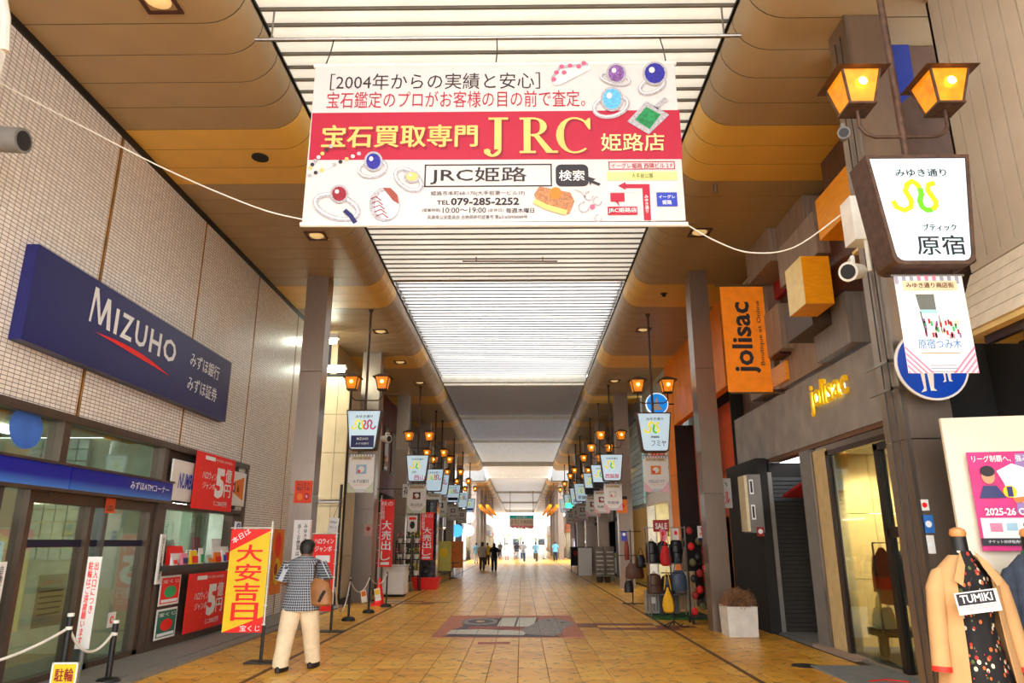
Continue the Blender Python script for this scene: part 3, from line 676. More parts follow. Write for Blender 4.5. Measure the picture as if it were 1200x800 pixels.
def lottery5(B, w_, h_):
    def b(s, a, c, d, e, bold=.02, m=mWL, lay=2): B.text(s, a*w_, -c*h_, d*w_, -e*h_, m, lay, bold, pix=False)
    B.rect(.2*w_, -.05*h_, .45*w_, -.12*h_, mWL, 1, pix=False); b('9/17(木)-10/13(火)', .47,.06,.9,.12, .01)
    b('ハロウィン', .17,.33,.52,.47,.03); b('ジャンボ', .2,.52,.5,.64,.03); b('5', .5,.22,.74,.78,.05); b('億', .75,.2,.92,.46,.04); b('円', .75,.5,.92,.74,.04); b('ミニ5000万円', .5,.83,.85,.92,.03)
    for q in range(14): B.disc((.1+.8*random.random())*w_, -(.1+.8*random.random())*h_, .008, .012, mYel, 1, 'confetti', 6, False)
    B.flush()
root, B = ysign('lottery_banner', 12.35, 3.2, 1.72, .98, mRed, 'upper red lottery cloth with a big white 5 above the ticket window', 'banner', x=-5.62, th=.01); lottery5(B, 1.72, .98)
root, B = ysign('lottery_banner', 12.55, 1.14, 1.62, .95, mRed, 'lower red lottery cloth with a big white 5 under the counter', 'banner', x=-5.60, th=.01); lottery5(B, 1.62, .95)
def flyer(y0, z1, w_, h_, m1, m2, lab, x=-5.68, txt='宝くじ'):
    root, B = ysign('flyer', y0, z1, w_, h_, mPaper, lab, 'poster', x=x, th=.01)
    B.rect(.03, -.03, w_-.03, -h_+.03, m1, 1, pix=False); B.disc(w_/2, -h_*.55, w_*.3, h_*.2, m2, 2, pix=False); B.text(txt, .06, -.06, w_-.06, -h_*.25, mPaper if m1 is not mPaper else mRed, 2, .03, pix=False); B.rect(.06, -h_*.8, w_-.06, -h_*.9, mWL if m1 is not mPaper else mRed, 2, pix=False); B.flush()
mDkRed = mat('dark red print', (150, 30, 30))
flyer(11.75, 1.14, .68, .45, mRed, mGreen, 'small red and green lottery flyer, upper one left of lower red cloth')
flyer(11.75, .64, .68, .45, mat('teal print', (40,110,90)), mRed, 'small green lottery flyer, lower one left of lower red cloth')
flyer(14.3, 1.16, .5, .45, mDkRed, mYel, 'small dark red lottery flyer, upper one right of lower red cloth')
flyer(14.3, .66, .5, .48, mDkRed, mYel, 'small dark red lottery flyer, lower one right of lower red cloth')
flyer(14.55, 1.78, .34, .4, mPaper, mOrg, 'white price sheet on the booth frame beside the ticket window')
root, B = ysign('booth_badge', 14.6, 2.06, .28, .28, mPaper, 'white square badge with blue ring on the booth frame', 'sticker'); B.disc(.14,-.14,.11,.11,mBlue,1,pix=False); B.disc(.14,-.14,.08,.08,mPaper,2,pix=False); B.text('10', .08,-.08,.2,-.2, mBlue, 3, .05, pix=False); B.rect(0,-.29,.28,-.36, mRed, 1, pix=False); B.flush()
root, B = ysign('booth_notice', 11.55, 1.78, .14, .75, mPaper, 'tall narrow white notice on the post left of the ticket window', 'notice', x=-5.66); B.text('宝くじ売場案内', .04,-.05,.1,-.7, mInk, 1, .02, pix=False, vertical=True); B.flush()
# things on display in the ticket window
random.seed(8)
def disp(name, y0, w_, h_, m, lab, cat, z=1.3, x=-5.75, prt=None, d=.1):
    r_ = empty(name, (x, y0+w_/2, z), lab, cat, 'small displays on the ticket counter')
    MB().hull8([(-d/2,-w_/2,0),(d/2,-w_/2,0),(d/2,w_/2,0),(-d/2,w_/2,0),(-d/2,-w_/2,h_),(-d/4,-w_/2,h_),(-d/4,w_/2,h_),(-d/2,w_/2,h_)]).build('panel', m, r_)
    if prt: MB().hull8([(d/2+.004-.0,-w_/2+.02,.02),(d/2+.008,-w_/2+.02,.02),(d/2+.008,w_/2-.02,.02),(d/2+.004,w_/2-.02,.02),(-d/4+.035,-w_/2+.02,h_*.6),(-d/4+.04,-w_/2+.02,h_*.6),(-d/4+.04,w_/2-.02,h_*.6),(-d/4+.035,w_/2-.02,h_*.6)]).build('print', prt, r_)
disp('display_card', 12.05, .5, .3, mRed, 'red and white display card on the left of the ticket counter', 'card', prt=mPaper)
disp('display_card', 13.75, .85, .28, mPaper, 'long white and red display card on the right of the ticket counter', 'card', prt=mRed)
disp('display_card', 13.12, .2, .24, mNavy, 'small navy display card behind the ticket counter bottle', 'card', prt=mPinkP)
disp('display_card', 14.1, .5, .42, mPaper, 'white price card standing at the back right of the counter', 'card', x=-5.92, prt=mOrg)
disp('display_card', 12.35, .3, .4, mat('pale green card', (176,200,180)), 'pale green display card behind the red card', 'card', x=-5.95)
disp('display_card', 13.4, .25, .45, mPinkP, 'pink display card behind the counter near the curtain', 'card', x=-5.95)
for i, (y_, c, nm) in enumerate(((12.72,(150,200,215),'pale blue'), (12.6,(225,230,235),'white'), (12.88,(80,160,200),'deeper blue'))):
    r_ = empty('bottle', (-5.72, y_, 1.3), nm+' pump bottle on the ticket counter', 'bottle', 'bottles on the ticket counter')
    MB().lathe([(.035,0),(.04,.01),(.04,.13),(.015,.16),(.015,.18)], n=10).build('body', mat('bottle '+nm, c, rough=.2), r_, True); MB().lathe([(.018,.18),(.018,.2),(.006,.2),(.006,.23)], n=8).box((-.006,-.004,.22),(.04,.004,.232)).build('pump', mPaper, r_)
for i in range(5):
    y_ = 11.95+.3*i; hh = .2+.1*random.random()
    disp('ticket_stand', y_, .16, hh, (mYel, mPaper, mGreen, mPinkP, mPaper)[i], '%s small ticket stand in the row behind the counter glass' % ('yellow leftmost','white second','green middle','pink fourth','white rightmost')[i], 'stand', x=-6.08)
root, B = panel_board('display_screen', (-6.3, 12.2, 1.98), (0,1,0), (1,0,0), .5, .42, .04, mOrg, 'framed orange picture with a cat figure on top inside the booth', 'picture', frame=(.04, mBlack))
part(MB().sphere((-6.3,12.4,2.06),.07).sphere((-6.3,12.5,2.1),.045).sphere((-6.3,12.32,2.1),.035), 'figure', mBlack, root); B.flush()
root, B = panel_board('booth_poster', (-6.9, 13.1, 2.3), (0,1,0), (1,0,0), .5, .6, .01, mOrg, 'orange lottery poster on the back wall of the booth', 'poster'); B.disc(.25,-.3,.15,.18, mGold,1,pix=False); B.rect(.05,-.48,.45,-.56,mRed,1,pix=False); B.flush()
root, B = panel_board('booth_poster', (-6.9, 12.55, 2.3), (0,1,0), (1,0,0), .26, .3, .01, mDkRed, 'small dark red poster on the back wall of the booth', 'poster'); B.rect(.05,-.05,.2,-.12,mGold,1,pix=False); B.flush()

for i in range(7):
    y_ = 11.9+.33*i; disp('display_card', y_, .15+.05*(i%3), .14+.04*((i*5)%4), (mPaper, mPinkP, mYel, mPaper, mat('pale green card',(1,1,1)), mOrg, mPaper)[i], '%s small card in the front row on the ticket counter' % ('first','second','third','fourth','fifth','sixth','seventh')[i], 'card', x=-5.62, prt=(mRed, mNavy, mRed, mGreen, mOrg, mRed, mBlue)[i], d=.06)
# things on the tiled wall right of the booth
root, B = panel_board('wall_poster', (-5.74, 17.05, 1.95), (0,1,0), (1,0,0), .75, 1.45, .01, mOrg, 'tall orange and red picture poster on the tiled wall behind the walking man', 'poster')
B.disc(.35,-.35,.22,.28,mRed,1,pix=False); B.disc(.4,-.95,.25,.3,mYel,1,pix=False); B.disc(.3,-.9,.12,.14,mDkRed,2,pix=False); B.flush()
mb = MB().box((-5.75, 15.9, .95), (-5.62, 16.35, 1.85)); r_ = solo(mb, 'wall_box', mDarkSteel, 'dark narrow metal box on the tiled wall right of the yellow flag', 'box'); part(MB().box((-5.62, 15.95, 1.35), (-5.6, 16.3, 1.8)), 'door', mBlack, r_)
# ---------------------------------------------------------------- the big banner across the arcade
yB = 7.0
root = empty('hanging_banner', (-.29, yB, 4.93), 'big white and crimson jewellery banner hung across the arcade, JRC', 'banner')
part(MB().box((-2.35, yB, 4.97), (1.77, yB+.008, 6.93)), 'cloth', mat('banner cloth', (206, 203, 206), rough=.8, var=.02), root)
part(MB().tube([(-2.37, yB+.01, 6.94), (1.79, yB+.01, 6.94)], .025), 'top_rod', mPaper, root); part(MB().tube([(-2.37, yB+.01, 4.95), (1.79, yB+.01, 4.93)], .028), 'bottom_rod', mPaper, root)
for u in (381, 581, 781):
    a = aY(u, 80, yB); part(MB().tube([(a.x, yB+.01, 6.95), (a.x+.01, yB+.12, 7.2), (a.x, yB+.25, 7.5)], .008, 5), 'hook', mDarkSteel, root)
B = Board((-2.35, yB, 6.93), (1,0,0), (0,-1,0), root, .003)
B.poly([(366,132.5),(796,129),(800,186.5),(362,187.5)], mCrim, 1, 'crimson_band')
T_ = B.text
T_('［2004年からの実績と安心］', 388, 87, 633, 104, mInk, 2, .0)
T_('宝石鑑定のプロがお客様の目の前で査定。', 384, 108, 686, 125, mCrim, 2, .0)
sh = mat('banner shade print', (140, 16, 46))
T_('宝石買取専門', 382, 150, 561, 175, sh, 2, .045, 'letter_shadow'); T_('宝石買取専門', 379, 147.5, 559, 172, mGold, 3, .045)
for ch, u, v in (('J', 571, 181), ('R', 609, 180), ('C', 652, 180)):
    x, z = B.px(u, v); x2, z2 = B.px(u, 138.5); hh = (z2-z)
    serif(B, ch, x+.025, z-.02, hh, sh, 'letter_shadow', 1.6); serif(B, ch, x, z, hh, mGold, 'lettering', 4)
T_('姫路店', 705, 158.5, 780, 178, sh, 2, .02, 'letter_shadow'); T_('姫路店', 704, 157, 779, 177, mat('pale gold print', (240, 214, 150)), 3, .02)
B.frame(498, 193, 647, 218.5, .015, mInk, 2); T_('JRC姫路', 505, 196.5, 617, 215.5, mInk, 2, .02)
x0_, z0_ = B.px(651, 193); x1_, z1_ = B.px(690, 218.5)
pts = []
for cx, cz, a0 in ((x1_-.06, z0_-.06, 0), (x0_+.06, z0_-.06, 90), (x0_+.06, z1_+.06, 180), (x1_-.06, z1_+.06, 270)):
    for k in range(5): a = R(a0+22.5*k); pts.append((cx+.06*math.cos(a), cz+.06*math.sin(a)))
B.poly(pts, mInk, 2, 'search_button', False); T_('検索', 655, 200, 685, 212, mWL, 3, .02)
B.poly([(688,207),(698,210),(695,212),(704,215.5),(702,218),(693,214.5),(692,218)], mInk, 3, 'arrow')
T_('姫路市本町68-170(大手前第一ビル1F)', 505, 224, 615, 229.5, mInk, 2); T_('TEL', 512, 235, 527, 240, mInk, 2, .02); T_('079-285-2252', 528.5, 232, 608.5, 240.5, mInk, 2, .03)
T_('(営業時間)', 495, 244.5, 516, 249, mInk, 2); T_('10:00～19:00', 519, 243.5, 569.5, 249.5, mInk, 2, .02); T_('(定休日)', 572, 244.5, 590, 249, mInk, 2); T_('毎週木曜日', 593, 244, 626, 249.5, mInk, 2, .02)
T_('兵庫県公安委員会 古物商許可証番号 第631600900009号', 501, 252.5, 618, 256.5, mInk, 2)
B.frame(713, 189.5, 791, 198.5, .01, mCrim, 2); T_('イーグレ姫路 西隣ビル１F', 716, 191.5, 788, 197, mCrim, 2, .02)
B.rect(711, 201.5, 794, 211, mat('map green', (216, 222, 140)), 2); T_('大手前公園', 740, 203.5, 765, 209, mInk, 3)
mMap = mat('map grey', (212, 212, 214)); B.rect(711, 213, 796, 225, mMap, 2); B.rect(750, 225, 769, 259, mMap, 2)
B.poly([(724,218),(733,213.5),(733,216),(761,216),(763,258.5),(754.5,258.5),(752.5,221),(733,221),(733,223)], mCrim, 3, 'arrow')
T_('みゆき通り', 755, 229, 760.5, 250, mWL, 4, .02, vertical=True)
B.rect(715, 226.5, 732, 236.5, mCrim, 3); B.poly([(721,236),(724,236),(726.5,242.5)], mCrim, 3); B.rect(712, 242.5, 747, 252, mCrim, 3); T_('JRC姫路店', 713, 244, 746, 250, mWL, 4, .02)
B.rect(769, 226, 794, 242, mBlue, 3); T_('イーグレ', 771.5, 229, 791, 233, mWL, 4, .02); T_('姫路', 776, 235, 787, 240, mWL, 4, .02)
# jewellery pictures (flat print)
sv = mat('silver print', (168, 168, 178), rough=.6, var=.35, scale=60); svl = mat('pale silver print', (212, 212, 218), rough=.6, var=.1, scale=40)
def ring_print(u, v, ru, rv, wd, gm, gu, gv, gr, gs=1, ang=0, gdisc=True):
    pts = []
    for i in range(28):
        a = 2*math.pi*i/28; x = ru*math.cos(a); y = rv*math.sin(a); pts.append((u+x*math.cos(ang)-y*math.sin(ang), v+x*math.sin(ang)+y*math.cos(ang)))
    B.ribbon(pts, wd, sv, 4, 'jewel_print', True, True); B.ribbon([(p[0]-.5, p[1]-.5) for p in pts], wd*.35, svl, 5, 'jewel_print', True, True)
    B.disc(gu, gv, gr+2.4, gr*gs+2.4, sv, 6, 'jewel_print'); B.disc(gu, gv, gr, gr*gs, gm, 7, 'jewel_print', 12); B.disc(gu-gr*.3, gv-gr*gs*.3, gr*.3, gr*gs*.3, svl, 8, 'jewel_print', 8)
sap = mat('sapphire print', (36, 36, 150), var=.4, scale=40); rub = mat('ruby print', (140, 20, 45), var=.3, scale=40); aq = mat('aqua print', (90, 175, 225), var=.3, scale=40); em = mat('emerald print', (20, 130, 75), var=.35, scale=30); opal = mat('opal print', (120, 80, 150), var=.6, scale=30); pk = mat('pink jewel print', (205, 90, 130))
ring_print(437, 198, 16, 9.5, .045, sap, 438, 190, 8.5, 1.1, -.2)
ring_print(716, 125, 20, 12, .05, aq, 717, 117, 11, 1.1, -.25)
ring_print(721, 93, 17, 6.5, .04, opal, 722, 87, 9.5, 1.05, .2)
ring_print(764, 101, 15, 8, .05, sap, 767, 87, 12, 1, -.4)
ring_print(395, 243, 26, 13, .06, rub, 398, 228, 8.5, 1, .3)
ring_print(479, 211, 17, 10, .05, mGold, 483, 208, 7, .7, .6)
B.disc(451, 240, 18, 20, sv, 4, 'jewel_print'); B.disc(454, 241, 14.5, 16.5, svl, 5, 'jewel_print'); B.poly([(449,221),(458,221),(466,229),(468,240),(461,236)], mat('rust enamel print', (150,70,60)), 6, 'jewel_print')
for k in range(5): B.ribbon([(435+k*1.5, 234+k*5), (441+k*2, 231+k*5), (447+k*2, 236+k*5)], .012, rub, 6, 'jewel_print')
B.ribbon([(404,247),(411,253),(417,262)], .05, mNavy, 6, 'jewel_print')
for k in range(17):
    t_ = k/16; u = 388-25*math.sin(math.pi*t_)*1.0 if t_ < .5 else 363+(t_-.5)*2*58; v = 172+34*(t_*2 if t_ < .5 else 1-(t_-.5)*2*.75)
    if t_ < .5: u = 388-27*math.sin(math.pi*t_*.95)
    B.disc(u, v, 2.5, 2.3, (sv, mInk, mGold, svl)[k % 4], 4, 'jewel_print', 8)
B.poly([(735,143),(757,119),(784,135),(760,158)], sv, 4, 'jewel_print'); B.poly([(744,141),(757,126),(774,135),(761,152)], em, 5, 'jewel_print'); B.ribbon([(768,127),(781,116)], .06, sv, 4, 'jewel_print')
B.poly([(646,92),(655,78),(690,74),(692,82),(657,100),(650,101)], svl, 4, 'jewel_print'); B.ribbon([(647,93),(656,80),(689,76)], .04, sv, 5, 'jewel_print')
for p in ((649,94),(652,86),(658,79),(668,78),(678,79),(684,75),(661,86)): B.disc(p[0], p[1], 3, 2.6, pk, 6, 'jewel_print', 8)
B.poly([(626,228),(632,219),(668,226),(673,236),(667,251),(655,250),(630,238)], mat('rose gold print', (176,120,80), var=.4, scale=50), 4, 'jewel_print'); B.disc(651, 227, 7, 7, mOrg, 5, 'jewel_print'); B.ribbon([(626,236),(640,243),(664,250)], .06, mGold, 5, 'jewel_print')
for cx, cy_, r__ in ((684,243,6),(700,236,5),(701,256,4),(690,230,5)): B.ribbon([(cx+r__*math.cos(a_*.7), cy_+r__*math.sin(a_*.7)) for a_ in range(8)], .015, sv, 4, 'jewel_print')
B.disc(694, 243, 3, 3, pk, 5, 'jewel_print'); B.ribbon([(672,222),(682,226),(686,232)], .01, sv, 4, 'jewel_print')
B.flush()
# cords from the banner corners
def cord(name, pts, r_, lab, m=None):
    P_ = [Vector(p) for p in pts]; out = []
    for i in range(len(P_)-1):
        for k in range(6):
            t_ = k/6; a = P_[max(i-1,0)]; b = P_[i]; c = P_[i+1]; d = P_[min(i+2,len(P_)-1)]
            out.append(.5*((2*b)+(c-a)*t_+(2*a-5*b+4*c-d)*t_*t_+(3*b-a-3*c+d)*t_**3))
    out.append(P_[-1]); return solo(MB().tube(out, r_, 6), name, m or mRope, lab, 'cord', smooth=True)
cord('cord', [aY(354,257,7), aY(300,243,6.95), aY(200,201,6.9), aY(100,150,6.8), aY(0,97,6.7), aY(-40,70,6.6)], .008, 'white cord from the lower left corner of the big banner to the left wall')
cord('cord', [aY(803,262,7), aY(840,283,7), aY(880,296,7), aY(930,290,6.9), aY(985,252,6.8)], .008, 'white cord from the lower right corner of the big banner to the right column')
# speaker/camera at the far upper left
sc_ = empty('ceiling_speaker', aX(-4, 163, -5.3), 'grey round spotlight at the far left edge of the tiled wall', 'lamp')
MB().tube([(0,0,0),(.28,.0,-.02)], .13, 14).tube([(-.4,0,0),(0,0,0)], .03).build('housing', mGrey, sc_, True); MB().tube([(.27,0,-.02),(.285,0,-.021)], .1, 14).build('lens', mBlack, sc_)
sl = empty('wall_fixture', aX(6, 20, -5.0), 'white bracket fixture at the upper left corner', 'fixture')
MB().tube([(0,-.3,.5),(0,0,0),(.02,.05,-.35)], .05, 8).box((-.1,-.35,-.9),(.02,.08,-.35)).build('arm', mWhite, sl)

# ---------------------------------------------------------------- lantern signs
def lantern(x, z, sx=1.0):
    mb_f = MB(); k = .165*sx; b = .105*sx; h = .3*sx
    for sx_, sy_ in ((-1,-1),(1,-1),(1,1),(-1,1)): mb_f.tube([(x+sx_*b, sy_*b, z), (x+sx_*k, sy_*k, z+h)], .013, 5)
    mb_f.box((x-b-.015,-b-.015,z-.02), (x+b+.015,b+.015,z)); return mb_f, k, b, h
def lantern_sign(x, y, lab, texts, logo, ztop=4.78, side=1, first=None, wtop=.86, wbot=.66, h=.98):
    root = empty('lantern_sign', (x, y, 0), lab, 'street sign', 'lit street signs with twin lanterns hanging from the soffits')
    MB().tube([(0,0,7.42),(0,0,7.3),(0,0,ztop)], [.07,.03,.03], 10).build('pole', mPoleR, root, True)
    az = ztop+.26; xl, xr = -.36, .40
    pth = [(xl,0,az+.26),(xl,0,az+.1),(xl+.05,0,az+.03),(xl+.12,0,az),(xr-.12,0,az),(xr-.05,0,az+.03),(xr,0,az+.1),(xr,0,az+.26)]
    MB().tube(pth, .016, 8).build('lantern_arm', mPoleR, root, True)
    for lx in (xl, xr):
        mb_f, k, b_, hh = lantern(lx, az+.28)
        ln = mb_f.build('lantern', mPoleR, root)
        q = []
        MB().hull8([(lx-b_,-b_,az+.28),(lx+b_,-b_,az+.28),(lx+b_,b_,az+.28),(lx-b_,b_,az+.28),(lx-k,-k,az+.28+hh),(lx+k,-k,az+.28+hh),(lx+k,k,az+.28+hh),(lx-k,k,az+.28+hh)]).build('amber_glass', mAmber, ln)
        MB().hull8([(lx-.23,-.23,az+.57),(lx+.23,-.23,az+.57),(lx+.23,.23,az+.57),(lx-.23,.23,az+.57),(lx-.05,-.05,az+.68),(lx+.05,-.05,az+.68),(lx+.05,.05,az+.68),(lx-.05,.05,az+.68)]).build('lantern_roof', mPoleR, ln)
        MB().sphere((lx, -k-.0, az+.45), .04, 8, 6, (1,.35,1)).build('bulb_glow', mBulb, ln)
    # lit sign box with tapering outline and rounded lower corners
    r_ = .07; t2, b2 = wtop/2, wbot/2; z0, z1 = ztop-h, ztop
    def outline(e):
        T2, B2 = t2-e, b2-e*.9; p = [(-T2, z1-e), (T2, z1-e)]
        for a in (0, 30, 60, 90): p.append((B2-r_+r_*math.cos(R(-a)), z0+e+r_-r_*math.sin(R(a))))
        for a in (90, 60, 30, 0): p.append((-B2+r_-r_*math.cos(R(a)), z0+e+r_-r_*math.sin(R(a))))
        return p
    d = .15
    oo, ii = outline(0), outline(.03)
    mb = MB(); n = len(oo)
    mb.rings([[(x_, -d, z_) for x_, z_ in ii], [(x_, -d, z_) for x_, z_ in oo], [(x_, d, z_) for x_, z_ in oo], [(x_, d, z_) for x_, z_ in ii]], False)
    sb = mb.build('sign_box', mPoleR, root)
    MB().prism(ii, -d+.012, d-.012).build('lit_face', mLit, sb)
    B = Board((x, y-d+.01, ztop), (1,0,0), (0,-1,0), root, .003)
    mGs = mat('sign green', (10, 130, 80), emit=.12); mYs = mat('sign yellow', (230, 215, 0), emit=.3); mLs = mat('sign lime', (90, 190, 10), emit=.25); mPs = mat('sign pink', (225, 30, 90), emit=.25)
    B.text('みゆき通り', -.2, -.13, .22, -.2, mGs, 1, .03, pix=False)
    def snake(cx, cz, s, c1, c2, flip=1):
        A = [(-.17,.0),(-.15,-.05),(-.1,-.075),(-.05,-.05),(-.04,0),(-.07,.08),(-.05,.13),(-.01,.155),(.02,.13),(.035,.1)]
        C2 = [(.035,.1),(.04,.05),(.02,0),(.03,-.05),(.06,-.075),(.1,-.07)]
        D = [(.1,-.07),(.13,-.04),(.13,.0),(.09,.08),(.1,.125),(.15,.14)]
        for pts, c in ((A, c1), (C2, c2), (D, c1)): B.ribbon([(cx+flip*p[0]*s, cz+p[1]*s) for p in pts], .04*s, c, 1, 'logo', False)
    if logo == 1: snake(-.06, -.42, 1.15, mYs, mLs)
    else: snake(-.13, -.40, .95, mYs, mLs); snake(.14, -.40, .95, mPs, mPs, -1) if logo == 2 else None
    for (s_, a, b_, c, e, m_, bold) in texts:
        if s_ is None: B.rect(a, -b_, c, -e, m_, 1, pix=False)
        else: B.text(s_, a, -b_, c, -e, m_, 2, bold, pix=False)
    B.flush(); return root
mPoleR = mat('rusty brown iron', (84, 62, 50), rough=.6, metal=.4, var=.35, scale=14)
mLit = mat('backlit white acrylic', (196, 220, 234), rough=.4, emit=.24, var=.02)
mPn = mat('sign pink', (235, 60, 130)); mRs = mat('sign red', (200, 20, 60), emit=.15); mIn = mat('sign ink', (18, 18, 26))
XR, XL = 3.32, -3.84
signsR = [
 (5.5, 'nearest lit lantern sign on the right, green and yellow squiggle', [('ブティック', -.05,.63,.22,.69,mIn,.05), ('原宿', -.12,.73,.26,.9,mIn,.02)], 1),
 (17.78, 'second lit lantern sign on the right, above the SALE rack', [('mate', -.1,.58,.1,.64,mIn,.03), ('フミヤ', -.1,.7,.26,.84,mIn,.02)], 1),
 (26.5, 'third lit lantern sign on the right, with pink characters', [('西脇屋', -.25,.72,.25,.88,mRs,.02)], 1),
 (30.2, 'fourth lit lantern sign on the right, with a black panel', [(None, -.32,.72,.32,.95,mIn,0)], 1),
 (34.0, 'fifth lit lantern sign on the right, green letters on a black panel', [(None, -.33,.68,.33,.95,mIn,0), ('グリーン', -.25,.76,.25,.87,mat('sign green', (1,1,1)),0)], 1),
 (40.1, 'sixth lit lantern sign on the right', [('茶舗', -.2,.66,.2,.85,mat('sign green', (1,1,1)),.02)], 1),
 (43.6, 'seventh lit lantern sign on the right', [('呉服', -.2,.66,.2,.85,mIn,.02)], 1),
 (49.6, 'eighth lit lantern sign on the right', [('時計', -.2,.66,.2,.85,mIn,.02)], 1),
 (55.2, 'last lit lantern sign on the right before the crossing', [('薬局', -.2,.66,.2,.85,mRs,.02)], 1)]
for y_, lab, tx, lg in signsR: lantern_sign(XR, y_, lab, tx, lg)
signsL = [
 (17.33, 'nearest lit lantern sign on the left, with a navy panel', [(None, -.28,.63,.28,.92,mNavy,0), ('MIZUHO', -.14,.68,.14,.74,mWL,.01), ('みずほ銀行', -.16,.8,.16,.85,mWL,0)], 2),
 (26.65, 'second lit lantern sign on the left, magenta characters', [('花', -.2,.6,.0,.68,mat('sign green',(1,1,1)),0), ('西山', -.1,.74,.3,.92,mPn,.03)], 1),
 (31.9, 'third lit lantern sign on the left, with pink and green squiggles', [], 2),
 (34.6, 'fourth lit lantern sign on the left, with pink squiggle', [], 2),
 (41.0, 'fifth lit lantern sign on the left, with a dark label', [(None, -.28,.7,.28,.86,mIn,0)], 2),
 (47.3, 'sixth lit lantern sign on the left', [], 2),
 (54.2, 'last lit lantern sign on the left before the crossing', [(None, -.28,.7,.28,.86,mBlue,0)], 1)]
for y_, lab, tx, lg in signsL: lantern_sign(XL, y_, lab, tx, lg)
# small twin lanterns on poles beyond the crossing
def mini(x, y, i, s):
    root = empty('lantern_pole', (x, y, 0), '%s golden lantern pole on the %s beyond the bright crossing' % (('first','second','third','fourth','fifth','sixth','seventh','eighth')[i], s), 'lantern', 'golden lanterns beyond the crossing')
    MB().tube([(0,0,7.38),(0,0,4.6)], .03, 6).build('pole', mPoleR, root)
    for d in (-.35,.35): MB().tube([(0,0,4.75),(d,0,4.75),(d,0,4.95)], .02, 5).hull8([(d-.1,-.1,4.95),(d+.1,-.1,4.95),(d+.1,.1,4.95),(d-.1,.1,4.95),(d-.17,-.17,5.25),(d+.17,-.17,5.25),(d+.17,.17,5.25),(d-.17,.17,5.25)]).build('lantern', mAmber, root)
for i in range(8):
    mini(XR-.1, 72.5+3.4*i, i, 'right'); mini(XL+.1, 72.5+3.4*i, i, 'left')

# fabric street banners under the signs
def tapestry(x, y, z1, w_, h_, lab, sub, stripe, pic, cam_=False):
    root, B = panel_board('fabric_banner', (x-w_/2, y, z1), (1,0,0), (0,-1,0), w_, h_, .006, mPaper, lab, 'banner', 'cloth banners under the lantern signs')
    st = stripe
    for k in range(9):
        a = k*w_/9; B.rect(a, 0, a+w_/18, -.05*h_ - .035, mGrey2 if not 2 < k < 6 else st, 1, pix=False)
    for (px_, s_) in ((0, 1), (w_, -1)):
        for k in range(5):
            a = .09*w_*k + .0; B.poly([(px_, -h_+a+.045*w_), (px_+s_*(a*.9+.04*w_), -h_), (px_+s_*(a*.9), -h_), (px_, -h_+a)] if s_ > 0 else [(px_, -h_+a), (px_+s_*(a*.9), -h_), (px_+s_*(a*.9+.04*w_), -h_), (px_, -h_+a+.045*w_)], st, 1, pix=False)
    B.rect(.1*w_, -.06*h_, .9*w_, -.16*h_, mBeigeL, 2, pix=False); B.text('みゆき通り商店街', .15*w_, -.08*h_, .85*w_, -.135*h_, mat('brown print', (96, 52, 36)), 3, .03, pix=False)
    if pic == 'shop':
        B.poly([(a*w_, -b*h_) for a, b in ((.27,.2),(.54,.2),(.54,.36),(.3,.36))], mat('slate print', (96, 100, 96)), 1, pix=False); B.poly([(a*w_, -b*h_) for a, b in ((.3,.36),(.54,.36),(.56,.4),(.3,.4))], mat('teal pale print', (150, 196, 200)), 1, pix=False)
        random.seed(5)
        for k in range(34):
            u = .32+.5*random.random(); v = .44+.16*random.random()+.04*(u-.3); B.rect(u*w_, -v*h_, (u+.03)*w_, -(v+.05)*h_, (mRed, mPinkP, mGreen, mat('violet print', (150,120,180)), mDkRed, mat('beige print', (215,190,160)))[k % 6], 1, pix=False)
        B.ribbon([(.3*w_,-.38*h_), (.34*w_,-.64*h_)], .008, mInk, 2, pix=False); B.ribbon([(.56*w_,-.42*h_), (.57*w_,-.6*h_)], .006, mInk, 2, pix=False)
    else:
        B.rect(.3*w_, -.28*h_, .7*w_, -.52*h_, pic, 1, pix=False); B.disc(.5*w_, -.4*h_, .12*w_, .08*h_, mPaper, 2, pix=False); B.disc(.42*w_, -.45*h_, .05*w_, .04*h_, mRed, 3, pix=False)
    B.text(sub, .2*w_, -.66*h_, .82*w_, -.76*h_, mat('sky blue print', (50, 130, 195)) if pic == 'shop' else mInk, 1, .01, pix=False); B.rect(.22*w_, -.8*h_, .78*w_, -.808*h_, mOrg, 1, pix=False)
    for k in range(3): B.rect(.32*w_, -(.92+.03*k)*h_, .7*w_, -(.93+.03*k)*h_, mGrey2, 1, pix=False)
    B.flush()
    part(MB().tube([(x-w_*.5-.02, y+.003, z1), (x+w_*.5+.02, y+.003, z1)], .009, 6), 'hanging_rod', mGrey, root)
    for k in (-.36, .36): part(MB().tube([(x+k*w_, y+.003, z1), (x+k*w_, y+.003, 3.8)], .004, 5), 'hanging_wire', mDarkSteel, root)
    return root
mGrey2 = mat('lilac grey print', (150, 150, 170)); mBeigeL = mat('beige label', (214, 196, 160)); mOliv = mat('olive print', (170, 180, 110))
tapestry(3.33, 5.5, 3.76, .55, .82, 'nearest fabric shop banner on the right, clothes shop drawing, pink striped corners', '原宿つみ木', mPinkP, 'shop')
tapestry(3.32, 17.78, 3.72, .62, .88, 'fabric banner under the second right lantern sign, orange picture', 'かばんのフミヤ', mPinkP, mOrg)
tapestry(3.34, 26.5, 3.72, .66, .95, 'fabric banner under the third right lantern sign, small emblem', '西脇屋', mPinkP, mat('pale print', (215,205,190)))
tapestry(3.34, 30.2, 3.72, .66, .92, 'dim fabric banner under the fourth right lantern sign', '和菓子', mPinkP, mDkRed)
tapestry(3.34, 34.0, 3.72, .66, .92, 'dim fabric banner under the fifth right lantern sign', '洋服', mPinkP, mat('brown print', (1,1,1)))
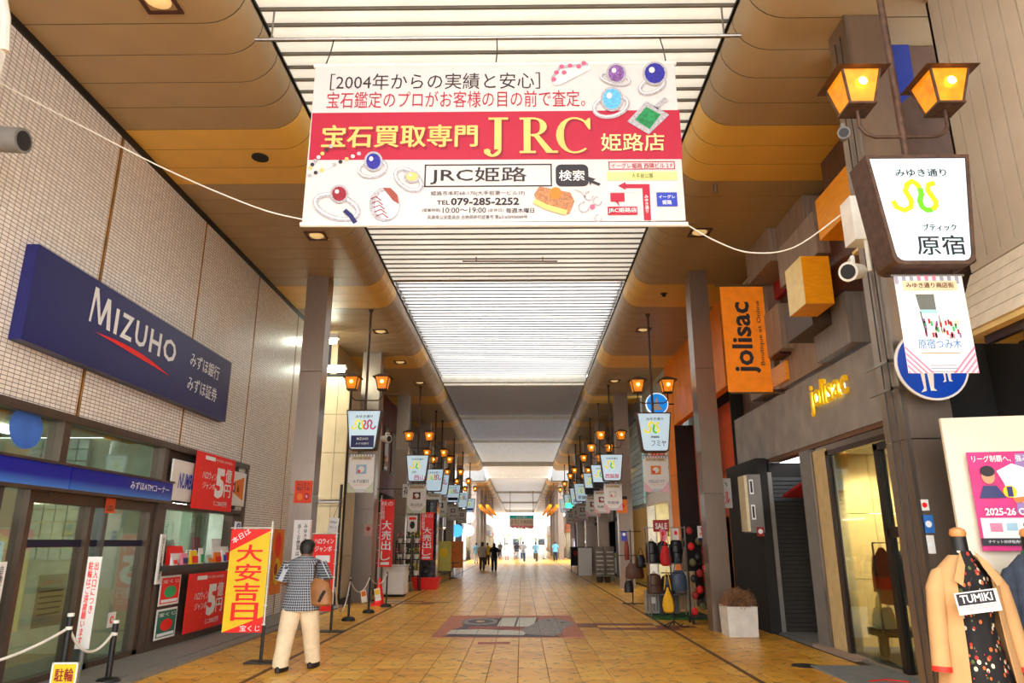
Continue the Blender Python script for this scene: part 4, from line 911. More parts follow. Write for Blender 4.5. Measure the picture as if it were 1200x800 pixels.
tapestry(-3.86, 17.33, 3.72, .62, .92, 'pale fabric banner with olive edge under the nearest left lantern sign', 'みずほ銀行', mOliv, mat('pale blue print', (150,185,205)))
tapestry(-3.84, 26.65, 3.72, .7, 1.05, 'fabric banner under the second left lantern sign, maroon picture', '西山花店', mOliv, mat('maroon print', (90, 50, 60)))
tapestry(-3.84, 31.9, 3.72, .66, .95, 'dim fabric banner under the third left lantern sign', '茶房', mOliv, mInk)
tapestry(-3.84, 34.6, 3.72, .66, .95, 'dim fabric banner under the fourth left lantern sign', '文具', mOliv, mInk)
for i, yy in enumerate((40.1, 43.6, 49.6)): tapestry(3.34, yy, 3.72, .62, .9, 'dim far fabric banner on the right under the %s lantern sign' % ('sixth','seventh','eighth')[i], '商店', mPinkP, mGrey)
for i, yy in enumerate((41.0, 47.3)): tapestry(-3.84, yy, 3.72, .62, .9, 'dim far fabric banner on the left under the %s lantern sign' % ('fifth','sixth')[i], '商店', mOliv, mGrey)
# ---------------------------------------------------------------- right: clothes shop with box facade
wr = empty('wall_right', (0,0,0), kind='structure')
mPlasG = mat('grey mottled plaster', (150, 142, 136), rough=.7, var=.2, scale=2.5, bump=.1)
part(MB().box((5.25, 7.3, 4.4), (5.6, 16.7, 7.6)), 'backing', mWoodD, wr)
part(MB().box((5.3, 2, 7.35), (9, 60, 7.9)), 'upper_block', mDark, wr)
sh_ = empty('shop_fascia', (5.1, 12, 3.3), 'long grey plaster shop fascia with glowing yellow raised letters', 'shop front')
part(MB().box((5.0, 7.3, 3.28), (5.24, 16.64, 4.4)), 'fascia_panel', mPlasG, sh_)
part(MB().box((5.02, 7.45, 3.21), (5.25, 16.6, 3.28)), 'fascia_soffit', mat('brown soffit board', (110, 72, 45), rough=.5), sh_)
part(MB().box((5.04, 8.0, 3.1), (5.1, 12.3, 3.2)).box((5.16, 8.0, 3.1), (5.22, 12.3, 3.2)), 'shutter_guide', mSteel, sh_)
def text3d(s, O, ex, up, n, w_, h_, dep, m, parent, name='raised_letter'):
    O, ex, up, n = (Vector(x) for x in (O, ex, up, n)); out = []
    tot = 0; widths = {'j':.42,'o':.98,'l':.3,'i':.3,'s':.72,'a':.86,'c':.86}; gap = .16; asc = {'j':(-.32,1.0),'o':(0,.74),'l':(0,1.05),'i':(0,1.0),'s':(0,.74),'a':(0,.74),'c':(0,.74)}
    total = sum(widths[c] for c in s)+gap*(len(s)-1); x = 0
    for c in s:
        v, f = text_mesh(c, .018); mb = MB(); z0, z1 = asc[c]; k = h_/1.37
        def W(a, b, d): return O + ex*((x+a*widths[c])/total*w_) + up*((z0+(z1-z0)*b)*k) + n*d
        nv = len(v); mb.add([W(a, b, dep) for a, b in v] + [W(a, b, .03) for a, b in v], f)
        from collections import Counter
        ec = Counter()
        for q in f:
            for i in range(len(q)): ec[tuple(sorted((q[i], q[(i+1) % len(q)])))] += 1
        for (a, b), cnt in ec.items():
            if cnt == 1: mb.f.append((a, b, b+nv, a+nv))
        out.append(part(mb, name, m, parent)); x += widths[c]+gap
    return out
p0 = aX(955, 478, 4.98); p1 = aX(995, 440, 4.98)
mYL = mat('yellow enamel letter', (235, 180, 8), rough=.4, emit=.12)
a = aX(954.5, 480, 5.0); b = aX(994, 455, 5.0)
text3d('jolisac', (5.0, a.y, a.z), (0,-1,0), (0,0,1), (-1,0,0), a.y-b.y+.1, .55, .07, mYL, sh_)
mHalo = mat('cool letter backlight', (190, 230, 250), emit=7)
part(MB().box((4.985, b.y+.1, a.z+.08), (4.999, a.y-.12, a.z+.2)), 'backlight_strip', mHalo, sh_)
# projecting boxes
mBoxO = mat('orange lacquer box', (255, 160, 20), rough=.35, var=.12, stretch=(1,1,4)); mBoxC = mat('cream wood box', (255, 222, 150), rough=.4, var=.1); mBoxR = mat('red lacquer panel', (170, 18, 14), rough=.4); mBoxB = mat('brown lacquer box', (84, 42, 26), rough=.35, var=.2); mBoxG = mat('grey laminate', (136, 126, 120), rough=.5, var=.15, stretch=(3,3,.3)); mBoxP = mat('plum box', (52, 20, 32), rough=.4); mWoodDk = mat('dark brown box', (70, 54, 42), rough=.45)
def wallbox(x, uf, vf, un, vn, m, lab, xb=5.25, ztop=None, zbot=None, pm=None, um=None):
    """uf,vf: far lower corner of the street face; un,vn: near upper corner"""
    a = aX(uf, vf, x); b = aX(un, vn, x); z0 = a.z if zbot is None else zbot; z1 = b.z if ztop is None else ztop
    r_ = empty('facade_box', (x+.1, (a.y+b.y)/2, z0), lab, 'wall panel', 'coloured boxes of the shop facade')
    y0, y1 = sorted((a.y, b.y))
    part(MB().box((x, y0, z0), (xb, y1, z1)), 'box_body', m, r_)
    if pm: part(MB().box((x-.006, y0, z0), (x-.001, y1, z1)), 'front_face', pm, r_)
    return r_
# far lower corner (u,v), near upper corner (u,v)
wallbox(4.72, 966, 225, 1003, 60, mWoodD, 'dark wood facade box at the ceiling behind the first lantern', ztop=7.38, zbot=6.1)
wallbox(5.12, 940, 222, 968, 190, mBoxB, 'recessed dark red-brown panel under the ceiling', ztop=7.38)
wallbox(4.98, 938, 262, 970, 210, mBoxG, 'grey laminate panel beside the big orange facade box', zbot=6.3, ztop=7.0)
wallbox(4.82, 905, 300, 936, 205, mWoodB, 'brown wood facade box reaching the ceiling left of the grey panel', ztop=7.38)
wallbox(4.66, 877, 334, 896, 245, mWoodB, 'tall beige wood facade box above the red panel', ztop=7.38)
wallbox(4.95, 862, 345, 873, 300, mCream, 'narrow cream facade box farthest left at the ceiling', ztop=7.2)
wallbox(4.55, 915, 338, 952, 247, mWoodB, 'large beige wood facade box above the yellow cube')
wallbox(4.35, 961, 282, 999, 185, mBoxO, 'large orange facade box left of the lit sign', zbot=None)
wallbox(4.2, 926, 371, 938, 300, mBoxO, 'yellow-orange cube with pale face projecting from the facade', xb=4.62, pm=mBoxC)
wallbox(4.75, 965, 354, 1001, 255, mBoxB, 'red-brown lacquer facade box right of the yellow cube')
wallbox(4.85, 957, 425, 989, 340, mBoxG, 'beige grey facade panel above the yellow letters')
wallbox(5.18, 993, 400, 1032, 330, mBoxB, 'recessed maroon panel near the column')
wallbox(4.55, 923, 402, 948, 342, mWoodDk, 'dark brown facade box under the yellow cube')
wallbox(5.0, 917, 455, 958, 380, mWoodB, 'light wood panel low on the facade under the dark box')
wallbox(5.15, 893, 366, 917, 312, mBoxR, 'bright red recessed panel of the facade')
wallbox(4.75, 896, 423, 911, 355, mWoodB, 'small beige wood facade box right of the orange banner')
wallbox(4.95, 903, 456, 920, 422, mBoxO, 'small orange facade box low beside the orange banner')
wallbox(4.8, 905, 422, 914, 409, mBoxP, 'tiny plum cube above the small orange box')
wallbox(5.0, 880, 470, 897, 330, mWoodB, 'wood strip panel behind the orange banner')
wallbox(4.45, 999, 300, 1016, 284, mBoxC, 'small cream facade box behind the camera bracket', zbot=5.4)
# return wall by the near column, with a blue panel
rw = empty('wall_return', (4.6, 7.3, 4.2), kind='structure')
mGloss = mat('polished brown panel', (112, 88, 76), rough=.22, metal=.5, var=.15)
part(MB().box((4.14, 7.32, 4.1), (5.3, 7.42, 7.38)), 'panel', mGloss, rw)
part(MB().box((4.14, 7.32, 0), (5.3, 7.42, 4.09)), 'dark_panel', mDark, rw)

a = aY(1041, 55, 7.3); c = aY(1074, 112, 7.3)
root = empty('blue_panel', (4.4, 7.3, 6.6), 'slanted plain blue panel high behind the near lantern pole', 'sign')
pts = [aY(*q, 7.31) for q in ((1041,56),(1061,27),(1073,106),(1054,123))]
part(MB().add(pts+[p+Vector((0,.02,0)) for p in pts], [(0,1,2,3),(7,6,5,4),(0,4,5,1),(1,5,6,2),(2,6,7,3),(3,7,4,0)]), 'panel', mat('deep blue panel', (36, 52, 130), rough=.4), root)
# orange vertical banner with the shop name
yo = 13.3; a = aY(840, 336, yo); b = aY(898, 459, yo)
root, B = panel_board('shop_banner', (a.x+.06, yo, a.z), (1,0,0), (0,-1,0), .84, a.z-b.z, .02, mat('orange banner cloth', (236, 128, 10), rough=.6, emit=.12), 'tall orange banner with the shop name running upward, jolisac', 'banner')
O_ = Vector((a.x+.06, yo, a.z-(a.z-b.z)))
B2 = Board(O_, (0,0,1), (0,-1,0), root, .004, up=(-1,0,0))
Hh = a.z-b.z
B2.text('jolisac', .36, -.14, Hh*.85, -.66, mInk, 1, .025, pix=False); B2.text('Boutique et Online', .52, -.66, Hh*.86, -.76, mInk, 1, .01, pix=False); B2.flush()
part(MB().tube([(a.x-.05, yo+.01, a.z+.03), (4.95, yo+.01, a.z+.03)], .018, 6).tube([(a.x+.1, yo+.01, a.z-Hh-.02), (5.0, yo+.01, a.z-Hh-.02)], .015, 6), 'bracket_bar', mSteel, root)
# shutter alcove
alc = empty('door_2', (5.5, 14.6, 0), kind='structure')
mShut = mat('dark grey shutter slat', (50, 50, 52), rough=.45, metal=.4)
for k in range(36): part(MB().hull8([(4.98,14.50,.04+.08*k),(5.9,14.50,.04+.08*k),(5.9,14.55,.04+.08*k),(4.98,14.55,.04+.08*k),(4.98,14.52,.11+.08*k),(5.9,14.52,.11+.08*k),(5.9,14.55,.11+.08*k),(4.98,14.55,.11+.08*k)]), 'shutter_slat', mShut, alc)
part(MB().box((4.98,14.56,0),(5.98,14.62,3.2)), 'backing', mDark, alc)
part(MB().box((4.9, 14.42, 0), (4.98, 14.58, 3.0)).box((5.9, 14.42, 0), (5.98, 14.58, 3.0)), 'shutter_rail', mGrey, alc)
part(MB().box((4.7, 14.43, 0), (4.9, 16.6, 3.28)).box((4.9,14.6,0),(5.0,16.6,3.28)), 'dark_wall', mDark, alc); part(MB().box((6.0, 12.9, 0), (6.1, 14.6, 3.2)), 'side_wall', mDark, alc)
part(MB().hull8([(5.15,12.95,2.75),(5.95,12.95,2.75),(5.95,14.4,2.5),(5.15,14.4,2.5),(5.15,12.95,2.8),(5.95,12.95,2.8),(5.95,14.4,2.55),(5.15,14.4,2.55)]), 'red_awning', mBoxR, alc)
# grey equipment box and small wooden sign on the wall left of the shutter
a = aY(866, 557, 14.45); b = aY(889, 624, 14.45)
r_ = empty('equipment_box', (4.75, 14.3, b.z), 'grey metal equipment box with small badges mounted high left of the shutter', 'box')
part(MB().box((4.42, 14.2, b.z), (4.68, 14.62, a.z)), 'cabinet', mGrey, r_); part(MB().box((4.36, 14.2, b.z+.02), (4.415, 14.6, a.z-.02)), 'beige_side', mCream, r_)
B = Board((4.42, 14.2, a.z), (1,0,0), (0,-1,0), r_, .004)
for (q, z_) in ((.03,.1),(.03,.58)): B.rect(q, -z_, q+.08, -z_-.28, mWL, 1, pix=False); B.rect(q+.02, -z_-.03, q+.06, -z_-.25, mInk, 2, pix=False)
B.rect(.1,-1.0,.24,-1.17,mDkRed,1,pix=False); B.disc(.17,-1.08,.045,.045,mWL,2,pix=False); B.flush()
root, B = panel_board('small_sign', aY(888, 580, 14.44), (1,0,0), (0,-1,0), .24, .75, .03, mat('orange wood', (205, 110, 40), rough=.5), 'narrow orange wooden sign with black handwriting beside the grey box', 'sign'); B.text('カラオケ', .07,-.1,.17,-.65, mInk, 1, .02, pix=False, vertical=True); B.flush()
root, B = panel_board('small_sign', (4.0, 15.6, 2.98), (1,0,0), (0,-1,0), .5, .62, .03, mPaper, 'white and red lit sign half hidden behind the grey box', 'sign'); B.text('占い', .08,-.05,.42,-.2,mInk,1,.02,pix=False); B.text('大セール', .05,-.25,.45,-.55,mRed,1,.03,pix=False); B.flush()
# shop front: pilaster, glass, interior
sf = empty('window_2', (5.05, 10.5, 0), kind='structure')
part(MB().box((4.98, 12.45, 0), (5.35, 12.9, 3.2)), 'dark_jamb', mGrey, sf)
part(MB().box((4.98, 12.35, 0), (5.02, 12.43, 3.15)), 'steel_edge', mSteel, sf); part(MB().box((5.0, 11.86, 0), (5.25, 12.34, 3.15)), 'pilaster', mat('cream pilaster', (205, 180, 130), rough=.6), sf)
mBF = mat('dark brown frame', (52, 32, 22), rough=.4)
part(MB().box((5.0, 11.74, 0), (5.08, 11.85, 3.1)).box((5.0, 8, 3.02), (5.08, 11.85, 3.1)), 'frame', mBF, sf)
part(MB().box((4.98, 10.05, 0), (5.08, 10.18, 2.98)).box((4.98, 8, 2.9), (5.08, 10.18, 3.0)).box((4.98, 8, 1.72), (5.08, 10.1, 1.86)).box((4.98, 8.0, 0), (5.08, 8.12, 3)), 'door_frame', mat('black brown door frame', (30, 22, 18), rough=.35), sf)
part(MB().box((5.03, 10.18, .04), (5.04, 11.74, 3.02)), 'pane', mGlass, sf); part(MB().box((5.03, 8.1, .04), (5.04, 10.05, 2.95)), 'pane', mGlass, sf)
inn = empty('wall_back', (6.4, 12.5, 0), kind='structure')
mTan = mat('warm beige wall', (214, 180, 118), rough=.7, var=.06)
for i in range(4):
    for k in range(3): part(MB().box((5.26+.7*i, 12.42, .03+1.05*k), (5.26+.7*i+.69, 12.5, .03+1.05*k+1.04)), 'wall_board', mTan, inn)
part(MB().box((8.0, 7.3, 0), (8.1, 12.5, 3.2)), 'side_wall', mTan, inn); part(MB().box((5.1, 7.3, 0), (8.1, 7.4, 3.2)), 'near_wall', mTan, inn)
part(MB().box((5.1, 7.3, 3.12), (8.1, 12.5, 3.2)), 'room_ceiling', mWhite, inn); part(MB().box((5.1, 7.3, .02), (8.0, 12.5, .04)), 'room_floor', mGreyC, inn)
def lamp(name, kind, loc, energy, color, size=.2, rot=(0,0,0), spot=60):
    l = bpy.data.lights.new(name, kind); l.energy = energy; l.color = color
    if kind == 'AREA': l.size = size
    if kind == 'SPOT': l.spot_size = R(spot); l.shadow_soft_size = .05; l.spot_blend = .6
    if kind == 'POINT': l.shadow_soft_size = size
    o = bpy.data.objects.new(name, l); col.objects.link(o); o.location = loc; o.rotation_euler = rot; return o
for i, (x, y, tx, ty) in enumerate(((5.8, 11.2, 5.9, 12.4), (6.1, 10.0, 6.4, 12.0))):
    r_ = empty('track_spotlight', (x, y, 3.0), '%s white track spotlight on the clothes shop ceiling' % ('nearer to glass','deeper inside')[i], 'lamp')
    MB().tube([(0,0,.1),(0,0,.02)], .015, 6).tube([(0,-.06,.02),(0,.1,-.05)], .045, 10).build('housing', mWhite, r_)
    d = Vector((tx-x, ty-y, -1.3)); lp = lamp('spot', 'SPOT', (0,.13,-.07), 170, (1,.86,.66), spot=85); lp.rotation_euler = d.to_track_quat('-Z','Y').to_euler(); lp.parent = r_
r_ = empty('ceiling_panel_lamp', (6.4, 9.5, 3.1), 'flat warm ceiling lamp inside the clothes shop', 'lamp'); MB().box((-.3,-.3,0),(.3,.3,.02)).build('lens', mat('warm shop lamp', (255, 220, 160), emit=7), r_)
# dark interior goods: rack, bag, bench
rk = empty('clothes_rack', (5.66, 10.95, 0), 'black clothes rack behind the shop glass', 'rack')
MB().tube([(-.5,0,0),(-.5,0,1.65),(.5,0,1.65),(.5,0,0)], .015, 6).tube([(-.5,-.25,.02),(-.5,.25,.02)], .015, 6).tube([(.5,-.25,.02),(.5,.25,.02)], .015, 6).build('frame', mBlack, rk)
random.seed(4)
for i, (c, nm) in enumerate((((170,70,30),'rust orange'), ((60,60,66),'charcoal'), ((210,215,215),'pale grey'), ((225,222,215),'white'), ((90,60,45),'brown'))):
    m = mat('cloth '+nm, c, rough=.9); y_ = 10.95; x = 5.28+.17*i
    r_ = empty('hanging_shirt', (x, y_, .8), nm+' shirt hanging on the black rack behind the glass', 'clothes', 'shirts on the rack behind the glass')
    mb = MB().ell([(0,0,0,.06,.24),(0,0,.4,.05,.22),(0,0,.62,.05,.24),(0,0,.74,.03,.12),(0,0,.78,.02,.07)], 12, fold=.08)
    for s in (-1,1): mb.tube([(0,s*.2,.66),(0,s*.28,.45),(0,s*.3,.15)], [.05,.05,.045], 8)
    mb.build('body', m, r_, True); MB().tube([(0,-.18,.68),(0,0,.79),(0,.18,.68)], .008, 5).tube([(0,0,.79),(0,0,.86)], .005, 5).build('hanger', mat('wood hanger', (190,110,60)), r_)
bn = solo(MB().box((5.25,11.22,.32),(6.3,11.66,.42)).box((5.3,11.25,.04),(5.36,11.31,.32)).box((6.2,11.4,.04),(6.26,11.46,.32)).box((5.3,11.4,.04),(5.36,11.46,.32)), 'display_bench', mBlack, 'low dark display bench behind the shop glass', 'bench')
def handbag(name, c, w_, h_, d, m, lab, hm=None, hl=.22, group=None, rz=0):
    r_ = empty(name, c, lab, 'bag', group, rz=rz)
    mb = MB().ell([(0,0,0,w_*.42,d*.5),(0,0,h_*.08,w_*.5,d*.52),(0,0,h_*.5,w_*.48,d*.5),(0,0,h_*.9,w_*.4,d*.3),(0,0,h_,w_*.36,d*.12)], 16, fold=.03, nf=5); mb.build('body', m, r_, True)
    hm = hm or m
    for s in (-1,1): MB().tube([(-w_*.22,s*d*.2,h_*.85),(-w_*.2,s*d*.15,h_+hl*.6),(0,s*d*.08,h_+hl),(w_*.2,s*d*.15,h_+hl*.6),(w_*.22,s*d*.2,h_*.85)], .01, 6).build('handle', hm, r_, True)
    return r_
handbag('handbag', (5.4, 11.4, .42), .36, .3, .14, mat('cream leather', (225, 205, 160), rough=.5), 'cream tote bag on the low bench behind the glass')
handbag('hanging_bag', (5.45, 10.15, 2.05), .34, .26, .16, mat('burnt orange knit', (196, 82, 28), rough=.95, bump=.5, scale=25), 'burnt orange knitted bag hanging high behind the door glass', hl=.35)
for s, lb in ((0, 'left'), (1, 'right')):
    solo(MB().ell([(0,0,0,.05,.13),(0,0,.04,.05,.13),(0,.03,.09,.035,.08),(0,.05,.14,.03,.04)], 10), 'silver_shoe', mat('silver leather', (200,198,190), rough=.3, metal=.6), '%s shoe of the silver pair in the shop window' % lb, 'shoe', 'silver shoes in the window', loc=(5.3+.14*s, 9.95, .04), smooth=True)

# ---------------------------------------------------------------- right: nearest building with ribbed cream wall and canopy
nb = empty('wall_right', (4.6, 5, 4.3), kind='structure')
mCrW = mat('cream wall board', (186, 172, 152), rough=.6, var=.04)
part(MB().box((4.52, 1.0, 4.3), (4.8, 6.60, 7.45)), 'backing', mBrnMetal, nb)
y = 6.63
while y > 1.2:
    part(MB().box((4.5, y-.185, 4.3), (4.54, y, 7.42)), 'wall_board', mCrW, nb); y -= .2
part(MB().box((4.46, 1, 4.22), (4.8, 6.65, 4.3)), 'bottom_trim', mCrW, nb); part(MB().box((4.5, 6.6, 4.3), (5.0, 6.64, 7.4)), 'end_board', mWoodD, nb)
for k in range(5):
    z1 = 4.2-.13*k; xx = 4.45-.055*k
    part(MB().hull8([(xx-.055,1,z1-.125),(xx+.1,1,z1-.125),(xx+.1,6.66,z1-.125),(xx-.055,6.66,z1-.125),(xx,1,z1),(xx+.1,1,z1),(xx+.1,6.66,z1),(xx,6.66,z1)]), 'canopy_board', mat('cream siding', (222, 208, 184), rough=.5), nb)
part(MB().box((4.2, 1, 3.5), (5.2, 6.66, 3.55)), 'canopy_soffit', mat('pale yellow soffit', (216, 186, 120), rough=.6), nb)
part(MB().box((4.3, 1.2, 3.42), (4.36, 6.4, 3.5)), 'soffit_rail', mBrnMetal, nb)
part(MB().box((4.75, 1, 0), (4.9, 6.6, 3.5)), 'dark_recess', mDark, nb)
r_ = empty('rain_pipe', (4.5, 6.1, 0), 'grey vertical pipe under the cream canopy at the right edge', 'pipe'); MB().tube([(0,0,0),(0,0,3.5)], .05, 10).build('pipe_body', mGrey, r_, True)
part(MB().box((4.9, 6.61, 0), (5.0, 7.3, 4.6)), 'dark_panel', mDark, nb)
# white board with event poster
root, B = panel_board('display_board', aY(1102, 490, 6.2), (1,-.22,0), (-.22,-1,0), 1.4, 2.4, .05, mat('cream board', (226, 216, 196), rough=.6, var=.02), 'large cream panel with a sports poster behind the mannequins', 'board')
part(MB().cbox((3.85, 6.25, .22), (.06,.3,.44)).cbox((4.75, 6.05, .22), (.06,.3,.44)), 'foot', mGrey, root)
pr, B = panel_board('event_poster', Vector(aY(1132, 530, 6.11)), (1,-.22,0), (-.22,-1,0), .7, .8, .006, mat('magenta poster', (206, 40, 120), rough=.5, var=.25, scale=5), 'magenta and violet volleyball event poster on the cream panel', 'poster')
B.poly([(.36,-.02),(.66,-.02),(.66,-.5),(.3,-.5)], mat('violet print', (150,120,180)), 1, pix=False); B.poly([(.5,-.02),(.66,-.02),(.66,-.28),(.55,-.2)], mat('cyan print', (90,190,225)), 2, pix=False)
B.text('リーグ制覇へ、強みをつくれ', .03,-.03,.64,-.085, mWL, 3, .02, pix=False)
B.poly([(.2,-.16),(.32,-.1),(.42,-.14),(.4,-.22),(.5,-.3),(.36,-.42),(.26,-.36),(.24,-.26)], mWL, 3, pix=False)
skin_p = mat('printed skin', (205,150,115)); 
B.disc(.13,-.2,.05,.065,skin_p,4,pix=False); B.disc(.13,-.16,.055,.045,mInk,5,pix=False); B.poly([(.04,-.38),(.08,-.28),(.18,-.28),(.24,-.38)], mNavy, 4, pix=False); B.disc(.27,-.33,.05,.05,mYel,5,pix=False); B.poly([(.25,-.29),(.29,-.29),(.29,-.37),(.25,-.37)], mNavy, 6, pix=False)
B.disc(.6,-.2,.045,.06,skin_p,4,pix=False); B.disc(.6,-.16,.05,.04,mInk,5,pix=False); B.poly([(.5,-.45),(.54,-.28),(.66,-.27),(.66,-.45)], mat('pale blue print', (150,185,205)), 4, pix=False); B.poly([(.28,-.38),(.46,-.36),(.48,-.4),(.3,-.42)], mat('orange print2',(225,120,60)), 4, pix=False)
B.text('2025-26 OPENING', .06,-.46,.6,-.52, mWL, 6, .03, pix=False)
B.rect(.02,-.54,.66,-.7,mPaper,3,pix=False); B.text('9.5', .32,-.57,.47,-.66, mCrim, 4, .03, pix=False); B.rect(.08,-.58,.17,-.65,mPinkP,4,pix=False); B.rect(.2,-.58,.28,-.64,mat('pale blue print',(1,1,1)),4,pix=False); B.text('土 13:00', .5,-.57,.63,-.62, mCrim, 4, .01, pix=False)
B.rect(0,-.7,.66,-.76,mInk,3,pix=False); B.text('チケット好評販売中', .05,-.715,.3,-.74, mWL, 4, 0, pix=False); B.flush()
# ---------------------------------------------------------------- things on the near right column
def camera_dev(name, loc, d, lab, m=mWhite, r_=.09, l=.26):
    o = empty(name, loc, lab, 'camera'); d = Vector(d).normalized(); a = Vector((0,0,0))
    MB().tube([a-d*l*.5, a+d*l*.4, a+d*l*.5], [r_*.8, r_, r_*1.08], 16).build('housing', m, o, True); MB().tube([a+d*l*.5, a+d*(l*.5+.005)], r_*.82, 16).build('lens', mBlack, o)
    MB().tube([(0,0,r_*.8), (0,0,r_+.06), (.06,.21,r_+.08)], .022, 8).build('bracket', m, o, True); return o
p = aY(1001, 318, 6.6); camera_dev('security_camera', p, (-.75,-.6,-.25), 'white cylindrical security camera on the near right column below the junction box')
p = aY(989, 158, 6.65); camera_dev('security_camera', p, (-.4,-.85,-.2), 'small dark-faced security camera under the near left lantern', mGrey, .06, .16)
a = aY(992, 233, 6.62); b = aY(1020, 283, 6.62)
r_ = empty('junction_box', ((a.x+b.x)/2, 6.7, b.z), 'white junction box beside the lit sign on the near column', 'box')
part(MB().box((a.x, 6.55, b.z), (a.x+.2, 6.78, a.z)), 'cabinet', mWhite, r_); part(MB().tube([(a.x+.12,6.6,b.z),(a.x+.12,6.6,b.z-.32)], .02, 8), 'conduit', mWhite, r_)
solo(MB().tube([(3.65,6.92,.0),(3.65,6.92,7.2)], .007, 6).tube([(3.65,7.05,0),(3.65,7.05,7.2)], .007, 6), 'cable_run', mBlack, 'black cables running up the left edge of the near column', 'cable', kind='stuff')
for i, v in enumerate((425, 457)):
    z_ = aY(1045, v, 6.8).z; solo(MB().box((3.57, 6.765, z_), (4.15, 6.785, z_+.03)).box((3.57, 6.765, z_), (3.59, 7.23, z_+.03)), 'steel_band', mSteel, '%s steel strap around the near column holding the round blue sign' % ('upper','lower')[i], 'strap')
# round blue pedestrian sign
cc = aY(1092, 427, 6.62)
r_ = empty('road_sign', (cc.x, 6.62, cc.z), 'round blue sign with white adult and child figures behind the nearest cloth banner', 'road sign')
MB().tube([(0,0,0),(0,.02,0)], .345, 40).xf(Matrix.Identity(4)).build('disc', mat('sign white rim', (235,235,235), rough=.3), r_); 
B = Board((cc.x, 6.62, cc.z), (1,0,0), (0,-1,0), r_, .004); B.disc(0,0,.325,.325,mat('road sign blue', (10,70,190), rough=.3),1,'blue_face',40,False)
f = mPaper
def fig(cx, s, arm=1):
    B.disc(cx,.16*s,.045*s,.05*s,f,2,'figure',12,False); B.poly([(cx-.075*s,.1*s),(cx+.075*s,.1*s),(cx+.085*s,-.06*s),(cx+.06*s,-.27*s),(cx+.09*s,-.3*s),(cx+.02*s,-.3*s),(cx+.005*s,-.08*s),(cx-.02*s,-.08*s),(cx-.025*s,-.3*s),(cx-.09*s,-.32*s),(cx-.05*s,-.27*s),(cx-.07*s,-.06*s)], f, 2, 'figure', False)
    B.ribbon([(cx-.07*s*arm,.08*s),(cx-.12*s*arm,-.0*s),(cx-.17*s*arm,-.06*s)], .03*s, f, 2, 'figure', False)
fig(-.07, .85, -1); fig(.12, .55, 1); B.flush()
for z_, c, w_, h_, lb in ((1.92+.0,mPaper,.08,.1,'small white sticker with a red symbol on the near column'), (1.78,mat('sticker blue',(40,110,190)),.1,.16,'small blue sticker on the near column'), (1.6,mPaper,.08,.16,'torn white sticker on the near column')):
    root, B = panel_board('column_sticker', (3.69, 6.795, z_+.12), (1,0,0), (0,-1,0), w_, h_, .003, c, lb, 'sticker'); B.disc(w_/2,-h_/2,w_*.3,w_*.3,mRed if z_ > 1.9 else mWL,1,pix=False); B.flush()

# ---------------------------------------------------------------- mannequins with clothes, near right
yM = 5.5
def mannequin(loc, lab, coat, dress, cuffs=None, closed=False, rz=0):
    o = empty('mannequin', loc, lab, 'mannequin', rz=rz)
    MB().ell([(0,0,.95,.12,.08),(0,0,1.05,.13,.09),(0,0,1.3,.15,.1),(0,0,1.45,.17,.09),(0,0,1.55,.08,.06),(0,0,1.6,.055,.055),(0,0,1.7,.052,.052)], 16).build('torso_form', mBlack, o, True)
    MB().lathe([(.05,1.7),(.058,1.72),(.05,1.75),(.02,1.765)]).build('neck_cap', mat('light wood cap', (205,140,80), rough=.4), o, True)
    MB().tube([(0,0,.03),(0,0,.95)], .018, 8).lathe([(.18,0),(.18,.02),(.05,.035)], n=18).build('stand', mBlack, o, True)
    MB().ell([(0,0,.28,.27,.2),(0,0,.5,.24,.18),(0,0,.75,.2,.15),(0,0,.95,.165,.125),(0,0,1.08,.14,.11),(0,0,1.3,.165,.125),(0,0,1.42,.165,.115),(0,0,1.52,.09,.075),(0,0,1.6,.062,.062)], 40, fold=.035, nf=9).build('dress', dress, o, True)
    # open coat: rings open at the front (towards -y)
    nr = 30; op = .62 if not closed else .12
    rings = []
    for (z, rx, ry) in ((.5,.31,.2),(.7,.28,.19),(.95,.245,.17),(1.15,.23,.155),(1.35,.225,.15),(1.45,.215,.13),(1.52,.14,.1),(1.57,.085,.08)):
        rr = []
        for j in range(nr+1):
            a = -math.pi/2 + op + (2*math.pi-2*op)*j/nr; k = 1+.03*math.sin(a*9)*(1.5-z)
            rr.append((rx*k*math.cos(a), ry*k*math.sin(a)+.0, z))
        rings.append(rr)
    mb = MB(); n = nr+1
    for rr in rings: mb.v += rr
    for rr in rings: mb.v += [(x*.97, y*.96, z) for x, y, z in rr]
    K = len(rings)*n
    for i in range(len(rings)-1):
        for j in range(nr):
            q = i*n+j; mb.f += [(q, q+1, q+n+1, q+n), (K+q, K+q+n, K+q+n+1, K+q+1)]
        for j in (0, nr): mb.f.append((i*n+j, (i+1)*n+j, K+(i+1)*n+j, K+i*n+j))
    for j in range(nr): mb.f.append((j, K+j, K+j+1, j+1))
    ct = mb.build('coat', coat, o, True)
    for s in (-1, 1):
        mb = MB().tube([(s*.1,0,1.475),(s*.185,0,1.425),(s*.225,-.01,1.34),(s*.245,-.02,1.2),(s*.27,-.03,1.02),(s*.29,-.05,.82)], [.04,.06,.068,.066,.06,.062], 14); mb.build('sleeve', coat, o, True)
        if cuffs: MB().tube([(s*.29,-.05,.825),(s*.292,-.052,.79)], .0645, 14).build('red_cuff', cuffs, o, True)
        MB().add([(s*.05,-.075,1.6),(s*.11,-.13,1.52),(s*.17,-.155,1.4),(s*.12,-.17,1.36),(s*.06,-.13,1.5)], [(0,1,2,3,4)]).build('lapel', coat, o)
    for z in (.7,.9,1.1): MB().lathe([(.012,0),(.012,.006)], (-.2,-.14,z), 8).build('button', mBrnMetal, o) if closed else None
    return o
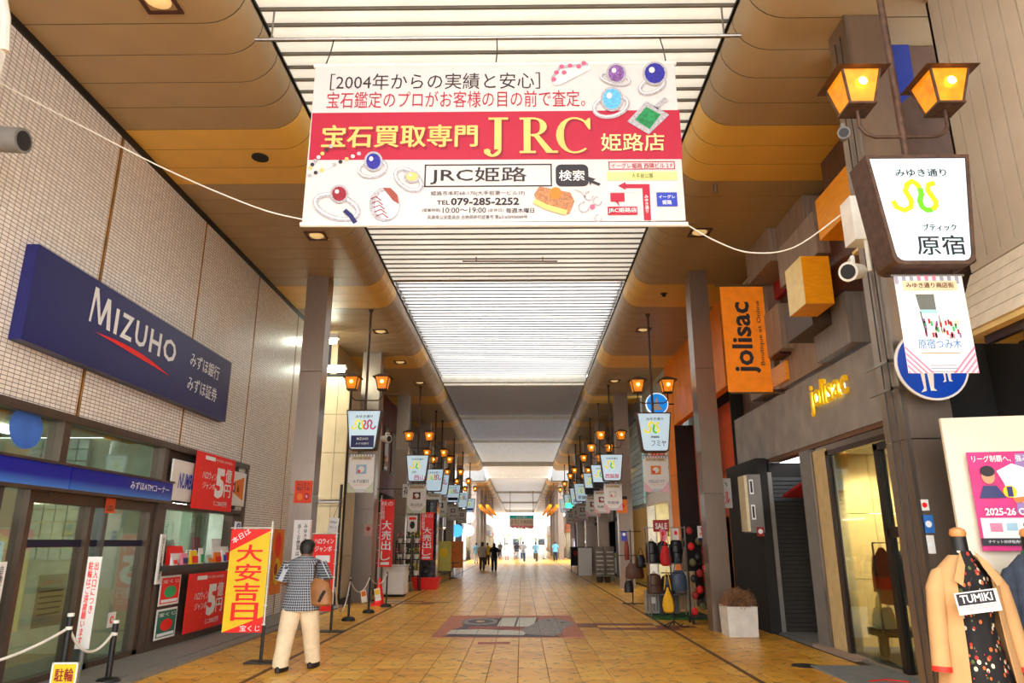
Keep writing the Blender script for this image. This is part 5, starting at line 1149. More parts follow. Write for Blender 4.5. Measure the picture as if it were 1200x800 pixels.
mCoat = mat('camel coat cloth', (196, 152, 102), rough=.9, var=.06); mFlor = floral_mat('black floral dress cloth')
mq = mannequin((3.23, yM, 0), 'headless mannequin in a camel coat with red cuffs over a black floral dress', mCoat, mFlor, mat('red cuff', (210,40,25)), rz=0)
mannequin((3.88, yM+.2, 0), 'headless mannequin in a navy and green jacket at the right edge', mat('navy tartan jacket', (52, 62, 78), rough=.9, var=.3, scale=12), mat('green shirt', (42, 92, 66), rough=.9, var=.3), closed=True)
a = aY(1118, 697, 5.27)
root, B = panel_board('name_card', (a.x, 5.27, a.z+.01), (1,0,.12), (0,-1,0), .3, .145, .004, mPaper, 'tilted white card with a black band hung on the camel coat, TUMIKI', 'sign', up=(-.12,0,1))
B.rect(.01,-.008,.275,-.085,mInk,1,pix=False); B.text('TUMIKI', .03,-.018,.255,-.072,mWL,2,.02,pix=False)
for k in range(2): B.rect(.03,-.098-.014*k,.26,-.101-.014*k,mGrey,1,pix=False)
B.flush()

part(MB().tube([(a.x+.1,5.275,a.z),(a.x+.16,5.3,a.z+.12),(a.x+.22,5.275,a.z+.03)], .003, 5), 'string', mBlack, root)
# ---------------------------------------------------------------- planters
random.seed(11)
def dry_bush(parent, c, rx, rz_, m, n=420, name='dry_foliage'):
    mb = MB()
    for i in range(n):
        a = random.random()*2*math.pi; e = math.asin(random.random()); r0 = random.uniform(.3,1)
        p = Vector((rx*r0*math.cos(a)*math.cos(e), rx*r0*math.sin(a)*math.cos(e), rz_*r0*math.sin(e))) + Vector(c)
        d = Vector((random.uniform(-1,1), random.uniform(-1,1), random.uniform(-.4,1))).normalized()*random.uniform(.04,.09); s = d.cross(Vector((random.random(),random.random(),random.random()))).normalized()*.005
        mb.add([p-s, p+s, p+d], [(0,1,2)]); q = p+d; t = Vector((random.uniform(-.02,.02) for _ in range(3))); mb.add([q, q+t, q+Vector((.012,0,.012))], [(0,1,2)])
    return tag(mb.build(name, m, parent), kind='stuff')
mBush = mat('dried brown twigs', (150, 108, 78), rough=.9, var=.3); mBushP = mat('dried mauve flowers', (186, 134, 124), rough=.9, var=.3)
def planter(loc, w_, h_, lab, bm, br, bh, rz=0, n=2600):
    o = empty('potted_plant', loc, lab, 'plant', rz=rz); k = w_/2
    MB().rings([[(-k*.94,-k*.94,0),(k*.94,-k*.94,0),(k*.94,k*.94,0),(-k*.94,k*.94,0)], [(-k,-k,h_),(k,-k,h_),(k,k,h_),(-k,k,h_)], [(-k+.03,-k+.03,h_),(k-.03,-k+.03,h_),(k-.03,k-.03,h_),(-k+.03,k-.03,h_)], [(-k+.03,-k+.03,h_-.06),(k-.03,-k+.03,h_-.06),(k-.03,k-.03,h_-.06),(-k+.03,k-.03,h_-.06)]]).build('pot', mWhite, o)
    MB().ell([(0,0,h_-.07,k*.8,k*.8),(0,0,h_+bh*.2,br*.5,br*.5),(0,0,h_+bh*.45,br*.25,br*.25)], 10).build('soil_mound', mDark, o)
    dry_bush(o, (0,0,h_-.02), br, bh, bm, n); return o
planter((4.04, 14.2, 0), .56, .52, 'square white planter of dried brown twigs at the foot of the second right column', mBush, .36, .32)
planter((4.5, 8.15, 0), .34, .36, 'small white pot of dried mauve flowers beside the near right column', mBushP, .27, .42, n=2200)

# ---------------------------------------------------------------- left: flags, queue posts, notices
def flagpole(name, x, y, x0, x1, z0, z1, m, lab, base=(.4,.3)):
    o = empty(name, (x, y, 0), lab, 'flag')
    MB().box((-base[0]/2,-base[1]/2,0),(base[0]/2,base[1]/2,.02)).tube([(0,0,.02),(0,0,.5)], .025, 8).build('base', mDarkSteel, o)
    MB().tube([(0,0,.45),(0,0,z1+.12)], .013, 8).tube([(0.03,0,z1+.02),(x0-x-.02,0,z1+.02)], .008, 6).build('pole', mWhite, o, True)
    part(MB().box((x0, y-.004, z0), (x1, y+.004, z1)), 'cloth', m, o)
    mb = MB()
    for k in range(6): z_ = z0+.1+(z1-z0-.15)*k/5; mb.box((x1-.01 if x1 < x+.02 else x0-.03, y-.008, z_), (x1+.04 if x1 < x+.02 else x0+.01, y+.008, z_+.02))
    part(mb, 'cloth_loops', mWhite, o)
    return o, Board((x0, y-.004, z1), (1,0,0), (0,-1,0), o, .003)
yf = 11.0; a = aY(272, 620, yf); b = aY(309, 741, yf); px_ = aY(312, 700, yf).x
w_ = px_-.02-a.x; h_ = a.z-b.z
o, B = flagpole('banner_flag', px_, yf, a.x, px_-.02, b.z, a.z, mYel, 'tall yellow and red flag with red characters 大安吉日 on a white pole')
B.poly([(0,0),(w_,0),(w_,-.02),(0,-.32)], mRed, 1, pix=False); B.poly([(w_,-h_+.22),(w_,-h_),(0,-h_)], mRed, 1, pix=False)
B2 = Board(o.location + Vector((a.x-px_, -.004, 0)) + Vector((.03,0,a.z-.24)), (.84,0,.54), (0,-1,0), o, .003, up=(-.54,0,.84)); B2.text('本日は', .03,.1,.33,.01, mWL, 2, .02, pix=False); B2.flush()
for k, ch in enumerate('大安吉日'): B.text(ch, w_*.2, -h_*(.155+.188*k), w_*.85, -h_*(.155+.188*k+.168), mRed, 3, .05, pix=False)
B.text('宝くじ', w_*.45, -h_+.1, w_*.95, -h_+.02, mWL, 3, .02, pix=False); B.flush()
yf = 14.65; a = aY(367, 626, yf); b = aY(388, 716, yf); px_ = aY(390, 700, yf).x; w_ = px_-.02-a.x; h_ = a.z-b.z
o, B = flagpole('banner_flag', px_, yf, a.x, px_-.02, b.z, a.z, mRed, 'narrow red flag with a big white 5 beside the walking man', (.55,.3))
B.text('ハロウィン', .04,-.08,w_-.03,-.18,mWL,2,.03,pix=False); B.text('ジャンボ', .06,-.22,w_-.06,-.33,mWL,2,.02,pix=False); B.text('5', .05,-.4,w_-.06,-.95,mWL,2,.05,pix=False); B.text('億円', .06,-1.0,w_-.05,-1.2,mWL,2,.02,pix=False); B.text('ミニ', .08,-h_+.2,w_-.08,-h_+.12,mWL,2,.02,pix=False); B.flush()
for (yf, u0, v0, u1, v1, pu, lab) in ((22.3, 446, 585, 459, 664, 443.5, 'red vertical sale flag 大売出し in front of the second left column'), (26.9, 493, 600, 507, 656, 491, 'red vertical sale flag 大売出し before the dark glass display pillar')):
    a = aY(u0, v0, yf); b = aY(u1, v1, yf); px_ = aY(pu, v1, yf).x; w_ = b.x-a.x; h_ = a.z-b.z
    o, B = flagpole('banner_flag', px_, yf, a.x, b.x, b.z, a.z, mRed, lab, (.3,.3)); B.text('秋の', .04,-.05,w_-.04,-.2,mWL,2,.01,pix=False); B.text('お買得', w_*.1,-.2,w_*.35,-.6,mWL,2,.01,pix=False,vertical=True)
    for k, ch in enumerate('大売出し'): B.text(ch, w_*.2,-h_*.32-k*h_*.15,w_*.85,-h_*.32-k*h_*.15-h_*.135,mWL,3,.04,pix=False)
    B.frame_ = None; B.rect(w_*.2,-h_*.93,w_*.8,-h_*.97,mWL,2,pix=False); B.flush()
# near post flag at the extreme left: entrance sign on a pole
yn = 9.0; a = aY(108, 652, yn); b = aY(97, 760, yn)
o = empty('entrance_sign', (aY(105, 700, yn).x, yn, 0), 'tall white sign with red vertical characters on a pole before the bank doors', 'sign')
part(MB().tube([(o.location.x, yn+.02, 0), (o.location.x, yn+.02, a.z)], .022, 8).lathe([(.17,0),(.17,.03),(.05,.06)], (o.location.x, yn+.02, 0), 16), 'pole', mGrey, o)
part(MB().box((o.location.x-.085, yn-.012, b.z), (o.location.x+.085, yn, a.z)), 'panel', mPaper, o)
B = Board((o.location.x-.085, yn-.012, a.z), (1,0,0), (0,-1,0), o, .003); hh = a.z-b.z
B.text('出入口につき', .095,-.06,.15,-hh*.62,mRed,1,.03,pix=False,vertical=True); B.text('駐輪はご遠慮願います', .025,-.06,.08,-hh+.05,mRed,1,.03,pix=False,vertical=True); B.flush()
# queue posts
def post(x, y, lab, h_=.86, bands=False):
    o = empty('barrier_post', (x, y, 0), lab, 'barrier', 'black barrier posts with cords')
    MB().lathe([(.15,0),(.15,.03),(.12,.07),(.03,.09)], n=18).build('base', mBlack, o, True); MB().tube([(0,0,.05),(0,0,h_)], .024 if not bands else .035, 10).build('pole', mBlack, o, True)
    if bands:
        for z in (h_-.16, h_-.02): MB().tube([(0,0,z),(0,0,z+.035)], .037, 10).build('white_band', mWhite, o)
    else: MB().sphere((0,0,h_+.02), .033).build('cap', mSteel, o, True)
    return o
qp = [(-3.81,16.66),(-3.73,18.43),(-3.61,20.09),(-4.25,14.2)]
for i, (x, y) in enumerate(qp[:3]): post(x, y, 'slim black barrier post, %s' % ('nearest of three by the stone wall','middle of three by the stone wall, red cone behind','farthest of three by the stone wall')[i])
def chain(a, b, sag, lab, r_=.012):
    pts = [Vector(a).lerp(Vector(b), k/14) - Vector((0,0,sag*4*(k/14)*(1-k/14))) for k in range(15)]
    solo(MB().tube(pts, r_, 6), 'rope', mRope, lab, 'cord', smooth=True)
chain((-3.81,16.66,.84), (-3.73,18.43,.84), .3, 'white cord between first and second slim barrier posts'); chain((-3.73,18.43,.84), (-3.61,20.09,.84), .22, 'white cord between second and third slim barrier posts')
chain((-3.81,16.66,.84), (-3.68,14.8,.8), .55, 'white cord from the first slim post towards the red flag')
pa = aY(83, 722, 8.6); pb = aY(136, 728, 9.35)
post(pa.x, 8.6, 'black post with two white bands before the bank doors, nearer one', pa.z+.02, True); post(pb.x, 9.35, 'black post with a white band before the bank doors, farther one', pb.z, True)
chain((pa.x,8.6,pa.z-.12), (pb.x,9.35,pb.z-.1), .25, 'white chain between the two banded posts by the bank', .016); chain((pa.x,8.6,pa.z-.12), (pa.x-.55,7.4,.45), .1, 'white chain running from the nearer banded post to the left edge', .016)
a = aY(62, 776, 8.3); root, B = panel_board('parking_sign', (a.x, 8.3, a.z), (1,.1,0), (.1,-1,0), .27, .34, .02, mYel, 'small yellow sign with red characters at the foot of the nearer banded post', 'sign', frame=(.018, mPaper)); B.text('駐輪', .04,-.06,.23,-.19,mDkRed,1,.04,pix=False); B.text('禁止', .04,-.21,.23,-.32,mDkRed,1,.04,pix=False); B.flush()
part(MB().box((a.x+.1,8.31,.0),(a.x+.13,8.33,a.z-.3)), 'leg', mGrey, root)
for i, (u, v) in enumerate(((422, 692), (438, 690))):
    a = aY(u, v, 19.2); root, B = panel_board('cord_tag', a, (1,0,.2), (0,-1,0), .15, .3, .006, mPaper, 'small %s tag hanging on the barrier cord' % ('white and orange','yellow')[i], 'tag', up=(-.2,0,1)); B.rect(.02,-.03,.13,-.15,(mOrg, mYel)[i],1,pix=False); B.flush()
cn = empty('traffic_cone', (-3.9, 20.6, 0), 'red traffic cone behind the middle slim barrier post', 'cone'); MB().lathe([(.15,.03),(.03,.7),(.02,.72)], n=16).build('cone_body', mRed, cn, True); MB().box((-.19,-.19,0),(.19,.19,.035)).build('base', mRed, cn)
# notices on the first left column
root, B = panel_board('column_notice', aY(345, 609, 14.88), (1,0,0), (0,-1,0), .36, 1.35, .01, mPaper, 'tall white notice with black vertical writing on the first left column', 'notice')
B.text('みゆき通りでは', .21,-.08,.28,-.75,mInk,1,.03,pix=False,vertical=True); B.text('歩くお煙草は', .08,-.08,.15,-.7,mInk,1,.03,pix=False,vertical=True); B.ribbon([(.345,-.02),(.345,-1.33)], .012, mOrg, 1, pix=False); B.flush()
root, B = panel_board('column_poster', aY(346, 563, 14.88), (1,0,0), (0,-1,0), .36, .45, .006, mat('orange red print', (222,66,22), rough=.6), 'orange poster with black characters on the first left column', 'poster'); B.text('みんなで', .05,-.04,.31,-.11,mInk,1,.03,pix=False); B.text('助けてね', .05,-.12,.31,-.2,mInk,1,.03,pix=False); B.disc(.12,-.33,.06,.07,mOrg,1,pix=False); B.disc(.26,-.32,.05,.07,mDkRed,1,pix=False); B.disc(.26,-.32,.025,.035,mPinkP,2,pix=False); B.flush()
root, B = panel_board('hanging_note', aY(386.5, 606, 16.5), (1,0,-.1), (0,-1,0), .22, .33, .004, mPaper, 'small white notice hanging on a string by the stone wall', 'notice', up=(.1,0,1)); B.text('自転車通行', .03,-.07,.19,-.12,mInk,1,0,pix=False); B.text('禁止です', .03,-.18,.19,-.23,mInk,1,0,pix=False); B.flush()
a = aY(391, 606, 16.5); solo(MB().tube([a, a+Vector((-.02,.5,.35)), a+Vector((-.35,3.4,1.0))], .005, 5), 'string', mDarkSteel, 'thin string carrying the small white notice', 'cord')
lt = aY(373, 470, 16.2)

# stone wall facing the viewer beyond the bank, lit by tubes
sw = empty('wall_stone', (-6, 20.2, 0), kind='structure')
mSt = mat('beige stone panel', (196, 176, 134), rough=.55, var=.1, scale=2)
xs = [-7.6,-6.6,-5.78,-5.3,-4.96]; zs = [0,.05,1.1,2.62,4.1,5.2,6.3]
part(MB().box((-7.6, 20.28, 0), (-4.98, 20.6, 6.4)), 'backing', mDark, sw)
for i in range(len(xs)-1):
    for k in range(len(zs)-1): part(MB().box((xs[i]+.006, 20.2, zs[k]+.006), (xs[i+1]-.006, 20.28, zs[k+1]-.006)), 'stone_panel', mSt, sw)
sw2 = empty('wall_left', (-5.5, 24, 0), kind='structure')
for k in range(5):
    for j in range(6): part(MB().box((-5.7, 20.62+1.48*k+.006, 1.24*j+.006), (-5.5, 20.62+1.48*(k+1)-.006, 1.24*(j+1)-.006)), 'stone_panel', mSt, sw2)
part(MB().box((-6.4,20.6,0),(-5.7,28,7.4)), 'backing', mDark, sw2); part(MB().box((-7.7,18.2,0),(-7.6,20.6,7.4)), 'alley_end', mSt, sw2)
r_ = empty('tube_lamp', (-5.3, 19.6, 6.35), 'bright white tube lamp at the top of the stone wall', 'lamp')
MB().box((-.5,-.1,.05),(.35,.1,.14)).build('housing', mWhite, r_); MB().tube([(-.45,0,.0),(.3,0,.0)], .05, 10).build('tube', mat('tube light', (235,245,225), emit=22), r_)
r_ = empty('tube_lamp', (-5.3, 18.9, 7.0), 'second bright tube lamp above the stone wall, nearer the soffit', 'lamp'); MB().tube([(-.5,0,0),(.2,0,0)], .06, 10).build('tube', mat('tube light', (1,1,1)), r_); MB().box((-.55,-.1,.08),(.25,.1,.2)).build('housing', mWhite, r_)
solo(MB().tube([(-6.0,20.1,2.75),(-4.98,20.1,2.75),(-4.96,20.1,2.7)], .05, 8), 'wall_pipe', mSteel, 'horizontal grey pipe along the stone wall', 'pipe', smooth=True)
solo(MB().tube([(-4.99,20.05,0),(-4.99,20.05,3.2)], .04, 8), 'wall_pipe', mDarkSteel, 'dark vertical pipe where stone wall meets second column', 'pipe', smooth=True)
r_ = empty('vent_box', (-5.6, 20.1, 1.5), 'rusty slatted metal box on the lower stone wall', 'vent')
for k in range(5): part(MB().box((-5.85,20.05,1.55+.07*k),(-5.12,20.2,1.59+.07*k)), 'slat', mDarkSteel, r_)
part(MB().box((-5.85,20.0,1.15),(-5.12,20.2,1.5)), 'cabinet', mat('rusty box', (110,80,60), rough=.8, var=.3), r_)
camera_dev('security_camera', aY(452, 514, 21.4), (.8,-.6,-.1), 'white security camera on the second left column beside the lit sign', mWhite, .11, .3)
r_, B = panel_board('column_notice', aY(427, 614, 21.58), (1,0,0), (0,-1,0), .24, .34, .006, mat('pinkish notice',(190,150,140)), 'small pinkish notice on the second left column', 'notice'); B.disc(.12,-.13,.06,.06,mDkRed,1,pix=False); B.flush()
r_, B = panel_board('column_notice', aY(722, 585, 27.98), (1,0,0), (0,-1,0), .42, .5, .006, mOrg, 'orange notice with dark header on the grey right column', 'notice'); B.rect(.0,.12,.42,0,mInk,1,pix=False); B.disc(.2,-.25,.12,.1,mRed,1,pix=False); B.flush()
r_, B = panel_board('column_notice', aY(728, 622, 27.98), (1,0,0), (0,-1,0), .2, .36, .006, mBlue, 'small blue sticker low on the grey right column', 'notice'); B.disc(.1,-.12,.06,.06,mPaper,1,pix=False); B.flush()
# ---------------------------------------------------------------- right: orange building and bag shop
ob = empty('wall_right', (5, 20, 0), kind='structure')
mOrW = mat('orange wall panel', (242, 138, 28), rough=.5, var=.1, scale=2); mOrD = mat('deep orange wall', (214, 76, 22), rough=.6, var=.15)
for k in range(6):
    part(MB().box((4.9, 16.72+1.0*k, 5.25), (5.1, 17.7+1.0*k, 7.4)), 'wall_panel', mOrW, ob)
for k in range(4): part(MB().box((4.9, 22.75, .02+1.85*k), (5.15, 23.8, 1.85*(k+1))), 'wall_panel', mOrW, ob)
for k in range(3): part(MB().box((5.5, 16.7, .02+1.75*k), (5.6, 22.7, 1.75*(k+1)-.01)), 'recess_panel', mOrD, ob)
part(MB().box((4.9, 22.68, 0), (5.5, 22.74, 5.25)), 'dark_strip', mBlack, ob); part(MB().box((4.92, 19.4, 0), (5.08, 19.9, 5.25)), 'dark_strip', mDark, ob)
part(MB().box((5.0, 16.65, 0), (5.5, 16.75, 3.28)), 'side_wall', mOrD, ob); part(MB().box((4.75, 16.62, 0), (4.95, 16.8, 3.3)), 'orange_post', mOrW, ob)
part(MB().box((5.5,16.7,0),(5.55,22.6,2.3)), 'dark_entry', mDark, ob)
ws = empty('bag_shop', (5, 26, 0), 'white fronted shop with bright cream interior behind the bag racks', 'building')
part(MB().box((4.92, 23.85, 3.4), (5.2, 28.6, 7.4)), 'upper_wall', mat('pale grey wall', (200, 200, 190), rough=.6), ws)
part(MB().box((4.85, 23.85, 0), (5.2, 24.15, 3.4)), 'white_pillar', mWhite, ws); part(MB().box((4.88, 28.4, 0), (5.2, 28.6, 3.4)), 'white_pillar', mWhite, ws)
part(MB().box((4.86, 24.15, 3.0), (5.0, 28.4, 3.4)), 'white_header', mWhite, ws)
part(MB().box((7.4, 24, 0), (7.5, 28.6, 3.2)).box((5.2, 28.3, 0), (7.4, 28.4, 3.2)), 'cream_wall', mat('bright cream wall', (232, 222, 180), rough=.7), ws); part(MB().box((5.2,24,3.1),(7.5,28.4,3.2)), 'shop_ceiling', mWhite, ws)
for k in range(2): part(MB().box((5.5,25+1.8*k,3.05),(6.8,25.25+1.8*k,3.1)), 'ceiling_tube', mat('bag shop lamp', (255,235,190), emit=10), ws)
part(MB().box((5.0, 24.6, .0), (5.04, 24.66, 3.0)), 'mullion', mBrnMetal, ws)
root, B = panel_board('picture', (5.6, 28.28, 2.5), (1,0,0), (0,-1,0), .5, .62, .03, mYel, 'small framed gold picture on the cream wall of the bag shop', 'picture', frame=(.04, mBlack)); B.disc(.25,-.3,.14,.18,mBrnMetal,1,pix=False); B.flush()
a = aY(765, 472, 22.8); 
r_ = empty('round_sign', (4.55, 22.6, 5.9), 'round sky blue sign with a white sail shape projecting beside the second right lantern', 'sign')
a = aY(770, 473, 22.5); r_.location = a; MB().tube([(0,0,0),(0,.1,0)], .36, 28).build('disc', mat('white rim lit', (225,235,240), emit=.4), r_)
B = Board(a, (1,0,0), (0,-1,0), r_, .006); B.disc(0,0,.33,.42*.78,mat('sky blue lit', (20,130,215), emit=.4),1,'blue_face',24,False); B.poly([(-.16,-.2),(.0,.24),(.06,-.05),(.18,-.2)], mPaper, 2, pix=False); B.flush()
part(MB().tube([a+Vector((.3,.05,0)), (4.95, a.y+.05, a.z)], .025), 'bracket', mDarkSteel, r_)
a = aY(778, 527, 23.6); root, B = panel_board('shop_sign', (4.2, 23.7, a.z), (1,0,0), (0,-1,0), .62, 1.0, .06, mPaper, 'white projecting sign with orange-red characters by the orange pillar', 'sign'); B.text('鞄', .08,-.06,.56,-.46,mat('orange red print',(1,1,1)),1,.03,pix=False); B.text('屋', .08,-.52,.56,-.94,mat('orange red print',(1,1,1)),1,.03,pix=False); B.flush()
part(MB().box((4.78,23.72,a.z-.6),(4.86,23.76,a.z-.5)), 'bracket', mDarkSteel, root)
gbw = empty('glass_block_wall', (5, 31, 3), 'tall glass block wall above a yellow shop wall past the grey right column', 'wall')
for j in range(15):
    for k in range(14): part(MB().box((4.88, 29.0+.27*k, 3.15+.235*j), (4.98, 29.0+.27*k+.25, 3.15+.235*j+.215)), 'glass_block', glass_block_mat(), gbw)
part(MB().box((4.98, 28.95, 3.0), (5.1, 32.9, 6.8)), 'backing', mat('pale frame',(170,175,170)), gbw); part(MB().box((4.9,28.95,6.75),(5.1,32.9,7.4)), 'upper_wall', mGrey, gbw)
part(MB().box((4.95, 28.95, 0), (5.1, 32.9, 3.0)), 'yellow_wall', mat('golden yellow wall', (214, 170, 40), rough=.6, emit=0), gbw)

part(MB().box((4.95, 16.66, 3.28), (5.7, 16.71, 7.4)).box((5.62, 16.7, 0), (5.8, 23.8, 7.4)), 'rear_panel', mDark, ob)
# generic shops further on
random.seed(21)
def shop(side, y0, y1, wall, facia, lab, txt=None, txtm=None, opening=mDark, shutter=False, awn=None, up=7.4, x=None, lit=0, panels=None):
    X = x if x is not None else (4.95 if side > 0 else -5.5); s = 1 if side > 0 else -1
    o = empty('shop_building', (X, (y0+y1)/2, 0), lab, 'building')
    yy = [y0+.02+(y1-y0-.04)*k/3 for k in range(4)]
    for k in range(3): part(MB().box((X, yy[k], 3.5), (X+s*.4, yy[k+1]-.02, up)), 'wall_panel', wall, o)
    for k in range(3):
        w = part(MB().box((X-s*.03, yy[k]+.35, 4.4), (X+s*.02, yy[k+1]-.35, 6.2)), 'window_frame', mDarkSteel, o)
        part(MB().box((X-s*.045, yy[k]+.42, 4.47), (X-s*.032, yy[k+1]-.42, 6.13)), 'pane', mGlassD, w)
    part(MB().box((X-s*.12, y0+.05, 2.75), (X+s*.2, y1-.05, 3.48)), 'signboard', facia, o)
    if txt:
        B = Board((X-s*.125, (y0+y1)/2, 3.1), (0, -s, 0), (-s, 0, 0), o, .004); L = (y1-y0)*.3; B.text(txt, -L, .22, L, -.22, txtm or mWL, 1, .02, pix=False); B.flush()
    part(MB().box((X, y0, 0), (X+s*.35, y0+.3, 2.75)), 'pillar', wall, o); part(MB().box((X, y1-.3, 0), (X+s*.35, y1, 2.75)), 'pillar', wall, o)
    if shutter:
        mb = []
        for k in range(20): part(MB().box((X+s*.1, y0+.3, .02+.135*k), (X+s*(.12+.02*(k % 2)), y1-.3, .14+.135*k)), 'shutter_slat', opening, o)
    else:
        part(MB().box((X+s*1.6, y0+.1, 0), (X+s*1.7, y1-.1, 2.9)), 'back_wall', opening, o); part(MB().box((X+s*.35, y0, 0), (X+s*1.7, y0+.1, 2.9)).box((X+s*.35, y1-.1, 0), (X+s*1.7, y1, 2.9)), 'side_wall', opening, o)
        part(MB().box((X+s*.1, y0, 2.76), (X+s*1.7, y1, 2.86)), 'shop_ceiling', mWhite if lit else opening, o)
        if lit: part(MB().box((X+s*.6, y0+.8, 2.72), (X+s*.8, y1-.8, 2.75)), 'ceiling_tube', mat('shop tube %g' % lit, (255,240,210), emit=lit), o)
        cols_ = [mRed, mPaper, mYel, mNavy, mPinkP, mGreen, mBrnMetal, mCream]
        for k in range(max(3, int((y1-y0)/.8))):
            yq = y0+.5+.75*k
            if yq+.5 > y1-.3: break
            part(MB().box((X+s*.3, yq, 0), (X+s*.8, yq+.55, .8)), 'counter', random.choice((mWhite, mBrnMetal, mGrey)), o)
            for q in range(3): part(MB().box((X+s*.35, yq+.04+.17*q, .8), (X+s*.6, yq+.17+.17*q, .9+.25*random.random())), 'goods_box', random.choice(cols_), o)
    if awn: part(MB().hull8([(X-s*1.0,y0+.3,2.35),(X,y0+.3,2.85),(X,y1-.3,2.85),(X-s*1.0,y1-.3,2.35),(X-s*1.0,y0+.3,2.39),(X,y0+.3,2.9),(X,y1-.3,2.9),(X-s*1.0,y1-.3,2.39)]), 'awning', awn, o)
    return o
mGlassD = mat('dark window glass', (38, 44, 52), rough=.08, spec=.9)
mRedW = mat('red facade panel', (104, 26, 20), rough=.5, var=.1); mTileB = mat('dark brown tile', (66, 50, 42), rough=.5, var=.2, scale=20); mGreyW = mat('grey facade', (98, 96, 96), rough=.6, var=.1)
mPaleW = mat('pale facade', (205, 200, 192), rough=.6); mPinkW = mat('pink grey tile', (150, 128, 122), rough=.5, var=.1)
shop(-1, 28.1, 33.0, mRedW, mDark, 'red panelled shop building past the stone wall on the left', '花の西山', mPinkP)
shop(-1, 33.05, 38.0, mTileB, mGreyW, 'dark brown tiled shop on the left with lit goods', '喫茶', mGold, lit=3)
shop(-1, 38.05, 44.0, mGreyW, mYel, 'grey shop on the left with a yellow awning', '青果', mDkRed, awn=mat('yellow awning', (214,160,30), rough=.7), lit=4)
shop(-1, 44.05, 51.0, mPaleW, mNavy, 'pale shop on the left with a navy signboard', '書店', mWL, lit=4)
shop(-1, 51.05, 59.5, mPinkW, mGreyW, 'pinkish tiled shop on the left, last before the crossing', '薬局', mWL, lit=5)
shop(1, 33.0, 38.5, mTileB, mDark, 'dark brown tiled shop on the right with closed pale shutters', '呉服店', mGold, shutter=True, opening=mat('pale shutter', (140,136,130), rough=.5))
shop(1, 38.55, 44.5, mGreyW, mBrnMetal, 'dim grey shop on the right past the shuttered one', '茶舗', mGold)
shop(1, 44.55, 52, mPinkW, mDark, 'pinkish shop on the right with a vending machine before it', 'パン', mOrg, lit=3)
shop(1, 52.05, 59.5, mPaleW, mWhite, 'pale shop on the right, last before the crossing', '銀行', mBlue, lit=5)
for i in range(8):
    shop(-1, 73+9*i, 81.9+9*i, mPaleW, (mWhite, mPinkP, mBlue)[i%3], 'bright pale shop on the left beyond the crossing, %s' % ('nearest','second','third','fourth','fifth','sixth','seventh','farthest')[i], '商店', mGrey, lit=9, opening=mWhite)
    shop(1, 73+9*i, 81.9+9*i, mPaleW, (mOrg, mWhite, mWhite)[i%3], 'bright pale shop on the right beyond the crossing, %s' % ('nearest','second','third','fourth','fifth','sixth','seventh','farthest')[i], '商店', mGrey, lit=9, opening=mWhite)
# end sign across the arcade mouth, trees and buildings outside
root, B = panel_board('arch_sign', (-1.5, 92, 4.95), (1,0,0), (0,-1,0), 3.1, 1.5, .2, mat('pale arch sign', (215,205,190), rough=.5), 'far sign across the arcade mouth, turquoise top, pink flowers below', 'sign')
B.rect(0,0,3.1,-.45,mat('turquoise print', (40,190,200)),1,pix=False); B.text('みゆき通り', .9,-.08,2.2,-.38,mWL,2,.02,pix=False); B.text('ようこそ商店街', .2,-.6,2.9,-1.1,mat('grey brown print',(120,100,90)),2,.02,pix=False); B.flush()
mb = MB()
for k in range(40): mb.sphere((-1.4+2.9*random.random(), 91.85, 3.35+.25*random.random()), .12, 6, 4)
tag(part(mb, 'flower_garland', mPinkP, root), kind='stuff')
part(MB().tube([(-1.4,92.1,4.9),(-1.4,92.1,7.9)], .03).tube([(1.5,92.1,4.9),(1.5,92.1,7.9)], .03), 'hanger_rod', mDarkSteel, root)
mLeaf = mat('tree foliage', (120, 150, 80), rough=.8, var=.3)
for i in range(5):
    x = -7+3.4*i; o = empty('tree', (x, 160+3*(i % 2), 0), 'green tree beyond the far end of the arcade, %s from the left' % ('first','second','third','fourth','fifth')[i], 'tree')
    MB().tube([(0,0,0),(0,0,2.6)], [.2,.12]).build('trunk', mBrnMetal, o); mb = MB()
    for k in range(260):
        a = random.random()*6.28; e = random.uniform(-1,1); r0 = random.uniform(.5,1)*1.9; p = Vector((r0*math.cos(a)*math.sqrt(1-e*e), r0*math.sin(a)*math.sqrt(1-e*e), 3.6+r0*e)); d = Vector((random.uniform(-1,1) for _ in range(3)))*.35; s_ = Vector((random.uniform(-1,1) for _ in range(3)))*.25
        mb.add([p, p+d, p+s_], [(0,1,2)])
    tag(mb.build('foliage', mLeaf, o), kind='stuff')
for i, (x0, x1, h) in enumerate(((-22,-9.5,14), (9.5,22,12), (-9,9,5))):
    y = 175 if i == 2 else 155; o = empty('apartment_building', ((x0+x1)/2, y, 0), ('pale tall building outside on the left beyond the arcade','pale building outside on the right beyond the arcade','low pale building straight beyond the arcade')[i], 'building')
    part(MB().box((x0, y, 0), (x1, y+10, h)), 'wall', mPaleW, o)
    for j in range(int(h/3)):
        for k in range(3): part(MB().box((x0+1+(x1-x0)/3*k, y-.05, 1+3*j), (x0+2.5+(x1-x0)/3*k, y, 2.4+3*j)), 'window', mGlassD, o)
for s in (-1, 1):
    o = empty('corner_building', (s*14, 65, 0), 'pale building on the %s side of the bright crossing street' % ('left' if s < 0 else 'right'), 'building'); part(MB().box((s*10, 76, 0), (s*22, 84, 9)), 'wall', mPaleW, o)

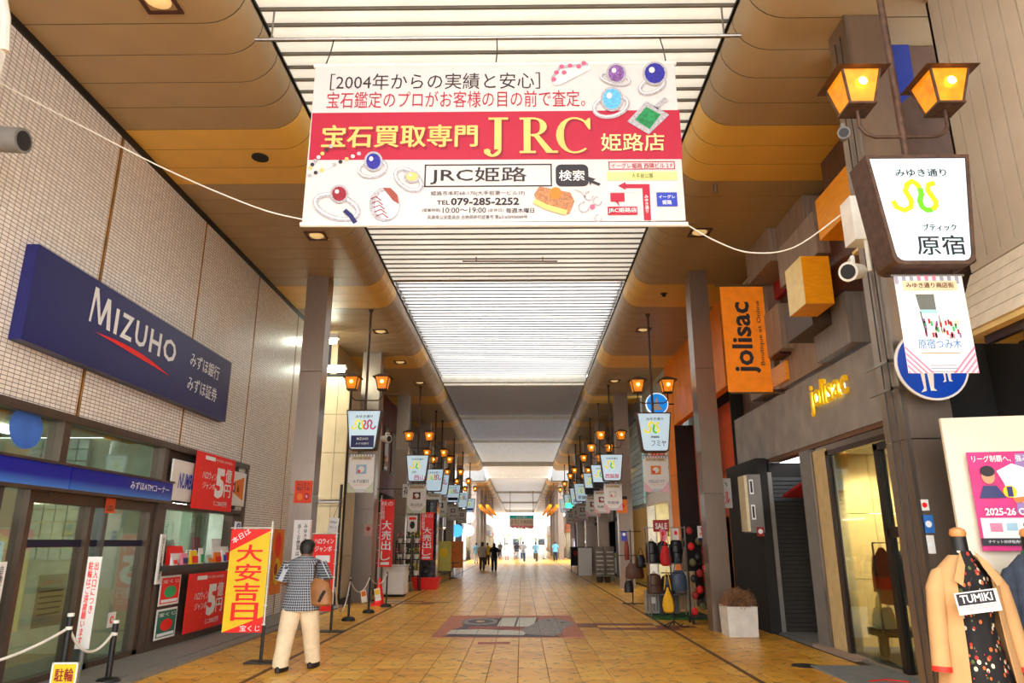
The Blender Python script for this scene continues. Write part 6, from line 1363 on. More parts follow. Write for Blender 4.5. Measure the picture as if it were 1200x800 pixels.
# ---------------------------------------------------------------- goods before the shops, right
gR = 'bags for sale on the racks'
mBlk = mat('black leather', (24,22,24), rough=.45, bump=.1); mBrL = mat('brown leather', (92,58,40), rough=.5); mRedL = mat('red nylon', (200,22,24), rough=.6); mBluL = mat('slate blue leather', (52,66,88), rough=.5); mYelL = mat('mustard yellow nylon', (226,170,24), rough=.6); mGryL = mat('grey leather', (120,112,104), rough=.6)
yr = 17.6
def PX(u, v, y): return aY(u, v, y)
rk = empty('bag_rack', (3.55, yr, 0), 'chrome shelf rack of black bags under a red SALE sign', 'rack')
x0, x1 = PX(757,620,yr).x, PX(800,620,yr).x
mb = MB()
for x in (x0, x1):
    for d in (-.18,.18): mb.tube([(x,yr+d,0),(x,yr+d,2.02)], .014, 6)
part(mb, 'frame', mSteel, rk)
for z in (2.0, 1.18, .5): part(MB().box((x0-.05,yr-.2,z-.015),(x1+.02,yr+.2,z)), 'shelf', mSteel, rk)
def backpack(c, w_, h_, d, m, lab, rz=0):
    o = empty('backpack', c, lab, 'bag', gR, rz=rz); MB().ell([(0,0,0,w_*.45,d*.45),(0,0,.03,w_*.5,d*.5),(0,0,h_*.6,w_*.5,d*.48),(0,0,h_*.9,w_*.4,d*.4),(0,0,h_,w_*.15,d*.15)], 16).build('body', m, o, True)
    MB().ell([(0,-d*.45,.03,w_*.36,d*.2),(0,-d*.45,h_*.4,w_*.36,d*.22),(0,-d*.42,h_*.46,w_*.3,d*.12)], 14).build('pocket', m, o, True); MB().tube([(-.04,0,h_-.01),(0,0,h_+.05),(.04,0,h_-.01)], .008, 6).build('handle', m, o); return o
for i, (u, z, w_, h_, m, lb) in enumerate(((764,1.185,.3,.5,mBlk,'black backpack at the left of the upper rack shelf'),(777,1.185,.3,.5,mBlk,'black backpack in the middle of the upper rack shelf'),(793,1.185,.32,.55,mBlk,'black backpack at the right of the upper rack shelf'),(765,.505,.36,.45,mBrL,'dark brown bag at the left of the lower rack shelf'),(781,.505,.34,.42,mBlk,'black bag in the middle of the lower rack shelf'),(795,.505,.3,.4,mGryL,'grey bag at the right of the lower rack shelf'))):
    backpack((PX(u,650,yr).x, yr, z), w_, h_, .24, m, lb)
a = PX(765, 609, yr-.25); b = PX(784.5, 622, yr-.25); root, B = panel_board('sale_sign', a, (1,0,0), (0,-1,0), b.x-a.x, .27, .015, mat('sale red', (168,24,34), rough=.5), 'red SALE sign standing on top of the bag rack', 'sign'); B.text('SALE', .05,-.07,b.x-a.x-.05,-.21,mPaper,1,.03,pix=False); B.flush(); part(MB().box((a.x+.2,yr-.25,a.z-.33),(a.x+.23,yr-.235,a.z-.25)), 'clip', mSteel, root)
for (u, v, lb) in ((791, 625, 'white price card clipped to the right of the bag rack'), (776, 626, 'small red sale card clipped below the SALE sign')):
    a = PX(u-3, v-6, yr-.27); root, B = panel_board('price_card', a, (1,0,0), (0,-1,0), .14, .26, .004, mPaper if u > 780 else mPinkP, lb, 'sign'); B.disc(.07,-.1,.04,.05,mRed,1,pix=False); B.flush()
st = empty('bag_stand', (3.08, 15.45, 0), 'black iron stand carrying blue and yellow bags in front of the shelf rack', 'rack')
MB().tube([(0,0,.04),(0,0,1.62)], .016, 8).tube([(-.25,0,1.6),(.25,0,1.6)], .012, 6).tube([(-.2,0,1.05),(.2,0,1.05)], .012, 6).build('pole', mBlack, st)
for k in range(4): 
    a_ = R(45+90*k); MB().tube([(0,0,.12),(.2*math.cos(a_),.2*math.sin(a_),.03),(.3*math.cos(a_),.3*math.sin(a_),.03),(.33*math.cos(a_),.33*math.sin(a_),.06)], .012, 6).build('foot', mBlack, st)
def hangbag(u0, v0, u1, v1, y, m, lab, strap=None, kind='tear', grp=gR):
    a = PX(u0, v0, y); b = PX(u1, v1, y); w_ = b.x-a.x; h_ = a.z-b.z; cx = (a.x+b.x)/2
    o = empty('hanging_bag', (cx, y, b.z), lab, 'bag', grp)
    if kind == 'tear': MB().ell([(0,0,0,w_*.25,.05),(0,0,h_*.06,w_*.42,.09),(0,0,h_*.3,w_*.5,.11),(0,0,h_*.6,w_*.38,.09),(0,0,h_*.85,w_*.15,.05),(0,0,h_,w_*.06,.02)], 14, fold=.05, nf=6).build('body', m, o, True)
    else: MB().ell([(0,0,0,w_*.42,.08),(0,0,h_*.08,w_*.5,.1),(0,0,h_*.7,w_*.46,.09),(0,0,h_*.95,w_*.3,.04),(0,0,h_,w_*.28,.02)], 16, fold=.03, nf=5).build('body', m, o, True)
    t = strap if strap else .2
    MB().tube([(-w_*.28,0,h_*.9),(-w_*.12,0,h_+t*.7),(0,0,h_+t),(w_*.12,0,h_+t*.7),(w_*.28,0,h_*.9)], .01, 6).build('strap', m, o, True); return o
hangbag(785,668,806,692,15.5,mBluL,'slate blue leather handbag hanging on the iron stand',.3,'box')
hangbag(775,688,791,718,15.3,mYelL,'mustard yellow sling bag hanging low on the iron stand',.35)
hangbag(772,634,788,663,17.3,mRedL,'bright red sling bag hanging in front of the rack',.3)
hangbag(798,640,807,668,17.3,mGryL,'pale grey sling bag hanging at the right side of the rack',.2)
st2 = empty('bag_stand', (PX(742,706,20.9).x, 20.9, 0), 'black iron bag stand with brown and black bags left of the suitcases', 'rack')
MB().tube([(0,0,.03),(0,0,2.0)], .016, 8).tube([(-.3,0,1.95),(.3,0,1.95)], .012, 6).tube([(-.35,0,1.3),(.35,0,1.3)], .012, 6).tube([(-.3,0,.03),(.3,0,.03)], .014, 6).tube([(0,-.3,.03),(0,.3,.03)], .014, 6).build('pole', mBlack, st2)
hangbag(732,660,755,678,20.7,mBrL,'wide brown handbag on the left iron stand',.25,'box'); hangbag(731,680,743,694,20.7,mBlk,'black flat bag low on the left iron stand',.2,'box'); hangbag(731,634,738,656,20.8,mat('rust leather',(130,48,34)),'rust red shoulder bag high on the left iron stand',.2,'box'); hangbag(745,650,757,665,20.5,mBlk,'black bag on the right arm of the left iron stand',.2,'box')
for i, (u0, v0, u1, v1, y, c, nm) in enumerate(((752,690,769,718,18.3,(150,146,138),'silver grey suitcase at the left, white price tag on it'), (770,690,781,720,17.9,(42,42,46),'black suitcase in the middle of the row'), (781,692,795,719,17.9,(96,92,88),'grey suitcase at the right of the row'))):
    a = PX(u0, v0, y); b = PX(u1, v1, y); w_ = b.x-a.x; o = empty('suitcase', ((a.x+b.x)/2, y-.45+.2*i, 0), nm, 'suitcase', 'suitcases in front of the bag rack')
    m = mat('suitcase shell %d' % i, c, rough=.4); h_ = max(.5, a.z)
    MB().rings([[(-w_/2,-.12,.06),(w_/2,-.12,.06),(w_/2,.12,.06),(-w_/2,.12,.06)],[(-w_/2,-.12,h_),(w_/2,-.12,h_),(w_/2,.12,h_),(-w_/2,.12,h_)]]).build('shell', m, o)
    for k in range(4): MB().box((-w_/2+w_*(k+.4)/4.4,-.128,.12),(-w_/2+w_*(k+.6)/4.4,-.121,h_-.06)).build('rib', mDarkSteel, o)
    MB().tube([(-.08,0,h_),(-.08,0,h_+.12),(.08,0,h_+.12),(.08,0,h_)], .01, 6).build('handle', mBlack, o)
    for q in (-1,1): MB().tube([(q*(w_/2-.04),-.03,.03),(q*(w_/2-.04),.0,.03)], .03, 10).build('wheel', mBlack, o)
    if i == 0: MB().box((-.05,-.135,h_*.5),(.06,-.13,h_*.5+.14)).build('price_tag', mPaper, o)
mt = solo(MB().box((2.98,16.9,0),(4.3,18.4,.035)), 'grass_mat', mat('artificial grass', (36,86,34), rough=.95, bump=.6, scale=60), 'green artificial grass mat under the suitcases', 'mat')
# red goods trolley by the column
tr = empty('goods_trolley', (PX(822,735,16.2).x, 16.2, 0), 'narrow trolley hung with red and dark goods left of the second right column', 'rack')
MB().tube([(-.2,0,.12),(-.2,0,2.05),(.2,0,2.05),(.2,0,.12)], .016, 6).box((-.24,-.2,.12),(.24,.2,.15)).tube([(-.2,0,1.2),(.2,0,1.2)], .012, 6).build('frame', mBlack, tr)
for sx_ in (-1,1):
    for sy_ in (-1,1): MB().tube([(sx_*.2-.015,sy_*.17,.06),(sx_*.2+.015,sy_*.17,.06)], .06, 12).build('wheel', mBlack, tr)
random.seed(9)
for i in range(16):
    z = .25+.11*i; x = (-.15,.02,.14)[i % 3]+random.uniform(-.03,.03); m = (mRedL, mDkRed, mBlk, mat('olive nylon',(84,80,46)))[(i*7) % 4]
    o = empty('hanging_pouch', (tr.location.x+x, 16.05-.05*(i%2), z), '%s small pouch on the goods trolley, %s from the bottom' % (('red','dark red','black','olive')[(i*7)%4], ('first','second','third','fourth','fifth','sixth','seventh','eighth','ninth','tenth','eleventh','twelfth','thirteenth','fourteenth','fifteenth','topmost')[i]), 'pouch', 'small pouches on the goods trolley')
    MB().sphere((0,0,0), .075, 8, 6, (1,.6,1.1)).build('body', m, o, True); MB().tube([(0,0,.07),(0,0,.14)], .006, 5).build('strap', mBlk, o)
for (u, v, r__, lb) in ((828,608,.1,'round red goods beside the top of the second right column'),(831,641,.13,'red round bag half behind the second right column')):
    a = PX(u, v, 16.0); o = empty('red_ball_bag', a, lb, 'bag'); MB().sphere((0,0,0), r__, 12, 8).build('body', mRedL, o, True); MB().tube([(0,0,r__*.9),(0,0,r__+.12)], .007, 5).build('strap', mRedL, o)
a = PX(817,616,15.9); root, B = panel_board('tax_free_sign', a, (1,0,0), (0,-1,0), .3, .3, .01, mPaper, 'small white TAX FREE sign with red and blue on the goods trolley', 'sign'); B.text('TAX', .05,-.04,.25,-.12,mRed,1,.03,pix=False); B.text('FREE', .05,-.14,.25,-.21,mRed,1,.03,pix=False); B.rect(0,-.25,.3,-.3,mNavy,1,pix=False); B.flush()
o = empty('white_radiator_rack', (4.1, 18.9, 0), 'white slatted stand behind the suitcases', 'rack')
for k in range(6): MB().box((-.25+.085*k,-.1,.05),(-.25+.085*k+.07,.1,.95)).build('slat', mCream, o)
# right far: pale notice shutters, chairs boards
for i, (u0, v0, u1, v1, y, m, lb) in enumerate(((697,640,709,678,33,mat('grey notice rack',(120,114,108)),'grey newspaper rack with plants before the shuttered right shop'),(709,640,721,678,33,mat('grey notice rack',(1,1,1)),'second grey notice rack beside the first before the shuttered shop'))):
    a = PX(u0,v0,y); b = PX(u1,v1,y); o = empty('notice_rack', ((a.x+b.x)/2, y, 0), lb, 'rack'); MB().box(((a.x-b.x)/2+.01,-.05,0),((b.x-a.x)/2-.01,.05,a.z)).build('panel', m, o)
    for k in range(6): MB().box(((a.x-b.x)/2+.05,-.07,.3+.18*k),((b.x-a.x)/2-.05,-.05,.36+.18*k)).build('slat', mPaleW, o)
for i, u in enumerate((703, 712)):
    o = empty('potted_plant', (PX(u,680,32).x, 32, 0), 'dark leafy potted plant before the %s grey rack' % ('first','second')[i], 'plant'); MB().lathe([(.12,0),(.16,.25),(.15,.25)], n=12).build('pot', mBrnMetal, o, True); dry_bush(o, (0,0,.3), .25, .5, mat('dark leaves',(40,62,36)), n=150, name='foliage')
a = PX(687, 643, 38); o = empty('easel_board', (PX(686,672,38).x, 38, 0), 'white leaning board before the right shops', 'board'); MB().cbox((0,0,.7), (.7,.05,1.4), rx=R(12)).build('panel', mPaper, o); MB().cbox((0,.0,.7), (.78,.03,1.48), rx=R(12)).build('frame', mDarkSteel, o)
o = empty('menu_board', (PX(677,667,43).x, 43, 0), 'black framed menu board standing before the right shops', 'board'); MB().box((-.4,-.03,.35),(.4,.03,1.4)).tube([(-.36,0,0),(-.36,0,.4)], .02).tube([(.36,0,0),(.36,0,.4)], .02).build('frame', mBlack, o); MB().box((-.33,-.04,.45),(.33,-.031,1.3)).build('panel', mDark, o); MB().box((-.2,-.05,.9),(.2,-.041,1.2)).build('poster', mDkRed, o)
o = empty('vending_machine', (4.1, 52, 0), 'pale vending machine on the right near the crossing', 'machine'); MB().box((-.5,-.35,.0),(.5,.35,1.9)).build('cabinet', mPaper, o); MB().box((-.42,-.37,.9),(.42,-.351,1.75)).build('display', mat('lit display',(225,220,240),emit=1), o)
for k in range(8): MB().box((-.38+.1*k,-.38,1.35),(-.31+.1*k,-.371,1.6)).build('can', (mRed,mBlue,mGreen,mYel)[k%4], o)
o = empty('shop_banner', (3.9, 50, 0), 'tall pink and violet upright banner on the right near the crossing', 'banner'); MB().box((-.3,0,.3),(.0,.03,2.8)).build('cloth', mat('violet lit cloth',(130,130,190)), o); MB().box((.05,0,.3),(.3,.03,2.8)).build('cloth', mPinkP, o); MB().tube([(0,.02,0),(0,.02,2.85)], .02).build('pole', mGrey, o)
a = PX(651, 592, 47); o = empty('hanging_light', (3.1, 47, a.z), 'small green lit exit-style lamp hanging on the right', 'lamp'); MB().box((-.25,-.08,-.15),(.25,.08,.15)).build('panel', mat('green lit', (60,210,150), emit=1.5), o); MB().tube([(0,0,.15),(0,0,7.4-a.z)], .015).build('rod', mDarkSteel, o)

# ---------------------------------------------------------------- goods before the shops, left
o = empty('display_counter', (-4.75, 23.6, 0), 'white counter beyond the second left column', 'counter'); 
a = PX(452,660,23.6); b = PX(470,697,23.6); o.location = ((a.x+b.x)/2, 24.0, 0); MB().box((-.35,-.4,.08),(.35,.4,.9)).build('cabinet', mWhite, o); MB().box((-.38,-.43,.9),(.38,.43,.95)).build('top', mPaleW, o); MB().box((-.3,-.405,.15),(.3,-.401,.75)).build('door', mPaper, o); MB().box((-.3,-.3,0),(.3,.3,.08)).build('plinth', mDark, o)
o = empty('flower_stand', (PX(475,692,26.2).x, 26.6, 0), 'black tiered stand of potted flowers beside the dark glass pillar', 'rack')
MB().tube([(-.45,0,0),(-.45,0,1.7),(.45,0,1.7),(.45,0,0)], .02).box((-.45,-.2,.5),(.45,.2,.53)).box((-.45,-.2,1.05),(.45,.2,1.08)).box((-.45,-.2,1.6),(.45,.2,1.63)).tube([(-.1,-.5,0),(-.35,0,1.6)], .03).build('frame', mBlack, o)
random.seed(2)
mPl = mat('pot leaves', (70,110,50), rough=.8, var=.4)
for k in range(9):
    x = -.3+.3*(k % 3); z = (.53,1.08,1.63)[k//3]
    q = empty('flower_pot', (o.location.x+x, 26.5, z), '%s potted flowers on the %s tier of the black stand, %s' % (('pink','white','yellow')[k%3], ('lowest','middle','top')[k//3], ('left','centre','right')[k%3]), 'plant', 'flower pots on the black stand')
    MB().lathe([(.06,0),(.09,.16),(.08,.16)], n=10).build('pot', mWhite, q, True); dry_bush(q, (0,0,.17), .14, .22, mPl, n=60, name='foliage'); mb = MB()
    for j in range(8): mb.sphere((random.uniform(-.12,.12), random.uniform(-.12,.05), .22+random.uniform(0,.16)), .025, 5, 4)
    tag(mb.build('blossoms', (mPinkP,mPaper,mYel)[k%3], q), kind='stuff')
xa, xb = PX(481,690,27.2).x, PX(514,690,27.2).x
o = empty('display_pillar', ((xa+xb)/2, 27.7, 0), 'dark glass display pillar on a bright red base on the left', 'display case')
part(MB().hull8([(xa+.12,27.2,0),(xb-.12,27.2,0),(xb-.12,28.2,0),(xa+.12,28.2,0),(xa,27.15,.42),(xb,27.15,.42),(xb,28.25,.42),(xa,28.25,.42)]), 'red_base', mRed, o)
part(MB().box((xa+.22,27.35,.42),(xb-.15,28.05,3.1)), 'pillar_body', mGlassD, o); part(MB().box((xa+.18,27.3,3.1),(xb-.1,28.1,3.2)), 'top_cap', mDarkSteel, o)
root, B = panel_board('wall_sign', PX(459,620,27.6), (1,0,0), (0,-1,0), .1, .1, .02, mPaper, 'tmp', 'sign')
for c in [root]+list(root.children): bpy.data.objects.remove(c)
root, B = panel_board('wall_sign', PX(478,604,25.9), (1,0,0), (0,-1,0), .34, .55, .02, mPaper, 'small white notice with red and black marks left of the second red sale flag', 'sign'); B.rect(.04,-.05,.3,-.14,mRed,1,pix=False); B.disc(.17,-.32,.09,.13,mInk,1,pix=False); part(MB().tube([(root.location.x,25.93,0),(root.location.x,25.93,root.location.z+.3)], .015), 'pole', mGrey, root); B.flush()
root, B = panel_board('wall_sign', PX(472,567,27.6), (1,0,0), (0,-1,0), .32, .5, .03, mPaper, 'small white shop sign with black letters high on the left before the red building', 'sign'); B.text('花', .05,-.1,.27,-.4,mInk,1,.02,pix=False); part(MB().box((-5.5,27.62,root.location.z+.3),(root.location.x,27.65,root.location.z+.33)), 'bracket', mDarkSteel, root); B.flush()
for i, (u, c, lb) in enumerate(((520,mat('poster mix yellow',(200,190,90)),'yellow and green poster stand on the left past the dark pillar'),(535,mat('poster mix orange',(214,120,40)),'orange upright flower display on the left before the yellow awning'))):
    y = 34+4*i; a = PX(u, 640, y); o = empty('poster_stand', (a.x, y, 0), lb, 'stand'); MB().box((-.35,-.03,.4),(.35,.03,1.7)).build('panel', c, o); MB().tube([(-.33,0,0),(-.33,0,1.72)], .02).tube([(.33,0,0),(.33,0,1.72)], .02).build('frame', mDarkSteel, o)
    MB().sphere((0,-.04,1.2), .2, 10, 6, (1,.1,1)).build('print', (mYel,mOrg)[i], o)
o = empty('side_table', (PX(531,665,35.5).x, 35.5, 0), 'small dark round table on the left before the awning shop', 'table'); MB().lathe([(.02,.05),(.02,.7),(.3,.7),(.3,.73)], n=16).lathe([(.2,0),(.2,.03),(.02,.06)], n=14).build('pedestal', mBlack, o)
for i in range(6):
    o = empty('flower_display', (-4.1, 39+.7*i, 0), 'orange and yellow flower bunch under the yellow awning, %s from the near end' % ('first','second','third','fourth','fifth','sixth')[i], 'plant', 'flower bunches under the awning'); MB().lathe([(.13,0),(.17,.4)], n=10).build('bucket', mGrey, o, True); mb = MB()
    for j in range(22): mb.sphere((random.uniform(-.25,.25), random.uniform(-.2,.2), .5+random.uniform(0,1.0)), .08, 6, 4)
    tag(mb.build('blossoms', (mOrg, mYel)[i % 2], o), kind='stuff')
for i, (x, z, y) in enumerate(((-4.0,3.5,56),(-4.0,2.5,56),(-4.4,2.4,50))):
    o = empty('round_sign', (x, y, z), ('upper round white lit sign far on the left','lower round white lit sign far on the left','blue lit sign far on the left')[i], 'sign'); MB().tube([(0,0,0),(0,.1,0)], .42, 20).build('disc', mat('far lit disc %d' % (i//2), ((235,235,250),(60,140,220))[i//2], emit=1.2), o); MB().tube([(0,.05,.4),(0,.05,7.4-z)], .02, 5).build('rod', mGrey, o)
# ---------------------------------------------------------------- people
def skin_mesh(verts, edges, radii, sub=2, root=0):
    me = bpy.data.meshes.new('b'); me.from_pydata([tuple(v) for v in verts], edges, []); o = bpy.data.objects.new('b', me); col.objects.link(o)
    md = o.modifiers.new('s', 'SKIN'); md.use_smooth_shade = True
    for i, r_ in enumerate(radii):
        sv = me.skin_vertices[0].data[i]; sv.radius = r_ if isinstance(r_, tuple) else (r_, r_); sv.use_root = (i == root)
    sb = o.modifiers.new('u', 'SUBSURF'); sb.levels = sub; sb.render_levels = sub
    bpy.context.view_layer.update(); out = bpy.data.meshes.new_from_object(o.evaluated_get(bpy.context.evaluated_depsgraph_get())); bpy.data.objects.remove(o); bpy.data.meshes.remove(me); return out
mHair = mat('black hair', (16, 13, 12), rough=.55, bump=.4, scale=40)
def V(*a): return Vector(a)
def person(loc, lab, h=1.68, rz=0, stride=.16, skin=(160,108,80), shirt=None, trousers=None, shoes=None, hairm=None, long_hair=False, arm_l=None, arm_r=None, hem=.78, sleeve=.5, detail=1, lean=.03, sit=None, skirt=False, baggy=1, spread=0):
    """local frame: facing +y, feet on z=0, sizes for 1.68 m scaled by h"""
    k = h/1.68; o = empty('person', loc, lab, 'person', rz=rz); S = lambda p: Vector(p)*k
    sl, sr = stride, -stride        # foot y of left (-x) and right (+x)
    hip = .86; kn = .46
    LF = {'hip': (-.09,0,hip), 'knee': (-.10-spread*.5,sl*.75+.03,kn), 'ank': (-.105-spread,sl,.08), 'toe': (-.115-spread,sl+.15,.03)}
    RF = {'hip': (.09,0,hip), 'knee': (.10+spread*.5,sr*.25+.05,kn), 'ank': (.105+spread,sr,.09), 'toe': (.12+spread,sr+.14,.03)}
    if sit:   # cyclist: seated with knees forward
        for q, s_, up_ in ((LF,-1,.12),(RF,1,-.1)):
            q['hip'] = (s_*.09,0,hip+.06); q['knee'] = (s_*.11,.34,.62+up_); q['ank'] = (s_*.11,.22,.26+up_); q['toe'] = (s_*.12,.36,.22+up_)
    ln = lean if not sit else .18
    al = arm_l or [(-.19,ln*.9,1.36),(-.24,-.02,1.12),(-.25,.04,.9),(-.25,.07,.83)]
    ar = arm_r or [(.19,ln*.9,1.36),(.24,-.04,1.12),(.26,.0,.9),(.26,.03,.83)]
    if sit: al = [(-.19,.15,1.38),(-.24,.3,1.2),(-.22,.48,1.06),(-.22,.53,1.05)]; ar = [(.19,.15,1.38),(.24,.3,1.2),(.22,.48,1.06),(.22,.53,1.05)]
    vs_ = [(0,0,hip+.05),(0,ln*.4,1.05),(0,ln*.8,1.25),(0,ln,1.38),(0,ln+.01,1.45),(0,ln+.03,1.53),(0,ln+.035,1.60),(0,ln+.03,1.655)]
    rad = [(.14,.10),(.125,.09),(.15,.10),(.10,.07),(.052,.055),(.068,.085),(.076,.095),(.05,.065)]
    ed = [(i,i+1) for i in range(7)]
    def add(ch, rs, root_):
        p = root_
        for c, r_ in zip(ch, rs): vs_.append(c); rad.append(r_); ed.append((p, len(vs_)-1)); p = len(vs_)-1
        return p
    for q in (LF, RF): add([q['hip'], q['knee'], q['ank'], q['toe']], [.085,.058,.038,.032], 0)
    wl_ = add(al, [.052,.042,.03,.026], 3); wr_ = add(ar, [.052,.042,.03,.026], 3)
    add([(0,ln+.115,1.575)], [.016], 5)    # nose
    me = skin_mesh([S(v) for v in vs_], ed, [tuple(x*k for x in r_) if isinstance(r_, tuple) else r_*k for r_ in rad], 2)
    sk = mat('skin %d' % skin[0], skin, rough=.55, var=.05); me.materials.append(sk); me.name = 'body'; b_ = bpy.data.objects.new('body', me); col.objects.link(b_); b_.parent = o
    if detail:
        for s in (-1,1):   # ears, eyes
            MB().sphere(S((s*.078,ln+.02,1.575)), .028*k, 8, 6, (.4,.7,1.1)).build('ear', sk, o, True)
            MB().sphere(S((s*.03,ln+.098,1.59)), .011*k, 8, 6).build('eye', mInk, o, True)
        MB().tube([S((-.022,ln+.1,1.535)), S((0,ln+.106,1.533)), S((.022,ln+.1,1.535))], .006*k, 6).build('mouth', mat('lips', (140,70,60)), o)
        for (arm, sgn) in ((al,-1),(ar,1)):    # hands with five separate curled fingers
            w_ = Vector(arm[3]); d = (Vector(arm[3])-Vector(arm[2])).normalized(); side = Vector((0,1,0)) - d*d.y; side = side.normalized() if side.length > .2 else Vector((0,0,1)); pal = d.cross(side)*sgn
            hv = [w_, w_+d*.04, w_+d*.075]; hr = [.022,(.034,.016),(.036,.014)]; he = [(0,1),(1,2)]
            for f_ in range(4):
                base = w_+d*.085+side*(.027-.018*f_); L_ = (.034,.038,.036,.028)[f_]; i0 = len(hv)
                c1 = base+d*L_*.6; c2 = c1+(d*.7+pal*.7)*L_*.7; c3 = c2+(d*.1+pal)*L_*.6
                hv += [base, c1, c2, c3]; hr += [.0095,.009,.0085,.007]; he += [(2,i0),(i0,i0+1),(i0+1,i0+2),(i0+2,i0+3)]
            i0 = len(hv); hv += [w_+d*.035+side*.04, w_+d*.065+side*.056+pal*.01, w_+d*.09+side*.055+pal*.02]; hr += [.011,.01,.008]; he += [(1,i0),(i0,i0+1),(i0+1,i0+2)]
            hm = skin_mesh([x*k for x in hv], he, [tuple(a*k for a in r_) if isinstance(r_, tuple) else r_*k for r_ in hr], 1); hm.materials.append(sk); hm.name = 'hand'; q = bpy.data.objects.new('hand', hm); col.objects.link(q); q.parent = o
    # hair cap
    hm_ = hairm or mHair; mb = MB(); rings = []
    for (z, rx, ry, cy_) in ((1.50,.055,.045,-.045),(1.53,.075,.068,-.025),(1.57,.085,.088,-.012),(1.61,.088,.1,-.0),(1.65,.08,.092,.004),(1.685,.055,.065,.005),(1.70,.02,.025,.005)):
        rings.append([(rx*math.cos(2*math.pi*j/20)*k*(1+.03*math.sin(5*j+z*70)), (ln+.03+cy_+ry*math.sin(2*math.pi*j/20)*(1 if math.sin(2*math.pi*j/20) < 0 or z > 1.6 else .25))*k, z*k) for j in range(20)])
    mb.rings(rings).build('hair', hm_, o, True)
    if long_hair: MB().ell([(0,ln*k,1.3*k,.09*k,.04*k),(0,(ln-.03)*k,1.45*k,.1*k,.06*k),(0,(ln-.02)*k,1.58*k,.085*k,.07*k)], 14).build('long_hair', hm_, o, True)
    # shirt
    sh = shirt or mat('white shirt', (215,215,215)); F_ = .02
    sp_ = [(0,-.01,hem,.215,.16),(0,-.005,hem+.02,.22,.165),(0,ln*.2,.95,.2,.145),(0,ln*.4,1.1,.175,.125),(0,ln*.7,1.25,.195,.13),(0,ln*.9,1.36,.215,.12),(0,ln,1.41,.19,.105),(0,ln,1.45,.11,.08),(0,ln,1.475,.062,.062)]
    if detail: sp_ = sp_[:1]+sp_
    MB().ell([(a*k,b*k,c*k,d_*k,e*k) for a,b,c,d_,e in sp_], 28, fold=.022, nf=6).build('shirt', sh, o, True)
    for arm in (al, ar):
        a0, a1, a2 = (Vector(q) for q in arm[:3]); e = a0.lerp(a1, min(1, sleeve*1.9)) if sleeve < .53 else a1.lerp(a2, (sleeve-.5)*2)
        pts = [a0*.97+Vector((0,0,.0))+Vector((-.03 if a0.x > 0 else .03,0,.01)), a0, a0.lerp(a1,.5)] + ([a1] if sleeve >= .53 else []) + [e]
        MB().tube([p*k for p in pts], [.075*k,.082*k,.078*k]+([.058*k] if sleeve >= .53 else [])+[.082*k if sleeve < .53 else .05*k], 14).build('sleeve', sh, o, True)
    # trousers / skirt
    tm = trousers or mat('dark trousers', (40,44,56))
    if skirt: MB().ell([(0,0,.42*k,.22*k,.17*k),(0,0,.8*k,.17*k,.13*k),(0,0,.95*k,.14*k,.11*k)], 20, fold=.03).build('skirt', tm, o, True)
    else:
        mb = MB().ell([(0,0,.74*k,.17*k,.12*k),(0,0,.82*k,.178*k,.13*k),(0,0,.92*k,.165*k,.12*k),(0,0,.97*k,.15*k,.11*k)], 20)
        for q in (LF, RF):
            a0, a1, a2 = (Vector(q[n_]) for n_ in ('hip','knee','ank'))
            mb.tube([p*k for p in (a0+Vector((0,0,.02)), a0.lerp(a1,.4), a1, a1.lerp(a2,.5), a2+Vector((0,0,.04)), a2+Vector((0,.01,-.0)))], [.098*k*baggy,.1*k*baggy,.088*k*baggy,.082*k*baggy,.078*k*baggy,.082*k*baggy], 18)
        mb.build('trousers', tm, o, True)
    sm = shoes or mat('dark shoes', (26,24,26), rough=.5)
    for q in (LF, RF):
        an = Vector(q['ank'])*k; z0 = an.z-.085*k; rr = []
        if sit: pass
        c = Vector((an.x, an.y+.05*k, 0))
        for (z, sx_, sy_, oy) in ((0,.05,.145,0),(.03,.055,.15,0),(.06,.052,.13,-.01),(.095,.047,.085,-.04),(.13,.044,.06,-.05)):
            rr.append([(c.x+sx_*k*math.cos(2*math.pi*j/16)*(1 if True else 1), c.y+(oy+sy_*math.sin(2*math.pi*j/16))*k, max(0, z0)+z*k) for j in range(16)])
        MB().rings(rr).build('shoe', sm, o, True)
    return o
mChk = check_mat('black and white checked shirt cloth', (52, 54, 64), (176, 180, 190), .034)
mTrB = mat('cream trousers cloth', (226, 206, 172), rough=.9, bump=.25, scale=9)
pm = person((-3.05, 10.42, 0), 'man seen from behind in checked shirt and cream trousers, carrying a tan shoulder bag', h=1.68, rz=R(-6), stride=-.17, skin=(140,88,62), shirt=mChk, trousers=mTrB, shoes=mat('dark brown shoes', (34,26,24), rough=.5), hem=.76, sleeve=.5, baggy=1.12, spread=.015,
     arm_l=[(-.2,.03,1.35),(-.275,.02,1.13),(-.2,.22,1.06),(-.16,.27,1.06)], arm_r=[(.2,.03,1.35),(.285,.0,1.14),(.24,.2,1.04),(.2,.26,1.05)], lean=.04)
pm.scale = (1.2, 1.15, 1)
bg_ = empty('shoulder_bag', (-2.76, 10.33, .82), 'tan leather shoulder bag hanging at the right hip of the walking man', 'bag', rz=R(-12))
MB().ell([(0,0,0,.12,.06),(0,0,.03,.17,.09),(-.01,0,.16,.175,.09),(-.03,0,.3,.13,.07),(-.05,0,.36,.06,.04)], 20, fold=.04, nf=6).build('body', mat('tan leather', (150,98,52), rough=.5, var=.25, scale=8), bg_, True)
MB().tube([(-.12,0,.28),(-.09,-.02,.5),(-.07,-.09,.52),(-.06,-.02,.585),(-.03,.08,.52),(.05,.05,.3)], .014, 6).build('strap', mat('dark strap', (60,36,24)), bg_, True)
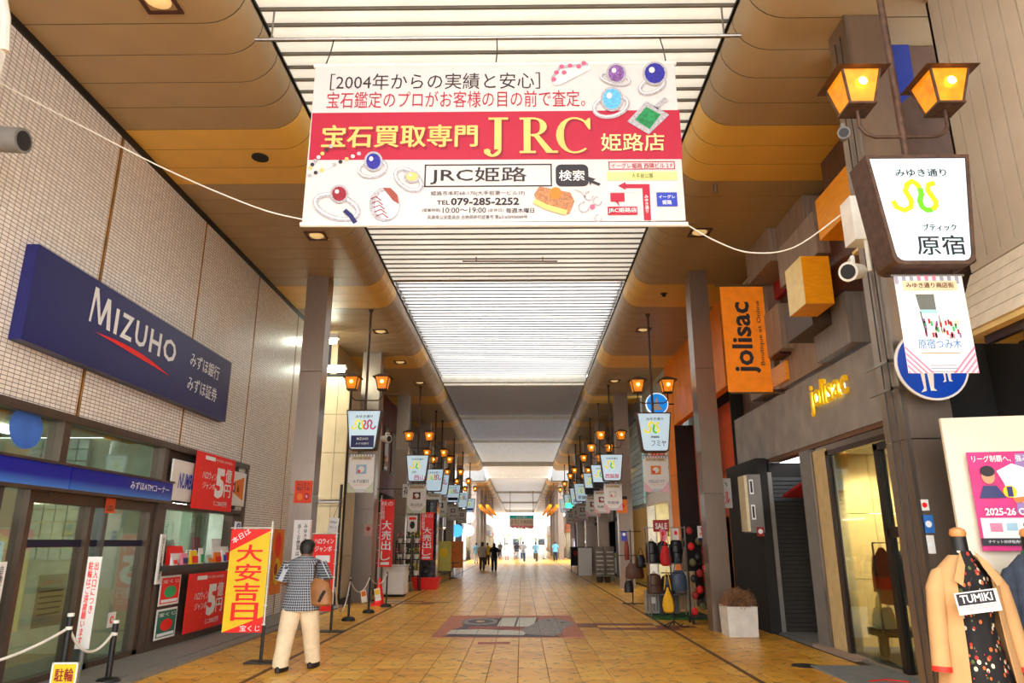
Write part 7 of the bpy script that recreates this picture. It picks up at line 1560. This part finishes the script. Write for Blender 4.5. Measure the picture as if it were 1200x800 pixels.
MB().tube([(.02,-.09,.06),(.06,-.095,.14),(.1,-.09,.2)], .02, 6).build('buckle', mDarkSteel, bg_, True)
def col_(n, c): return mat('cloth '+n, c, rough=.9)
def pp(u, v, lab, **k):
    p = aZ(u, v); return person((p.x, p.y, 0), lab, detail=0, **k)
pp(565, 668, 'distant person in a pale beige top with grey trousers, left of the pair', h=1.66, shirt=col_('beige', (190,180,165)), trousers=col_('grey', (70,68,72)), long_hair=True)
pp(579, 669, 'distant person all in black walking beside the beige one', h=1.6, shirt=col_('black', (26,26,30)), trousers=col_('navy', (30,36,52)), long_hair=True, stride=.1)
pp(571, 662, 'distant person in a yellow top seen between the pair', h=1.6, shirt=col_('yellow', (190,160,60)), trousers=col_('navy', (1,1,1)), stride=.1)
pp(558, 660, 'distant small person in pale blue on the far left', h=1.6, shirt=col_('pale blue', (130,185,215)), trousers=col_('light', (200,200,205)), stride=.1)
pp(594, 656, 'distant person in white past the pair', h=1.6, shirt=col_('white', (220,220,220)), trousers=col_('light', (1,1,1)), skirt=True)
pp(604, 652, 'distant person in pink and white near the far mouth', h=1.55, shirt=col_('pink', (220,190,200)), trousers=col_('white', (1,1,1)), skirt=True, rz=R(180))
pp(651, 657, 'distant person in a blue shirt and dark trousers standing at the right', h=1.7, shirt=col_('sky blue', (90,160,205)), trousers=col_('navy', (1,1,1)), stride=.04)
pp(638, 655, 'distant person in white on the right near the far mouth', h=1.6, shirt=col_('white', (1,1,1)), trousers=col_('white', (1,1,1)), rz=R(170))
pp(586, 652, 'distant person in grey on the left near the crossing', h=1.65, shirt=col_('mid grey', (120,120,125)), trousers=col_('navy', (1,1,1)), rz=R(180))
def bicycle(u, v, lab, who, **k):
    p = aZ(u, v); o = empty('bicycle', (p.x, p.y, 0), lab, 'bicycle')
    for y in (-.52, .55):
        pts = [(0, y+.33*math.cos(2*math.pi*j/24), .34+.33*math.sin(2*math.pi*j/24)) for j in range(25)]; w_ = MB().tube(pts, .016, 6, False).build('wheel', mBlack, o)
        for j in range(8): MB().tube([(0,y,.34),(0,y+.32*math.cos(2*math.pi*j/8),.34+.32*math.sin(2*math.pi*j/8))], .003, 4).build('spoke', mSteel, w_)
    MB().tube([(0,-.52,.34),(0,-.12,.3),(0,.42,.82),(0,.55,.34)], .015).tube([(0,-.12,.3),(0,-.2,.86)], .015).tube([(0,-.52,.34),(0,-.18,.75),(0,.4,.78)], .012).tube([(0,.42,.8),(0,.38,1.04)], .014).build('frame', mSteel, o)
    MB().tube([(-.27,.28,1.03),(-.1,.38,1.05),(.1,.38,1.05),(.27,.28,1.03)], .014).build('handlebar', mSteel, o); MB().ell([(0,-.22,.86,.07,.13),(0,-.22,.9,.08,.14)], 12).build('saddle', mBlack, o)
    MB().box((-.15,.5,.82),(.15,.75,1.0)).build('basket', mDarkSteel, o)
    person((p.x, p.y-.2, 0), who, detail=0, sit=True, **k)
bicycle(613, 659, 'bicycle ridden by the person in grey, centre', 'cyclist in a grey top riding away near the centre', h=1.7, shirt=col_('pale grey2', (165,165,175)), trousers=col_('jeans', (60,90,140)))
bicycle(628, 659, 'bicycle ridden by the person in pale blue, right of centre', 'cyclist in pale blue with a black bag right of centre', h=1.65, shirt=col_('pale blue', (1,1,1)), trousers=col_('olive', (110,100,60)))
bicycle(606, 655, 'bicycle ridden by the person in navy, left of centre', 'cyclist in navy and white left of the grey one', h=1.6, shirt=col_('navy', (1,1,1)), trousers=col_('light', (1,1,1)))
